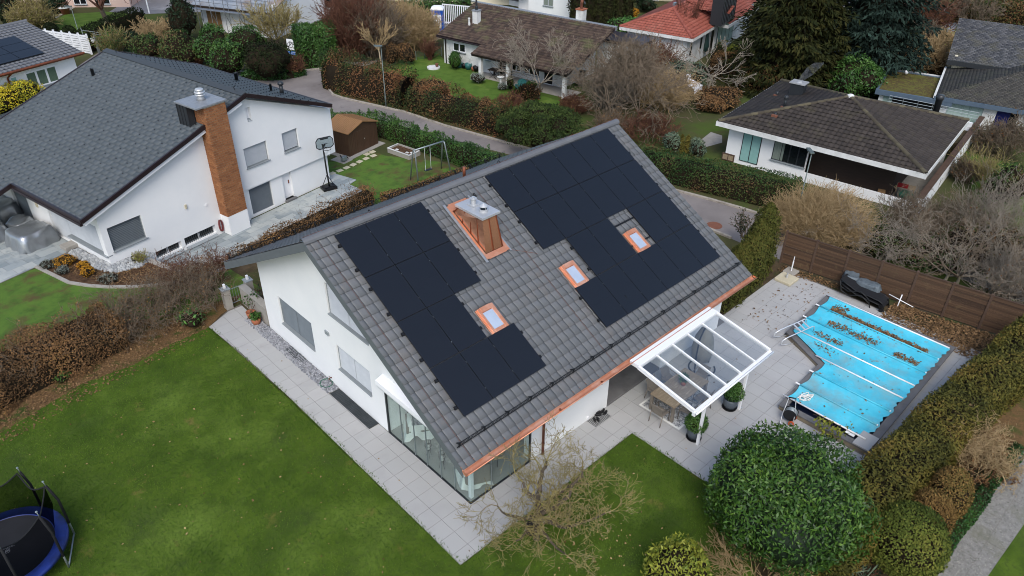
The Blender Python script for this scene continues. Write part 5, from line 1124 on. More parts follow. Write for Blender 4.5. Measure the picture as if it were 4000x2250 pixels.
# brick chimney
mb = MB(); mb.box(6.0, 7.2, -.64, .5, -1.2, .15); mb.build('chimney_base', 'white_wall', nb)
ck = MB(); ck.box(6.02, 7.18, -.62, .45, .15, 5.98); chb = ck.build('chimney', 'mortar', nb)
mb = MB(); bz = .16; r = 0
def brick_row(face, u0, u1, z, off):
    u = u0-off
    while u < u1:
        a, b = max(u, u0)+.009, min(u+.25, u1)-.009; u += .25
        if b-a < .02: continue
        mb.tc = random.random()
        if face == 0: mb.box(a, b, -.645, -.615, z+.011, z+.12-.011)
        elif face == 1: mb.box(5.995, 6.025, a, b, z+.011, z+.12-.011)
        else: mb.box(7.175, 7.205, a, b, z+.006, z+.12-.006)
while bz < 5.9:
    brick_row(0, 6.0, 7.2, bz, .125*(r % 2)); brick_row(1, -.61, .2, bz, .125*((r+1) % 2)); brick_row(2, -.61, .2, bz, .125*((r+1) % 2)); bz += .12; r += 1
mb.build('brickwork', 'brick', chb, tint=True)
mb = MB(); mb.box(5.62, 7.16, .2, .98, 4.4, 5.98)
for x in (5.6, 5.9, 6.2): mb.box(x, x+.03, .17, .2, 4.6, 5.98)
for y in (.2, .45, .7, .95): mb.box(5.59, 5.62, y, y+.03, 4.6, 5.98)
mb.build('metal_cladding', 'dark_frame', chb)
mb = MB(); mb.box(5.56, 7.28, -.7, 1.04, 5.98, 6.07); mb.build('chimney_cap', 'lead', chb, bevel=.01)
mb = MB(); mb.lathe((6.5, .2, 6.07), [(.22, 0), (.15, .16), (.15, .2), (.24, .22), (.24, .27), (.17, .28), (.17, .32), (.25, .34), (.25, .39), (.17, .4), (.17, .44), (.22, .46), (.17, .53), (0, .55)], 24); mb.build('flue', 'steel', chb, True)
# openings: blinds, doors and sills
def lh_window(x0, x1, z0, z1, m='blind', yo=0, sill=True, step=.075, tilt=.03):
    mb = MB(); mb.box(x0, x1, yo+.2, yo+.24, z0, z1); w = mb.build('window', 'dark_frame', nb); mb = MB(); n = int((z1-z0)/step)
    for i in range(n): z = z1-.03-i*step; mb.add([(x, y, zz) for (y, zz) in ((yo+.1, z-tilt), (yo+.16, z+tilt)) for x in (x0+.02, x1-.02)], [(0, 1, 3, 2)])
    mb.build('blind', m, w)
    if sill: mb = MB(); mb.box(x0-.04, x1+.04, yo-.07, yo+.2, z0-.035, z0+.01); mb.build('sill', 'grey_sill', w, bevel=.006)
    mb = MB(); [mb.box(x, x+.025, yo+.09, yo+.15, z0+.01, z1) for x in (x0+.002, x1-.027)]; mb.pieces('guide_rail', 'grey_sill', w); return w
lh_window(.3, 1.98, .6, 1.82, 'blind_dark', step=.08, tilt=.018); lh_window(8.1, 9.56, 1.93, 3.02); lh_window(10.6, 11.66, 1.94, 3.06); lh_window(8.02, 9.46, -.84, .68, 'blind_dark', .14, False)
mb = MB(); mb.box(8.68, 8.94, .18, .22, 4.35, 5.05); w = mb.build('slit_window', 'white_trim', nb); mb = MB(); mb.add([(8.66, -.03, 4.33), (8.96, -.03, 4.33), (8.96, .18, 4.42), (8.66, .18, 4.42)], [(0, 1, 2, 3)]); mb.build('sill', 'grey_sill', w)
mb = MB(); mb.box(10.25, 10.88, .3, .36, -.82, .86); d = mb.build('door', 'white_trim', nb); mb = MB(); mb.box(10.72, 10.78, .27, .3, .0, .2); mb.build('handle', 'copper_dull', d); mb = MB(); mb.box(10.2, 10.93, -.05, .3, -.95, -.82); mb.build('step', 'coping', d)
for x0, x1, z0, z1 in ((2.16, 3.56, -.7, -.32), (3.76, 5.57, -.72, -.28)):
    mb = MB(); mb.box(x0, x1, .22, .26, z0, z1); w = mb.build('basement_window', 'window_dark', nb); mb = MB(); xm = (x0+x1)/2; [mb.box(a, b, .14, .22, z0, z1) for a, b in ((x0, x0+.06), (xm-.04, xm+.04), (x1-.06, x1))]; mb.box(x0, x1, .15, .22, z1-.05, z1); mb.build('frame', 'white_trim', w); mb = MB()
    n = int((x1-x0)/.11)
    for i in range(1, n): mb.box(x0+i*.11-.01, x0+i*.11+.01, .08, .1, z0, z1)
    mb.build('bars', 'dark_frame', w); mb = MB(); mb.add([(x0, -.16, z0-.16), (x1, -.16, z0-.16), (x1, .2, z0+.03), (x0, .2, z0+.03)], [(0, 1, 2, 3)]); mb.build('sill', 'grey_sill', w)
def lh_side(y0, y1, z0, z1, m, sill):
    mb = MB(); mb.box(.2, .24, y0, y1, z0, z1); w = mb.build('window', 'dark_frame', nb); mb = MB()
    for i in range(int((z1-z0)/.075)): z = z1-.03-i*.075; mb.add([(x, y, zz) for (x, zz) in ((.08, z-.03), (.14, z+.03)) for y in (y0+.02, y1-.02)], [(0, 1, 3, 2)])
    mb.build('blind', m, w)
    if sill: mb = MB(); mb.box(-.1, .2, y0-.35, y1+.02, z0-.04, z0+.01); mb.build('sill', 'grey_sill', w)
lh_side(.35, 3.4, .48, 1.95, 'blind', True); lh_side(3.4, 4.95, .02, 1.95, 'blind', False); lh_side(6.95, 8.5, .15, 1.95, 'blind_dark', True)
mb = MB(); mb.box(-.06, 0, 5.8, 5.95, 1.25, 1.5); mb.box(4.2, 4.3, -.07, 0, 1.2, 1.42); mb.pieces('wall_lamp', 'sand_slab', nb, bevel=.01)
mb = MB(); mb.tube([(5.35, -.005, .95), (5.35, -.03, .95)], .07, 14); mb.build('wall_valve', 'white_trim', nb)
mb = MB(); mb.tube([Vector((5.82+.09*math.cos(a)+.012*k, -.08-.015*k, -.42+.33*math.sin(a))) for k in range(4) for a in np.linspace(0, 6.28, 16)], .022, 6); o = mb.build('garden_hose', 'hose_red', None, True); o.location = tuple(LO); o.rotation_euler = (0, 0, LA); tag(o, 'dark red garden hose coiled on the white wall left of the brick chimney foot', 'hose')
# patio: upper and lower stone terraces, retaining wall
paving('patio_paving', [[lw(1.9, 0), lw(1.2, -2.4), (-.6, 19.5), (1.6, 20.1), (4.6, 20.8), (10.35, 21.35), (11.15, 21.9), (10.95, 23.55), (11.6, 23.8), (11.05, 25.75), lw(13.55, .2), lw(13.55, 0)]], GB+.03, 'stone_slab', (.55, .4), (0, 0), .012, LA, (LO.x, LO.y), .5, vary=(1, 1, 1.5, 2))
paving('patio_paving', [[(-7.1, 23.85), (-5.5, 24.25), (-3.75, 24.75), lw(0, 3.6), lw(0, 14), (-16, 36), (-30, 30), (-30, 18.0)]], .02, 'stone_slab', (.6, .55), (0, 0), .012, LA, (LO.x, LO.y), .5, vary=(1, 1, 1.5))
sheet('patio_base', [(-7.1, 23.8), (-5.5, 24.2), (-3.45, 24.6), lw(0, 14), (-16, 36), (-30, 30), (-30, 18.2)], .008, 'joint')
mb = MB()
def wall_line(pts, w, z0, z1):
    for a, b in zip(pts, pts[1:]): mb.bar((a[0], a[1], (z0+z1)/2), (b[0], b[1], (z0+z1)/2), w, z1-z0)
wall_line([(-1.82, 22.4), (-1.25, 20.4), (-.85, 19.35)], .3, -1.2, .05); wall_line([(-.95, 19.42), (.3, 19.35), (.45, 20.1)], .28, -1.2, .02); wall_line([(.45, 20.05), (1.6, 20.0), (4.75, 20.72), (6.3, 20.95)], .22, -1.2, -.48)
tag(mb.build('retaining_wall', 'stone_slab' if False else 'concrete', bevel=.02), 'low pale stone wall edging the steps of the sunken patio', 'wall')
mb = MB()
for i in range(4): mb.box(-.75+.12*i, .42, 19.75+.45*i-.2, 19.75+.45*(i+1)-.2, -1.0, -.25-.2*i)
o = mb.build('garden_steps', 'concrete', bevel=.01); tag(o, 'short flight of pale stone steps down to the sunken patio', 'steps')
# garden furniture under silver covers
heap('furniture_cover', 'silver tarpaulin over a square sofa nearest the corner blinds', 'furniture cover', (-4.95, 26.75, .02), .95, .95, .78, 'silver_cloth', LA+.05, 1); heap('furniture_cover', 'silver tarpaulin over a small table between the two covered sofas', 'furniture cover', (-5.0, 28.3, .02), .6, .55, .62, 'silver_cloth', LA+.3, 4); heap('furniture_cover', 'crumpled silver tarpaulin over a low round table at the photo edge', 'furniture cover', (-6.5, 28.6, .02), 1.0, .9, .72, 'silver_cloth', LA-.2, 7); heap('furniture_cover', 'dull grey tarpaulin over a long sofa farthest along the wall', 'furniture cover', (-5.6, 30.7, .02), 1.1, 1.1, .85, 'silver_cloth', LA, 9)
mb = MB(); mb.box(-.3, .3, -.28, .28, 0, .2); o = mb.build('stone_block', 'concrete', bevel=.02); o.location = (-3.85, 25.0, .02); o.rotation_euler = (0, 0, LA); tag(o, 'low grey stone block at the edge of the terrace by the blinds', 'stone block')
t = thing('garden_lamp', 'small dark garden lamp standing in the white stones by the house corner', 'garden lamp', (-2.1, 21.55, 0)); mb = MB(); mb.box(-.06, .06, -.05, .05, 0, .36); mb.build('body', 'dark_frame', t, bevel=.01); mb = MB(); mb.box(-.04, .04, -.056, -.05, .2, .33); mb.build('lens', 'white_trim', t)
# basketball hoop
bh = thing('basketball_hoop', 'black portable basketball hoop standing on the grey stone patio', 'basketball hoop', (9.75, 23.85, GB+.03), LA-.35)
mb = MB(); mb.box(-.42, .42, -.3, .3, 0, .17); mb.box(-.34, -.06, -.24, .24, .17, .22); mb.box(.06, .34, -.24, .24, .17, .22); mb.build('base', 'black', bh, bevel=.05)
mb = MB(); mb.tube([(.05, .02, .1), (.0, .0, 1.2), (-.02, -.0, 2.75)], .045, 10); mb.tube([(-.33, .1, .2), (-.01, 0, .9)], .02, 6); mb.tube([(.33, .1, .2), (.0, 0, .9)], .02, 6); mb.build('pole', 'black', bh, True)
mb = MB(); bb = [(-.5, 0), (-.5, .35), (-.36, .52), (.36, .52), (.5, .35), (.5, 0), (.36, -.12), (-.36, -.12)]; mb.wall((0, -.28, 2.75), (1, 0, 0), (0, -1, 0), bb, (), .03); brd = mb.build('backboard', 'backboard', bh)
mb = MB(); [mb.bar((a[0], -.3, 2.75+a[1]), (b[0], -.3, 2.75+b[1]), .04, .04, (0, 1, 0)) for a, b in zip(bb, bb[1:]+bb[:1])]; mb.bar((-.2, -.31, 2.9), (.2, -.31, 2.9), .03, .02); mb.bar((-.24, -.31, 3.2), (.24, -.31, 3.2), .05, .07); mb.build('board_frame', 'dark_frame', brd)
mb = MB(); mb.bar((0, -.0, 2.6), (0, -.3, 2.85), .08, .06); mb.build('bracket', 'black', bh)
mb = MB(); mb.tube(arc((0, -.56, 2.68), .22, 0, 2*PI, 20, (1, 0, 0), (0, 1, 0)), .014, 6); mb.bar((0, -.3, 2.68), (0, -.36, 2.68), .1, .05); rim = mb.build('rim', 'iron', bh)
mb = MB()
for i in range(12):
    a = i*PI/6; b = a+PI/6; mb.tube([(.21*math.cos(a), -.56+.21*math.sin(a), 2.67), (.15*math.cos(b), -.56+.15*math.sin(b), 2.5), (.12*math.cos(a), -.56+.12*math.sin(a), 2.3)], .006, 3)
mb.build('net', 'label_white', rim)
# metal shed
sh_ = thing('garden_shed', 'brown ribbed metal garden shed with a low tan gable roof', 'shed', (13.2, 26.9, GB), math.atan2(.6, 2.6))
Wd, Dp, Hh, Rg = 2.68, 2.0, 1.56, 1.95
mb = MB(); mb.wall((0, 0, 0), (1, 0, 0), (0, -1, 0), [(0, 0), (0, Hh), (Wd/2, Rg), (Wd, Hh), (Wd, 0)], (), .05); mb.wall((0, Dp, 0), (1, 0, 0), (0, 1, 0), [(0, 0), (0, Hh), (Wd/2, Rg), (Wd, Hh), (Wd, 0)], (), .05); mb.box(0, .05, .05, Dp-.05, 0, Hh); mb.box(Wd-.05, Wd, .05, Dp-.05, 0, Hh); mb.build('wall', 'shed_wall', sh_)
mb = MB()
for i in range(19):
    x = .06+i*(Wd-.12)/18
    if .75 < x < 1.95: continue
    mb.box(x-.022, x+.022, -.018, 0, .03, Hh-.05)
for i in range(14): y = .08+i*(Dp-.16)/13; mb.box(-.018, 0, y-.022, y+.022, .03, Hh-.03)
tag(mb.build('cladding', 'shed_wall', sh_), None)
for k, x0 in enumerate((.78, 1.36)):
    mb = MB(); mb.box(x0, x0+.56, -.03, 0, .06, Hh-.12)
    for i in range(4): mb.box(x0+.07+i*.13, x0+.11+i*.13, -.042, -.03, .08, Hh-.14)
    d = mb.build('door', 'shed_wall', sh_)
    if k: mb = MB(); mb.box(1.38, 1.44, -.06, -.04, .78, .84); mb.build('handle', 'steel', d)
for sg in (0, 1):
    mb = MB(); x0, x1 = (-.06, Wd/2) if sg == 0 else (Wd+.06, Wd/2); za, zb = Hh-.03, Rg+.02
    mb.add([(x, y, z+dz) for y in (-.12, Dp+.1) for x, z in ((x0, za), (x1, zb)) for dz in (0, .04)], [(0, 1, 3, 2), (4, 6, 7, 5), (0, 4, 5, 1), (2, 3, 7, 6), (0, 2, 6, 4), (1, 5, 7, 3)])
    for i in range(15): y = -.06+i*(Dp+.1)/14; mb.bar((x0, y, za+.05), (x1, y, zb+.05), .035, .025)
    mb.build('roof', 'shed_roof', sh_)
mb = MB(); mb.box(-.35, Wd+.3, -.35, Dp+.2, -.02, .03); mb.box(-1.0, -.2, -.45, .7, -.02, .025); o = mb.build('base_slab', 'concrete', sh_)
t = thing('garden_tool', 'small grey and black machine leaning at the corner of the brown shed', 'garden machine', (12.55, 26.55, GB+.03), .4); mb = MB(); mb.box(-.2, .2, -.12, .12, .05, .35); mb.build('motor_housing', 'galv', t, bevel=.05); mb = MB(); mb.tube([(-.15, 0, .3), (-.3, .05, .5), (-.15, .1, .45)], .03, 6); mb.tube([(.15, -.1, .3), (.32, -.1, .1)], .03, 6); mb.build('handle', 'black', t, True)
for i, (x, y) in enumerate(((11.6, 25.6), (12.15, 25.68), (12.7, 25.78), (13.25, 25.9), (13.82, 26.02), (14.42, 26.08), (14.25, 26.55), (14.72, 26.62), (11.05, 25.55))):
    mb = MB(); a = random.uniform(-.2, .2); mb.obox((0, 0, .012), (.2, .01, 0), (.01, .17, 0), (0, 0, .012)); o = mb.build('stepping_stone', 'stone_slab' if False else 'sand_slab', bevel=.01); o.location = (x, y, GB+.006); o.rotation_euler = (0, 0, LA+a); tag(o, 'flat pale stepping stone set in the lawn below the brown shed', 'stepping stone', 'stepping stones in the lawn by the shed')
# raised bed / sand pit
sp_ = thing('raised_bed', 'rectangular grey raised bed with a pale rim by the green hedge', 'raised bed', (15.4, 25.9, GB), math.atan2(24.0-25.9, 15.7-15.4))
ln = math.dist((15.4, 25.9), (15.7, 24.0)); wd = 1.02; mb = MB()
for a, b, c, d in ((0, ln, 0, .06), (0, ln, wd-.06, wd), (0, .06, .06, wd-.06), (ln-.06, ln, .06, wd-.06)): mb.box(a, b, c, d, 0, .3)
mb.build('side_board', 'concrete', sp_); mb = MB(); [mb.box(a, b, c, d, .3, .325) for a, b, c, d in ((-.02, ln+.02, -.02, .07), (-.02, .07, .07, wd-.07), (ln-.07, ln+.02, .07, wd-.07))]; mb.build('rim', 'white_aged', sp_); mb = MB(); mb.box(.06, ln-.06, .06, wd-.06, .1, .2); mb.build('soil', 'mulch', sp_); mb = MB(); [mb.box(x, x+.2, y, y+.14, .2, .24) for x, y in ((.4, .3), (1.25, .35), (1.5, .5))]; mb.pieces('stone', 'pebble_white' if False else 'white_aged', sp_)
# swing
sw = thing('swing_frame', 'galvanised swing frame with two curved A-shaped supports on the lawn', 'swing', (14.1, 21.25, GB+.006), math.atan2(-.1, 2.15)); ln = 2.15
mb = MB(); mb.tube([(0, 0, 1.98), (ln, 0, 1.98)], .045, 10); mb.build('top_beam', 'galv', sw, True)
for x, sp in ((0, .42), (ln, .5)):
    for s in (-1, 1): mb = MB(); mb.tube([(x, 0, 1.98), (x, s*.06, 1.93), (x, s*.12, 1.8), (x+(.1 if x else -.1), s*sp, 0)], .04, 10); mb.build('leg', 'galv', sw, True)
for x in (.75, 1.15): mb = MB(); mb.tube([(x, 0, 1.95), (x, 0, .5)], .01, 5); mb.build('rope', 'label_white', sw)
mb = MB(); mb.box(.7, 1.2, -.09, .09, .47, .5); mb.build('seat', 'iron', sw)
bush('boulder', 'pale round stone lying in the grass by the sunken patio', 'stone', [(12.2, 20.35, GB+.05, .35, .28, .16)], 60, .02, .02, 'concrete', 'concrete', .0, .0, corek=1.0)
# street lamps
def lamp(label, loc, rz, h, m='lamp_post'):
    t = thing('street_lamp', label, 'street lamp', loc, rz, 'street lamps'); mb = MB(); mb.tube([(0, 0, 0), (0, 0, .9), (0, 0, .92), (0, 0, h)], [.055, .055, .036, .028], 10); mb.build('pole', m, t, True); mb = MB(); mb.obox((.2, 0, h+.03), (.3, 0, .03), (0, .11, 0), (-.004, 0, .04)); hd = mb.build('lamp_head', m, t, bevel=.02); mb = MB(); mb.obox((.24, 0, h-.02), (.2, 0, .02), (0, .08, 0), (0, 0, .008)); mb.build('lens', 'label_white', hd); return t
p = P(2, 378, 765, GB); lamp('slim grey street lamp rising out of the brown beech hedge along the road', tuple(p), 2.6, 4.5)
p = P(11, 1120, 650, GB); lamp('grey-green street lamp by the white fence at the far road end', tuple(p), 2.9, 3.6)
p = P(3, 1035, 1082, GB+4.3); lamp('grey street lamp in front of the dark roofed bungalow', (p[0], p[1], GB), .9, 4.3)
p = P(15, 2220, 270, GB); lamp('tall street lamp beyond the old dark slate roof at the right', tuple(p), .3, 5.2)
mb = MB(); mb.lathe((22.6, 6.0, GB+.01), [(.42, 0), (.42, .006), (.36, .008), (0, .008)], 28); tag(mb.build('manhole_cover', 'rust'), 'round rusty manhole cover set in the road beside the main house', 'manhole cover')
# ================================================================== houses beyond the road
def fr(name, label, org, deg): return thing(name, label, 'house', org, math.radians(deg))
def pane(parent, x0, x1, z0, z1, y, m='window_dark', frame='white_trim', nm='window', mull=2, sill=True, fw=.05):
    """window lying in a wall that faces local -y"""
    mb = MB(); mb.box(x0, x1, y-.02, y+.06, z0, z1); [mb.box(a, b, y-.035, y-.0201, z0, z1) for a, b in [(x0, x0+fw), (x1-fw, x1)]+[(x0+(x1-x0)*i/mull-fw/2, x0+(x1-x0)*i/mull+fw/2) for i in range(1, mull)]]; mb.box(x0+fw, x1-fw, y-.034, y-.0202, z0, z0+fw); mb.box(x0+fw, x1-fw, y-.034, y-.0202, z1-fw, z1)
    f = mb.build(nm, frame, parent); mb = MB(); w = (x1-x0)/mull
    for i in range(mull): mb.box(x0+w*i+fw, x0+w*(i+1)-fw, y-.026, y-.021, z0+fw, z1-fw)
    mb.build('glass', m, f)
    if sill: mb = MB(); mb.box(x0-.05, x1+.05, y-.12, y-.036, z0-.06, z0); mb.build('sill', 'grey_sill', f)
    return f
def deck(parent, name, m, O, U, D, s0, s1, uL, uR, t=.14, d=.02):
    """roof body below the tiles"""
    O, U, D = Vector(O), Vector(U), Vector(D); Nn = U.cross(D); Nn = -Nn if Nn.z < 0 else Nn; Nn.normalize(); mb = MB()
    c = [O+U*uL(s0)+D*s0, O+U*uR(s0)+D*s0, O+U*uR(s1)+D*s1, O+U*uL(s1)+D*s1]; mb.add([p-Nn*d for p in c]+[p-Nn*(d+t) for p in c], [(0, 1, 2, 3), (7, 6, 5, 4)]+[(i, 4+i, 4+(i+1) % 4, (i+1) % 4) for i in range(4)]); return mb.build(name, m, parent)
# --- low house with the long mossy brown roof
p1 = P(13, 780, 1055, GB); bh_ = fr('house', 'low white house under one long mossy brown tiled roof with a porch on pillars', (p1[0], p1[1], GB), -79); g0 = -GB
RS = .297; zr_ = lambda y: 1.46+g0+RS*(y-.98)-.0
ct = math.cos(math.atan(RS)); st = math.sin(math.atan(RS)); O = (0, 6.45, zr_(6.45)); D = (0, -ct, -st); SM = (6.45-.98)/ct; SP = (6.45+.42)/ct
tiles('roof', bh_, 'tile_brown', O, (1, 0, 0), D, 0, SM, .34, lambda s: -5.4+.12*s/SM, lambda s: 8.5, .26, WAVE, .035)
tiles('porch_roof', bh_, 'tile_brown', O, (1, 0, 0), D, SM, SP, .34, lambda s: -.62, lambda s: 8.35, .26, WAVE, .035)
deck(bh_, 'roof_deck', 'copper_brown', O, (1, 0, 0), D, 0, SM, lambda s: -5.38, lambda s: 8.48, .18); deck(bh_, 'porch_deck', 'copper_brown', O, (1, 0, 0), D, SM, SP, lambda s: -.6, lambda s: 8.33, .16)
mb = MB(); mb.box(-5.4, 8.5, 6.4, 6.7, O[2]-.25, O[2]+.06); mb.build('ridge_flashing', 'fascia_blue' if False else 'lead', bh_)
mb = MB(); mb.box(-5.0, .7, 1.48, 1.7, 0, 2.2); mb.box(.7, 6.6, 2.0, 2.2, 0, 2.3); mb.box(-5.0, -4.8, 1.7, 6.4, 0, 2.2); mb.wall((-5.0, 0, 0), (0, 1, 0), (-1, 0, 0), [(1.48, 2.2), (6.4, 2.2), (6.4, 3.5), (1.48, 2.3)], (), .2); mb.wall((6.6, 0, 0), (0, 1, 0), (1, 0, 0), [(2.0, 0), (6.9, 0), (6.9, 3.75), (2.0, 2.45)], (), .25); mb.box(-5, 6.6, 6.3, 6.5, 0, 3.7); mb.build('wall', 'white_aged', bh_)
mb = MB(); mb.box(-.7, 8.3, .2, 2.0, 0, .04); mb.build('porch_floor', 'concrete', bh_)
for x in (.05, 2.75, 7.95): mb = MB(); mb.box(x-.14, x+.14, -.14, .14, 0, 1.95); mb.build('pillar', 'white_aged', bh_, bevel=.01)
pane(bh_, -3.95, -2.65, 1.25, 1.95, 1.48, fw=.07); pane(bh_, -.55, -.05, 1.1, 1.9, 1.48, mull=1); pane(bh_, 1.7, 2.6, .5, 1.75, 2.0, fw=.07); pane(bh_, 2.9, 4.4, .5, 1.75, 2.0, mull=3); pane(bh_, 4.8, 5.7, .05, 1.85, 2.0, mull=1)
mb = MB(); mb.tube([(-5.3, .95, 2.3), (8.4, .95, 2.3)], .06, 6); mb.build('gutter', 'copper_brown', bh_); mb = MB(); mb.tube([(-4.75, .98, 2.25), (-4.75, 1.4, 2.05), (-4.75, 1.42, .05)], .05, 8); mb.build('downpipe', 'copper_brown', bh_, True)
def small_chimney(par, x, y, z, w, h, m, capm, hood=None):
    mb = MB(); mb.box(x-w/2, x+w/2, y-w/2, y+w/2, z-.5, z+h); c = mb.build('chimney', m, par); mb = MB(); mb.box(x-w/2-.05, x+w/2+.05, y-w/2-.05, y+w/2+.05, z+h, z+h+.08); mb.build('chimney_cap', capm, c)
    if hood == 'pipe': mb = MB(); mb.tube([(x, y, z+h), (x, y, z+h+.9)], .08, 10); mb.lathe((x, y, z+h+.1), [(.13, 0), (.13, .25), (.08, .3)], 10); mb.build('flue', 'dark_frame', c)
    if hood == 'vane': mb = MB(); mb.tube([(x, y, z+h), (x, y, z+h+.25), (x+.05, y-.1, z+h+.5), (x+.2, y-.3, z+h+.75)], .12, 10); mb.build('wind_cowl', 'rust', c, True)
def bl_loc(o, q): d = o.matrix_basis.inverted() @ Vector(q); return d
bh_mat = Matrix.Translation(bh_.location) @ Matrix.Rotation(bh_.rotation_euler.z, 4, 'Z')
def tol(q, M): return M.inverted() @ Vector(q)
q = tol(P(13, 728, 262, 2.5), bh_mat); small_chimney(bh_, q.x, q.y, zr_(q.y), .5, .95, 'white_aged', 'lead', 'pipe'); q = tol(P(13, 2095, 290, 3.0), bh_mat); small_chimney(bh_, q.x, 6.9, zr_(6.45)+.1, .62, .7, 'white_aged', 'terracotta', 'vane'); mb = MB(); q = tol(P(13, 625, 205, 2.9), bh_mat); mb.lathe((q.x, q.y, zr_(q.y)-.1), [(.1, 0), (.1, .3), (.07, .32), (.07, .6), (.1, .62), (.1, .7), (0, .72)], 10); mb.build('vent_pipe', 'white_aged', bh_)
# annex at its right end
mb = MB(); mb.box(6.6, 10.2, 7.2, 9.5, 0, 2.6); an = mb.build('annex', 'white_aged', bh_); mb = MB(); mb.box(6.4, 10.5, 7.0, 9.7, 2.6, 2.85); mb.build('annex_roof', 'copper_brown', an)
def bhp(x, y, z=0): v = bh_mat @ Vector((x, y, z)); return (v.x, v.y, v.z)
BHR = math.radians(-79)
t = thing('garden_bench', 'dark brown slatted wooden bench under the porch of the mossy roofed house', 'bench', bhp(1.05, 1.55), BHR); mb = MB(); [mb.box(-.75, .75, -.22+.15*i, -.1+.15*i, .42, .45) for i in range(3)]; mb.build('seat', 'dark_wood', t); mb = MB(); [mb.box(-.75, .75, .24, .28, .52+.17*i, .64+.17*i) for i in range(3)]; mb.build('backrest', 'wood_brown', t)
for x in (-.7, .7): mb = MB(); mb.box(x-.04, x+.04, -.22, .28, 0, .42); mb.box(x-.04, x+.04, .22, .3, .42, 1.0); mb.build('side_frame', 'dark_wood', t)
t = thing('garden_table', 'small dark folding table in front of the porch bench', 'table', bhp(.9, .75), BHR); mb = MB(); mb.box(-.5, .5, -.35, .35, .68, .72); mb.build('tabletop', 'dark_wood', t); mb = MB(); [mb.bar((-.4*s, y, 0), (.4*s, y, .68), .03, .03) for s in (-1, 1) for y in (-.28, .28)]; mb.pieces('leg', 'iron', t)
for (k, x, y, m, r, h, lab) in ((13, 508, 905, 'teal_pot', .26, .42, 'teal glazed flower pot nearest the tall grass clump'), (13, 562, 915, 'black', .25, .4, 'black flower pot between the two teal pots'), (13, 618, 930, 'teal_pot', .3, .5, 'large teal glazed flower pot third in the row on the wall'), (13, 690, 950, 'terracotta', .22, .3, 'terracotta flower pot right of the teal pots'), (13, 722, 955, 'black', .28, .42, 'black flower pot next to the porch pillar'), (13, 1183, 1190, 'black', .24, .4, 'black tub with a shrub right of the second porch pillar'), (13, 1275, 1195, 'teal_pot', .22, .35, 'teal tub beside the black tub on the porch lawn')):
    q = P(k, x, y, GB); mb = MB(); mb.lathe((0, 0, 0), [(r*.7, 0), (r, h*.6), (r*.95, h), (r*.8, h), (r*.78, h*.9), (0, h*.88)], 16); o = mb.build('flower_pot', m, None, True); o.location = (q[0], q[1], GB); tag(o, lab, 'flower pot', 'flower pots along the porch house')
mb = MB(); mb.lathe((0, 0, 0), [(.55, 0), (.55, .12), (0, .13)], 28); o = mb.build('well_cover', 'white_aged'); q = P(13, 150, 915, GB); o.location = tuple(q); tag(o, 'round pale concrete well cover on the lawn by the low house', 'well cover')
mb = MB(); mb.lathe((0, 0, 0), [(.06, 0), (.12, .08), (.16, .25), (.12, .26), (0, .22)], 12); o = mb.build('fire_bowl', 'rust'); q = P(13, 195, 895, GB+.13); o.location = tuple(q); tag(o, 'small rusty bowl standing on the round well cover', 'bowl')
t = thing('bird_bath', 'white pedestal bird bath by the second porch pillar', 'bird bath', tuple(P(13, 1050, 1150, GB))); mb = MB(); mb.lathe((0, 0, 0), [(.16, 0), (.1, .1), (.07, .4), (.1, .62)], 14); mb.build('pedestal', 'white_aged', t, True); mb = MB(); mb.lathe((0, 0, .62), [(.1, 0), (.3, .1), (.28, .12), (0, .06)], 18); mb.build('bowl', 'white_aged', t, True)
t = thing('garden_chair', 'dark reclining garden chair on the terrace at the end of the low house', 'chair', tuple(P(13, 2110, 1165, GB)), -1.2); mb = MB(); mb.obox((0, 0, .42), (.28, 0, 0), (0, .26, .03), (0, 0, .03)); mb.build('seat', 'iron', t); mb = MB(); mb.obox((0, .34, .8), (.28, 0, 0), (0, .1, .42), (0, .03, -.01)); mb.build('backrest', 'iron', t)
for s in (-1, 1): mb = MB(); mb.tube([(s*.3, -.25, 0), (s*.3, -.2, .62), (s*.3, .28, .64), (s*.3, .3, 0)], .02, 6); mb.build('arm_frame', 'iron', t)
t = thing('cafe_table', 'round pale blue bistro table tipped on its side on the porch lawn', 'table', tuple(P(13, 1345, 1165, GB)), -1.0); mb = MB(); mb.lathe((0, 0, .5), [(.36, 0), (.36, .03), (0, .03)], 20); o = mb.build('tabletop', 'teal_pot', t); o.rotation_euler = (.5, 0, 0); mb = MB(); [mb.bar((-.2*s, 0, 0), (.2*s, .05, .55), .025, .025) for s in (-1, 1)]; mb.pieces('leg', 'teal_pot', t)
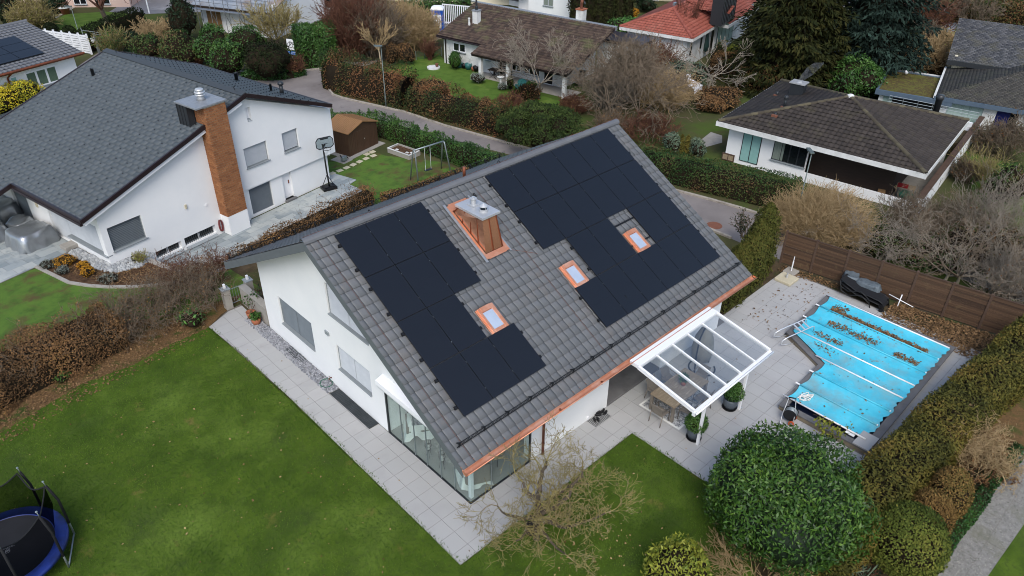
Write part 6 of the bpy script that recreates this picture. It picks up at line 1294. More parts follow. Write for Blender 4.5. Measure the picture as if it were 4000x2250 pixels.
# --- bungalow with the dark hipped roof
c_ = P(3, 415, 1130, GB); bu = fr('bungalow', 'white bungalow with a dark hipped tile roof and a broad white fascia', (c_[0], c_[1], GB), -82); bu_mat = Matrix.Translation(bu.location) @ Matrix.Rotation(math.radians(-82), 4, 'Z')
x0, x1, y0, y1, ze, za = -.5, 11.45, -.78, 9.3, 1.72+g0, 3.3+g0; ax, ay = 5.5, 4.25
def hip(par, m, capm, x0, x1, y0, y1, ze, apx, apy, za, tw=.3, course=.36, prof=WAVE, skip=(), capr=.13):
    """pyramid roof: four tiled faces and hip caps"""
    A = Vector((apx, apy, za)); cor = [Vector((x0, y0, ze)), Vector((x1, y0, ze)), Vector((x1, y1, ze)), Vector((x0, y1, ze))]
    for i in range(4):
        if i in skip: continue
        a, b = cor[i], cor[(i+1) % 4]; U = (b-a).normalized(); ft = a+U*((A-a).dot(U)); D = (ft-A); Ls = D.length; D.normalize(); la = (a-ft).dot(U); lb = (b-ft).dot(U)
        tiles('roof', par, m, A, U, D, 0.0, Ls, course, lambda s, la=la, Ls=Ls: la*min(s/Ls, 1), lambda s, lb=lb, Ls=Ls: lb*min(s/Ls, 1), tw, prof, .035)
    for p in cor: ridge_caps('hip_cap', par, capm, A+Vector((0, 0, -.04)), p+Vector((0, 0, .02)), capr, .38)
hip(bu, 'tile_dark', 'tile_darkcap', x0, x1, y0, y1, ze, ax, ay, za)
mb = MB(); mb.add([(x0, y0, ze-.02), (x1, y0, ze-.02), (x1, y1, ze-.02), (x0, y1, ze-.02), (ax, ay, za-.06)], [(0, 1, 4), (1, 2, 4), (2, 3, 4), (3, 0, 4), (3, 2, 1, 0)]); mb.build('roof_deck', 'dark_wood', bu)
for a, b in (((x0, y0), (x1, y0)), ((x1, y0), (x1, y1)), ((x1, y1), (x0, y1)), ((x0, y1), (x0, y0))):
    d = (Vector((*b, 0))-Vector((*a, 0))).normalized(); mb = MB(); off = Vector((d.y, -d.x, 0))*.05; mb.bar(Vector((*a, ze-.13))+off-d*.1, Vector((*b, ze-.13))+off+d*.1, .06, .28); mb.build('fascia', 'white_aged', bu)
mb = MB(); mb.box(0, 5.0, 0, .25, 0, 2.45); mb.box(0, .25, .25, 8.5, 0, 2.45); mb.box(5.0, 11.4, .0, .2, 0, .55); mb.box(0, 11, 8.3, 8.5, 0, 2.45); mb.build('wall', 'white_wall', bu); mb = MB(); mb.box(5.0, 9.6, .95, 1.1, 0, 2.45); mb.box(9.6, 9.8, .95, 8, 0, 2.45); mb.build('timber_wall', 'dark_wood', bu); mb = MB(); mb.box(5, 11.4, .2, 8.4, 0, .04); mb.build('terrace_floor', 'concrete', bu)
mb = MB(); mb.box(.95, 2.15, -.03, 0, .25, 2.2); d = mb.build('terrace_door', 'dark_frame', bu)
for a in (1.0, 1.58): mb = MB(); mb.box(a, a+.52, -.04, -.0305, .3, 2.15); mb.build('glass', 'curtain_teal', d)
f = pane(bu, 2.93, 4.98, .9, 2.15, 0, 'window_dark', 'dark_frame', mull=4, fw=.04); mb = MB(); mb.box(2.98, 3.6, -.032, -.027, .95, 2.1); mb.build('curtain', 'curtain', f)
mb = MB(); mb.box(11.42, 11.72, -.6, 15.3, -.6, 1.18); mb.build('parapet_wall', 'white_wall', bu); mb = MB(); mb.box(11.4, 11.74, -.6, 15.3, 1.18, 1.24); mb.build('parapet_coping', 'wood_brown', bu); mb = MB(); mb.box(9.8, 9.95, 8.5, 15, 0, .6); mb.box(6, 11.42, 12.6, 12.75, 0, 1.5); mb.build('balcony_wall', 'white_wall', bu)
mb = MB()
for z in (1.75, 1.95, 2.15): mb.tube([(6.0, 12.66, z), (11.6, 12.9, z)], .018, 5)
for i in range(7): mb.tube([(6.0+i*.92, 12.66+i*.04, 1.5), (6.0+i*.92, 12.66+i*.04, 2.15)], .016, 5)
mb.build('balcony_railing', 'galv', bu)
mb = MB(); mb.box(10.0, 11.3, 9.8, 14, 0.0, .95); mb.build('balcony_floor', 'earth', bu); mb = MB(); mb.lathe((9.55, 9.2, 1.2), [(.2, 0), (.2, 2.4), (.24, 2.42), (.24, 2.7), (0, 2.72)], 12); mb.build('stove_pipe', 'dark_frame', bu, True)
zb = lambda x, y: max(ze, za-(za-ze)*max(abs(x-ax)/(ax-x0), abs(y-ay)/(ay-y0)))
q = (2.0, 5.2); mb = MB(); mb.box(q[0]-.42, q[0]+.42, q[1]-.32, q[1]+.32, zb(*q)-.4, zb(*q)+.75); c = mb.build('chimney', 'dark_frame', bu); mb = MB(); mb.box(q[0]-.5, q[0]+.5, q[1]-.4, q[1]+.4, zb(*q)+.75, zb(*q)+.82); mb.build('chimney_cap', 'steel', c); mb = MB(); mb.lathe((q[0], q[1], zb(*q)+.82), [(.16, 0), (.16, .05), (.05, .06), (0, .06)], 14); mb.build('flue', 'steel', c)
CHM = bu_mat @ Vector((q[0], q[1], zb(*q)+.85))
for q, h, ball in (((.75, 5.2), .35, 0), ((2.35, 2.2), .5, 1), ((2.3, 1.0), .25, 0)):
    z = zb(*q); mb = MB(); mb.lathe((*q, z-.1), [(.08, 0), (.08, h)]+([(.06, h+.02), (.13, h+.12), (.13, h+.25), (.05, h+.32), (0, h+.33)] if ball else [(0, h)]), 12); v = mb.build('vent_pipe', 'dark_frame', bu, True); mb = MB(); mb.box(q[0]-.16, q[0]+.2, q[1]-.25, q[1]-.1, z-.1, z+.06); mb.build('flashing', 'rust', v)
mb = MB(); mb.lathe((ax, ay, za-.05), [(.22, 0), (.2, .12), (.1, .17), (0, .18)], 8); mb.build('apex_cap', 'white_aged', bu)
def bup(x, y, z=0): v = bu_mat @ Vector((x, y, z)); return (v.x, v.y, v.z)
mb = MB(); mb.lathe((0, 0, 0), [(.3, 0), (.42, .22), (.4, .24), (.1, .3), (0, .3)], 20); o = mb.build('fire_pit', 'green_plastic', None, True); o.location = bup(10.5, 1.25, .25); tag(o, 'round green covered fire bowl on the terrace corner of the bungalow', 'fire bowl')
mb = MB(); mb.box(-.35, .35, -.2, .2, 0, .42); o = mb.build('cardboard_box', 'cardboard', bevel=.01); o.location = bup(9.4, .55, .06); o.rotation_euler = (0, 0, .4); tag(o, 'open brown cardboard box under the bungalow roof corner', 'box')
t = thing('garden_table', 'low wooden table with a red cloth under the bungalow roof corner', 'table', bup(10.35, 1.9, .06), -1.3); mb = MB(); mb.box(-.5, .5, -.3, .3, .5, .54); mb.build('tabletop', 'table_wood', t); mb = MB(); mb.box(-.46, .1, -.32, .32, .541, .55); mb.build('cloth', 'red_cloth', t); mb = MB(); [mb.box(x-.03, x+.03, y-.03, y+.03, 0, .5) for x in (-.45, .45) for y in (-.25, .25)]; mb.pieces('leg', 'table_wood', t)
t = thing('insect_hotel', 'small wooden insect box leaning at the white bungalow wall', 'insect box', bup(.25, -.12, .05), math.radians(-82)); mb = MB(); mb.box(-.4, .4, 0, .08, 0, .45); mb.build('frame', 'wood_brown', t); mb = MB(); mb.box(-.34, -.03, -.01, 0, .06, .38); mb.box(.03, .34, -.01, 0, .06, .38); mb.pieces('filling', 'table_wood', t)
# --- house with the mossy flat roof and old slate roofs
rr_ = P(17, 2000, 110, .9); ro = P(15, 610, 1200, .9); R0 = Vector((ro[0], ro[1], GB)); rr = fr('house', 'white house with an old dark slate roof, mossy flat annex roof and blue door', tuple(R0), -74.5); rr_mat = Matrix.Translation(R0) @ Matrix.Rotation(math.radians(-74.5), 4, 'Z')
zf = .9+g0; qa = tol(P(15, 740, 930, .9), rr_mat); qb = tol(P(15, 1400, 1270, 1.1), rr_mat); qc = tol(P(15, 1500, 885, 1.1), rr_mat); qd = tol(P(15, 1630, 1345, .9), rr_mat)
mb = MB(); mb.box(.05, qb.x+.3, .1, qa.y, zf-.2, zf-.03); mb.build('flat_roof', 'moss', rr); mb = MB(); [mb.box(*b) for b in ((-.1, qd.x, -.1, .08, zf-.32, zf+.02), (-.1, .08, .08, qa.y+.1, zf-.32, zf+.02), (.08, qb.x, qa.y-.05, qa.y+.1, zf-.3, zf+.02))]; mb.build('roof_edge', 'fascia_blue', rr)
mb = MB(); mb.box(0.2, .5, .25, .45, -1.5, zf-.3); mb.box(qb.x+.1, qb.x+.9, .3, .5, -1.5, zf); mb.box(qb.x+3.1, qb.x+3.9, .3, .5, -1.5, zf); mb.box(qb.x+5.2, qb.x+5.8, .3, .5, -1.5, zf); mb.box(.25, 12, 6.5, 6.7, -1.5, zf-.2); mb.build('wall', 'white_aged', rr); mb = MB(); mb.box(.5, 1.1, .35, .4, -1.2, zf-.32); mb.build('glass_wall', 'curtain_pale', rr); mb = MB(); mb.box(1.1, qb.x+.1, .6, .7, -1.2, zf-.3); mb.build('garage_opening', 'black', rr); mb = MB(); mb.box(qb.x+.9, qb.x+3.1, .38, .45, -1.2, zf-.1); mb.build('large_window', 'curtain_pale', rr); mb = MB(); mb.box(qb.x+3.9, qb.x+4.7, .36, .42, -1.2, zf-.15); mb.build('door', 'navy', rr); mb = MB(); mb.box(qb.x+4.7, qb.x+5.2, .4, .46, -1.2, zf-.15); mb.box(qb.x+5.8, qb.x+9, .4, .46, -1.2, zf-.2); mb.build('dark_opening', 'window_dark', rr)
xa, xb = qb.x, qb.x+11; zq = zf+.25; yr = qc.y-.6; hr_ = 1.15
tiles('roof', rr, 'slate_moss', (0, yr, zq+hr_), (1, 0, 0), (0, -yr/math.hypot(yr, hr_), -hr_/math.hypot(yr, hr_)), 0, math.hypot(yr, hr_), .22, lambda s: xa+yr*.8*(1-s/math.hypot(yr, hr_)), lambda s: xb, .25, SLATE, .012, .5)
_l = math.hypot(yr*.8, hr_); tiles('roof', rr, 'slate_moss', (xa+yr*.8, 0, zq+hr_), (0, 1, 0), (-yr*.8/_l, 0, -hr_/_l), 0, _l, .22, lambda s: yr*(1-s/_l), lambda s: yr+.3, .25, SLATE, .012, .5)
mb = MB(); mb.box(xa-.08, xb, -.12, .04, zq-.3, zq-.01); mb.build('fascia', 'fascia_blue', rr); mb = MB(); mb.box(xa-.14, xa-.0, -.1, yr+.2, zq-.16, zq+.04); mb.build('verge', 'white_aged', rr)
qe = [tol(P(15, x, y, z), rr_mat) for x, y, z in ((1550, 800, 1.9), (1710, 240, 3.4), (2576, 320, 3.4))]; zb0, zb1 = 1.9+g0, 3.4+g0; yb0 = qe[0].y; yb1 = qe[1].y; _l = math.hypot(yb1-yb0, zb1-zb0); xb0, xb1 = qe[0].x, qe[1].x
tiles('roof', rr, 'slate_old', (0, yb1, zb1), (1, 0, 0), (0, -(yb1-yb0)/_l, -(zb1-zb0)/_l), 0, _l, .24, lambda s: xb1+(xb0-xb1)*s/_l, lambda s: 16, .28, SLATE, .014, .5); mb = MB(); mb.box(xb0, 16, yb0-.05, yb0+.1, zb0-.35, zb0-.01); mb.build('fascia', 'dark_frame', rr); mb = MB(); mb.box(xb0+.4, 16, yb0+.5, yb0+.7, -1, zb0-.1); mb.box(xb0+.4, xb0+.6, yb0+.7, yb1, -1, zb0+.2); mb.build('wall', 'cream_wall', rr)
mb = MB(); a = tol(P(15, 1420, 760, -.2), rr_mat); b = tol(P(15, 1560, 770, -.2), rr_mat); o = thing('garden_wall', 'short pale garden wall with a white coping behind the slate roofed house', 'wall', tuple(R0), math.radians(-74.5)); mb.box(a.x, b.x+.3, a.y-.12, a.y+.12, -.2, 1.1); mb.build('wall_body', 'cream_wall', o); mb = MB(); mb.box(a.x-.03, b.x+.3, a.y-.15, a.y+.15, 1.1, 1.18); mb.build('coping', 'label_white', o)
mb = MB(); mb.lathe((0, 0, 0), [(0, 0), (.13, .1), (.15, .2), (.1, .3), (0, .32)], 12); o = mb.build('ball', 'label_white', None, True); q = P(15, 990, 1000, .95); o.location = tuple(q); tag(o, 'white ball lying on the mossy flat roof', 'ball')
# --- red roofed house
rc = P(14, 1050, 525, 1.8); rd = fr('house', 'house with a red tiled hip roof, white fascia and a dark metal chimney block', (rc[0], rc[1], GB), 13); rd_mat = Matrix.Translation(rd.location) @ Matrix.Rotation(math.radians(13), 4, 'Z'); ze = 1.8+g0; za = 3.15+g0; w = 6.6; ln = 19
A = Vector((w/2, w/2, za)); h_ = math.hypot(w/2, za-ze); dn = (w/2/h_, (za-ze)/h_)
tiles('roof', rd, 'tile_red', A, (1, 0, 0), (0, -dn[0], -dn[1]), 0, h_, .33, lambda s: -s/h_*w/2, lambda s: ln, .28, WAVE, .035); tiles('roof', rd, 'tile_red', A, (0, -1, 0), (-dn[0], 0, -dn[1]), 0, h_, .33, lambda s: -s/h_*w/2, lambda s: s/h_*w/2, .28, WAVE, .04); tiles('roof', rd, 'tile_red', A, (1, 0, 0), (0, dn[0], -dn[1]), 0, h_, .33, lambda s: -s/h_*w/2, lambda s: ln, .28, WAVE, .035)
ridge_caps('ridge_cap', rd, 'tile_red', A, A+Vector((ln-3, 0, 0)), .13, .4); ridge_caps('hip_cap', rd, 'tile_red', A, (0, 0, ze+.03), .13, .4); ridge_caps('hip_cap', rd, 'tile_red', A, (0, w, ze+.03), .13, .4)
q = tol(P(14, 1495, 320, 1.8), rd_mat); wx = q.x
tiles('wing_roof', rd, 'tile_red', (wx+.5, w/2, za+.1), (0, -1, 0), (-dn[0], 0, -dn[1]), 0, 1.2, .33, lambda s: 0, lambda s: w/2+.9, .28, WAVE, .035); tiles('wing_roof', rd, 'tile_red', (wx-.3, w/2+.3, za+.25), (1, 0, 0), (0, -dn[0], -dn[1]), 0, h_+1.0, .33, lambda s: 0+.2*s, lambda s: 8, .28, WAVE, .035)
for a, b in (((0, 0), (wx-.4, 0)), ((0, w), (0, 0)), ((wx-.4, -.9), (ln, -.9)), ((wx-.4, 0), (wx-.4, -.9))): mb = MB(); mb.bar((*a, ze-.12), (*b, ze-.12), .07, .26); mb.build('fascia', 'white_aged', rd)
mb = MB(); mb.box(.5, wx, .6, .8, 0, ze-.1); mb.box(.5, .7, .8, w-.5, 0, ze-.1); mb.box(wx, 16, .2, .4, 0, ze); mb.build('wall', 'white_aged', rd); mb = MB(); mb.box(.5, 16, .9, w-.5, ze-.25, ze-.15); mb.build('soffit', 'white_aged', rd)
for x in (1.3, 3.6, 5.2): pane(rd, x, x+.35, 1.0, 2.0, .6, frame='dark_frame', mull=1, sill=False, fw=.03)
pane(rd, wx+.3, wx+4.5, .4, 2.4, .2, 'curtain_pale', 'dark_frame', mull=4, sill=False)
q = tol(P(14, 1470, 90, 3.2), rd_mat); mb = MB(); mb.box(q.x-1.6, q.x+1.6, q.y-.5, q.y+.5, 2.9, 5.2); c = mb.build('chimney', 'dark_frame', rd); mb = MB(); [mb.box(q.x-1.6+i*.4-.02, q.x-1.6+i*.4+.02, q.y-.53, q.y-.5, 3, 5.2) for i in range(9)]; mb.build('standing_seam', 'black', c)
mb = MB(); q = tol(P(14, 810, 90, 2.9), rd_mat); mb.box(q.x-.25, q.x+.25, q.y-.12, q.y+.12, 4.0, 4.2); mb.build('roof_hatch', 'galv', rd)
t = thing('parasol', 'closed dark green garden parasol by the wall of the red roofed house', 'parasol', tuple(P(14, 1195, 765, GB))); mb = MB(); mb.lathe((0, 0, .5), [(.28, 0), (.34, .5), (.2, 1.3), (.04, 1.7), (0, 1.72)], 12); mb.build('cover', 'green_cover', t, True); mb = MB(); mb.tube([(0, 0, 0), (0, 0, .6)], .03, 6); mb.build('pole', 'iron', t)
# --- white house under construction with scaffolding
cA = P(12, 1200, 170, 1.5); cB = P(12, 190, 55, 1.5); an = math.degrees(math.atan2(cA[1]-cB[1], cA[0]-cB[0])); co = fr('house', 'white house under renovation with scaffolding around its bare roof edge', (cB[0], cB[1], GB), an); co_mat = Matrix.Translation(co.location) @ Matrix.Rotation(math.radians(an), 4, 'Z'); L1 = math.dist(cA[:2], cB[:2]); ze = 1.5+g0
mb = MB(); mb.box(.2, L1+.0, .5, .7, -.5, ze-.1); mb.box(.2, .4, .7, 7, -.5, ze-.1); mb.box(L1-.2, L1, .7, 9, -.5, ze+.5); mb.build('wall', 'white_wall', co)
mb = MB(); mb.box(.9, 2.5, .46, .5, .3, 2.0); mb.build('window', 'cardboard', co); mb = MB(); mb.box(L1*.45, L1*.62, .46, .5, .9, 2.0); mb.build('window', 'white_trim', co)
mb = MB(); mb.add([(-.2, -.2, ze), (L1+.3, -.2, ze), (L1+.3, 7, ze+2.4), (-.2, 7, ze+2.4)]+[(x, y, z-.15) for x, y, z in ((-.2, -.2, ze), (L1+.3, -.2, ze), (L1+.3, 7, ze+2.4), (-.2, 7, ze+2.4))], [(0, 1, 2, 3), (7, 6, 5, 4), (0, 4, 5, 1), (1, 5, 6, 2), (3, 7, 4, 0)]); mb.build('roof', 'roof_felt', co); mb = MB(); mb.box(-.25, L1+.35, -.3, -.2, ze-.3, ze+.02); mb.build('eave_board', 'dark_wood', co)
sc = thing('scaffolding', 'grey tube scaffolding along the roof edge of the white house being renovated', 'scaffolding', (cB[0], cB[1], GB), math.radians(an)); k = 0
for i in range(7):
    x = -.4+i*(L1+1)/6; mb = MB(); mb.tube([(x, -1.0, 0), (x, -1.0, ze+1.3)], .03, 6); mb.tube([(x, -.4, 0), (x, -.4, ze+1.3)], .03, 6); mb.bar((x, -1.0, ze-.2), (x, -.2, ze-.2), .04, .05); mb.bar((x, -1.0, ze-.25), (x, -.4, ze-1.4), .04, .04); mb.build('upright_frame', 'scaffold', sc)
for z in (ze+.25, ze+.6, ze+.95, ze+1.25): mb = MB(); mb.tube([(-.6, -1.0, z), (L1+.8, -1.0, z)], .028, 6); mb.build('guard_rail', 'scaffold', sc)
mb = MB(); [mb.box(-.6, L1+.8, -.98+.19*j, -.82+.19*j, ze-.17, ze-.12) for j in range(3)]; mb.build('deck_board', 'scaffold', sc); mb = MB(); mb.box(L1*.1, L1*.9, .4, .5, ze+.9, ze+1.0); mb.build('toe_board', 'scaffold', sc)
# taller white house right of it with an awning
q0 = P(12, 1630, 240, GB); q1 = P(12, 2520, 150, GB); an2 = math.degrees(math.atan2(q1[1]-q0[1], q1[0]-q0[0])); w2 = fr('house', 'tall white house with a yellow striped awning behind the laurel block', (q0[0], q0[1], GB), an2); L2 = math.dist(q0[:2], q1[:2]); w2m = Matrix.Translation(w2.location) @ Matrix.Rotation(math.radians(an2), 4, 'Z')
mb = MB(); mb.box(0, 1.6, 1.2, 8, -.5, 3.6); mb.box(1.6, L2, .0, 8, -.5, 4.6); mb.box(-3.5, 0, 3.2, 8, -.5, 3.2); mb.build('wall', 'white_wall', w2); pane(w2, 2.6, 4.1, .8, 2.1, 0, 'window_dark', 'dark_frame'); pane(w2, 6.2, 7.6, .4, 2.3, 0, 'window_dark', 'dark_frame'); mb = MB(); mb.box(-1.6, -.1, 3.1, 3.2, 0, 1.9); mb.build('terrace_door', 'window_dark', w2); mb = MB(); mb.add([(-3.4, 3.2, 2.5), (.6, 3.2, 2.5), (.6, 1.4, 2.0), (-3.4, 1.4, 2.0), (.6, 1.4, 1.85), (-3.4, 1.4, 1.85)], [(0, 1, 2, 3), (3, 2, 4, 5)]); mb.build('awning', 'awning', w2); mb = MB(); mb.box(.7, .95, 1.08, 1.2, 1.5, 1.8); mb.build('wall_lamp', 'dark_frame', w2); mb = MB(); mb.tube([(1.65, -.08, 0), (1.65, -.08, 4.4)], .06, 8); mb.build('downpipe', 'galv', w2)
sc2 = thing('scaffolding', 'single grey scaffold tower at the corner of the tall white house', 'scaffolding', (q0[0], q0[1], GB), math.radians(an2)); mb = MB()
for x in (2.0, 2.5): mb.tube([(x, -.5, 0), (x, -.5, 4.6)], .03, 6)
[mb.bar((2.0, -.5, z), (2.5, -.5, z), .03, .03) for z in (1.2, 2.2, 3.2)]; mb.build('ladder_frame', 'scaffold', sc2)
# pink house, top left
pk = fr('house', 'pale pink rendered house at the top left behind the garden tree', (9.3, 83.8, GB), -40); mb = MB(); mb.box(0, 5.2, 0, 8, -.5, 6); mb.box(5.2, 12, -.8, 8, -.5, 6); mb.build('wall', 'pink_wall', pk); pane(pk, 6.3, 7.6, .3, 2.3, -.8, 'window_dark', mull=2); pane(pk, 8.6, 10, .3, 2.3, -.8, 'window_dark', mull=2); mb = MB(); mb.tube([(5.1, -.08, 0), (5.1, -.08, 6)], .06, 8); mb.build('downpipe', 'copper_dull', pk)
pk2 = fr('house', 'second pale pink house wall with white windows at the top edge of the photo', (17.2, 80.5, GB), -28); mb = MB(); mb.box(0, 14, 0, 6, -.5, 6); mb.build('wall', 'pink_wall', pk2); pane(pk2, 1.2, 3.0, .5, 2.4, 0, 'window_dark', mull=2); pane(pk2, 6.2, 8.2, .6, 2.4, 0, 'window_dark', mull=3)
sheet('driveway', [(15.5, 74.8), (17.6, 77.2), (19.5, 78.5), (29, 72), (26, 66.5), (21, 69.5), (17.2, 72)], GB+.01, 'asphalt_grey'); sheet('footpath', [(9.6, 75.0), (10.6, 75.6), (14.0, 79.6), (12.6, 80.5), (10.2, 77)], GB+.012, 'stone_slab' if False else 'concrete')
for (x, y, lab) in ((735, 175, 'terracotta planter with a box ball left of the garden path'), (885, 185, 'terracotta planter with a box ball right of the garden path')):
    q = P(11, x, y, GB); t = thing('planter', lab, 'planter', tuple(q), 0, 'planters by the pink house'); mb = MB(); mb.lathe((0, 0, 0), [(.35, 0), (.5, .6), (.56, .6), (.56, .72), (.4, .72), (0, .65)], 14); mb.build('pot', 'terracotta', t, True); mb = MB(); mb.lathe((0, 0, .6), [(.57, 0), (.57, .13), (.5, .14)], 14); mb.build('rim', 'white_aged', t); p, nn = ell_pts([(0, 0, 1.0, .5, .5, .45)], 300, .15, .3); V, F, T = leaf_quads(p, nn, .2, .12, .6); mesh_np('foliage', V, F, 'leaf_dark', t, T)
t = thing('garden_lamp', 'white globe garden lamp on a short white post by the grey driveway', 'garden lamp', tuple(P(11, 2005, 180, GB))); mb = MB(); mb.tube([(0, 0, 0), (0, 0, 1.5)], .07, 8); mb.build('post', 'label_white', t); mb = MB(); mb.lathe((0, 0, 1.48), [(.05, 0), (.18, .1), (.22, .22), (.15, .36), (0, .42)], 14); mb.build('globe', 'label_white', t, True)
# far-left house with grey tiles and solar panels
fl = fr('house', 'white house with grey wavy tiles, brown copper gutter and solar panels at the left edge', (5.785, 50.62, GB), 16); ze = 2.0+g0; zt = 3.39+g0; h_ = math.hypot(6.35, zt-ze); fd_ = (0, -6.35/h_, -(zt-ze)/h_)
tiles('roof', fl, 'ridge_grey', (0, 6.35, zt), (1, 0, 0), fd_, 0, h_, .38, lambda s: -14, lambda s: 0, .34, WAVE, .035); tiles('roof', fl, 'ridge_grey', (0, 6.35, zt), (1, 0, 0), (0, 6.35/h_, -(zt-ze)/h_), 0, h_, .38, lambda s: -14, lambda s: 0, .34, WAVE, .035); ridge_caps('ridge_cap', fl, 'ridge_grey', (-14, 6.35, zt), (.05, 6.35, zt), .15, .4)
deck(fl, 'roof_deck', 'white_trim', (0, 6.35, zt), (1, 0, 0), fd_, 0, h_, lambda s: -14, lambda s: -.02); mb = MB(); mb.tube([(-14, -.08, ze-.04), (.05, -.08, ze-.04)], .085, 8); mb.bar((-14, .0, ze-.1), (0, 0, ze-.1), .04, .16); mb.build('gutter', 'copper_dull', fl); mb = MB(); mb.tube([(-5.45, -.08, ze-.1), (-5.5, .3, ze-.35), (-5.6, .42, ze-.5), (-5.6, .42, -.5)], .06, 8); mb.build('downpipe', 'copper_dull', fl, True)
mb = MB(); mb.box(-14, -.5, .5, .75, -1.5, ze-.05); mb.box(-.75, -.5, .75, 12, -1.5, ze-.05); mb.build('wall', 'white_wall', fl); pane(fl, -4.35, -2.05, ze-1.65, ze-.5, .5, 'curtain_green', 'white_trim', mull=3, fw=.08); pane(fl, -5.45, -4.95, ze-1.75, ze-.5, .5, 'curtain_teal', 'white_trim', mull=1, fw=.08)
q = tol(P(11, 632, 700, 2.45), Matrix.Translation(fl.location) @ Matrix.Rotation(math.radians(16), 4, 'Z')); pr = None
for r in range(3):
    for c in range(4):
        if pr is None: mb = MB(); mb.obox((0, 0, 0), (.86, 0, 0), (0, .55, 0), (0, 0, .02)); pr = o = mb.build('solar_panel', 'panel', fl)
        else: o = pr.copy(); COL.objects.link(o)
        s = 4.95-r*1.14; o.location = (q.x-.9-c*1.76, 6.35+fd_[1]*s, zt+fd_[2]*s+.14); o.rotation_euler = (math.atan2(zt-ze, 6.35), 0, 0)
# white houses behind the mossy roof, top centre
def lump_house(label, org, deg, boxes, wins=(), roofs=(), m='white_wall'):
    o = fr('house', label, org, deg); mb = MB(); [mb.box(*b) for b in boxes]; mb.build('wall', m, o); [pane(o, *w_) for w_ in wins]
    for (x0, x1, y0, z0, y1, z1, tm) in roofs:
        l = math.hypot(y1-y0, z1-z0); tiles('roof', o, tm, (0, y1, z1), (1, 0, 0), (0, (y0-y1)/l, (z0-z1)/l), 0, l, .4, lambda s: x0, lambda s: x1, .4, FLAT, .035)
    return o
q = P(13, 1960, 250, GB); lump_house('white gabled house with dark grey tiles and blue shutters behind the mossy roof', (q[0], q[1], GB), -79, [(-5, .4, 0, 6, -.5, 3.9), (-6.6, -5, .5, 6, -.5, 2.2)], [(-3.1, -1.9, .9, 2.4, 0, 'curtain', 'blind'), (-4.3, -3.5, 2.6, 3.5, 0, 'window_dark')], [(-12, -5.0, -.7, 1.7, 3.6, 3.9, 'tile_far')])
q = P(13, 1130, 60, GB); lump_house('white house with a glass balcony beyond the mossy roof ridge', (q[0], q[1], GB), -79, [(-4, 3, 0, 6, -.5, 4.2), (-9, -4.2, -.5, 5, -.5, 2.4)], [(0, 1.8, .6, 2.6, 0, 'window_dark', 'dark_frame'), (-8, -5, .3, 2.0, -.5, 'balcony_glass')], [(-9.2, -4.1, -.8, 2.4, 3, 3.6, 'tile_far')])
q = P(2, 700, 15, GB); lump_house('cream house with tall windows at the top edge behind the laurel hedge', (q[0], q[1], GB), -50, [(-6, 12, 0, 6, -.5, 5)], [(-1, 1.2, .3, 2.2, 0, 'window_dark'), (3, 5, .3, 2.2, 0, 'window_dark')], (), 'cream_wall')
q = P(14, 250, 40, GB); lump_house('yellowish house with white balcony bands at the top edge behind the cypresses', (q[0]+1, q[1]+1, GB), -50, [(-10, 12, 0, 6, -.5, 4.5), (-9, 6, -1.4, 0, 1.5, 2.4)], [(-3, -1, 0, 1.4, 0, 'window_dark'), (1, 3, 0, 1.4, 0, 'window_dark')], (), 'cream_wall')
q = P(15, 110, 340, -.3); fh = lump_house('grey roofed house with a glass balcony between the two tall conifers', (q[0], q[1], GB), -66, [(-4, 4, .8, 7, -.5, 2.3)], [(-2, 2, .2, 2.0, .8, 'window_dark', 'dark_frame')], [(-6, 7, 2.0, 2.2, 9, 5.4, 'tile_far')]); mb = MB(); mb.box(-4, 3.5, -.6, .8, -.3, .45); bc = mb.build('balcony', 'label_white', fh); mb = MB(); mb.box(-4, 3.5, -.62, -.58, .45, 1.4); mb.build('balcony_glass', 'balcony_glass', bc)
q = P(15, 1650, 40, GB); lump_house('pale greenish house wall at the top right edge behind bare shrubs', (q[0]+3, q[1]+1, GB), -60, [(-9, 14, 0, 5, -.5, 3)], [(-5, -3.5, .4, 2, 0, 'window_dark')], (), 'cream_wall')
sheet('road', PP([(15, 1060, 290), (15, 1690, 300), (15, 1600, 520), (15, 1380, 450)], GB), GB+.012, 'asphalt_grey'); sheet('road', [(69, 24), (80, 15.8), (90, 8), (98, 2), (99.5, 5), (90, 12), (81.5, 19), (72, 27)], GB+.01, 'asphalt_grey')
fp_ = [(56, 17.2), (57.5, 16.2), (63.5, 19.3), (62, 20.8)]; po = thing('swimming_pool', 'bright blue outdoor pool glimpsed between the two tall conifers', 'pool', (56, 17, GB)); mb = MB(); mb.prism([(x-56, y-17) for x, y in fp_], .0, .07); mb.build('water', 'far_pool', po); mb = MB()
[mb.bar((a[0]-56, a[1]-17, .06), (b[0]-56, b[1]-17, .06), .4, .12) for a, b in zip(fp_, fp_[1:]+fp_[:1])]; mb.build('coping', 'white_aged', po)
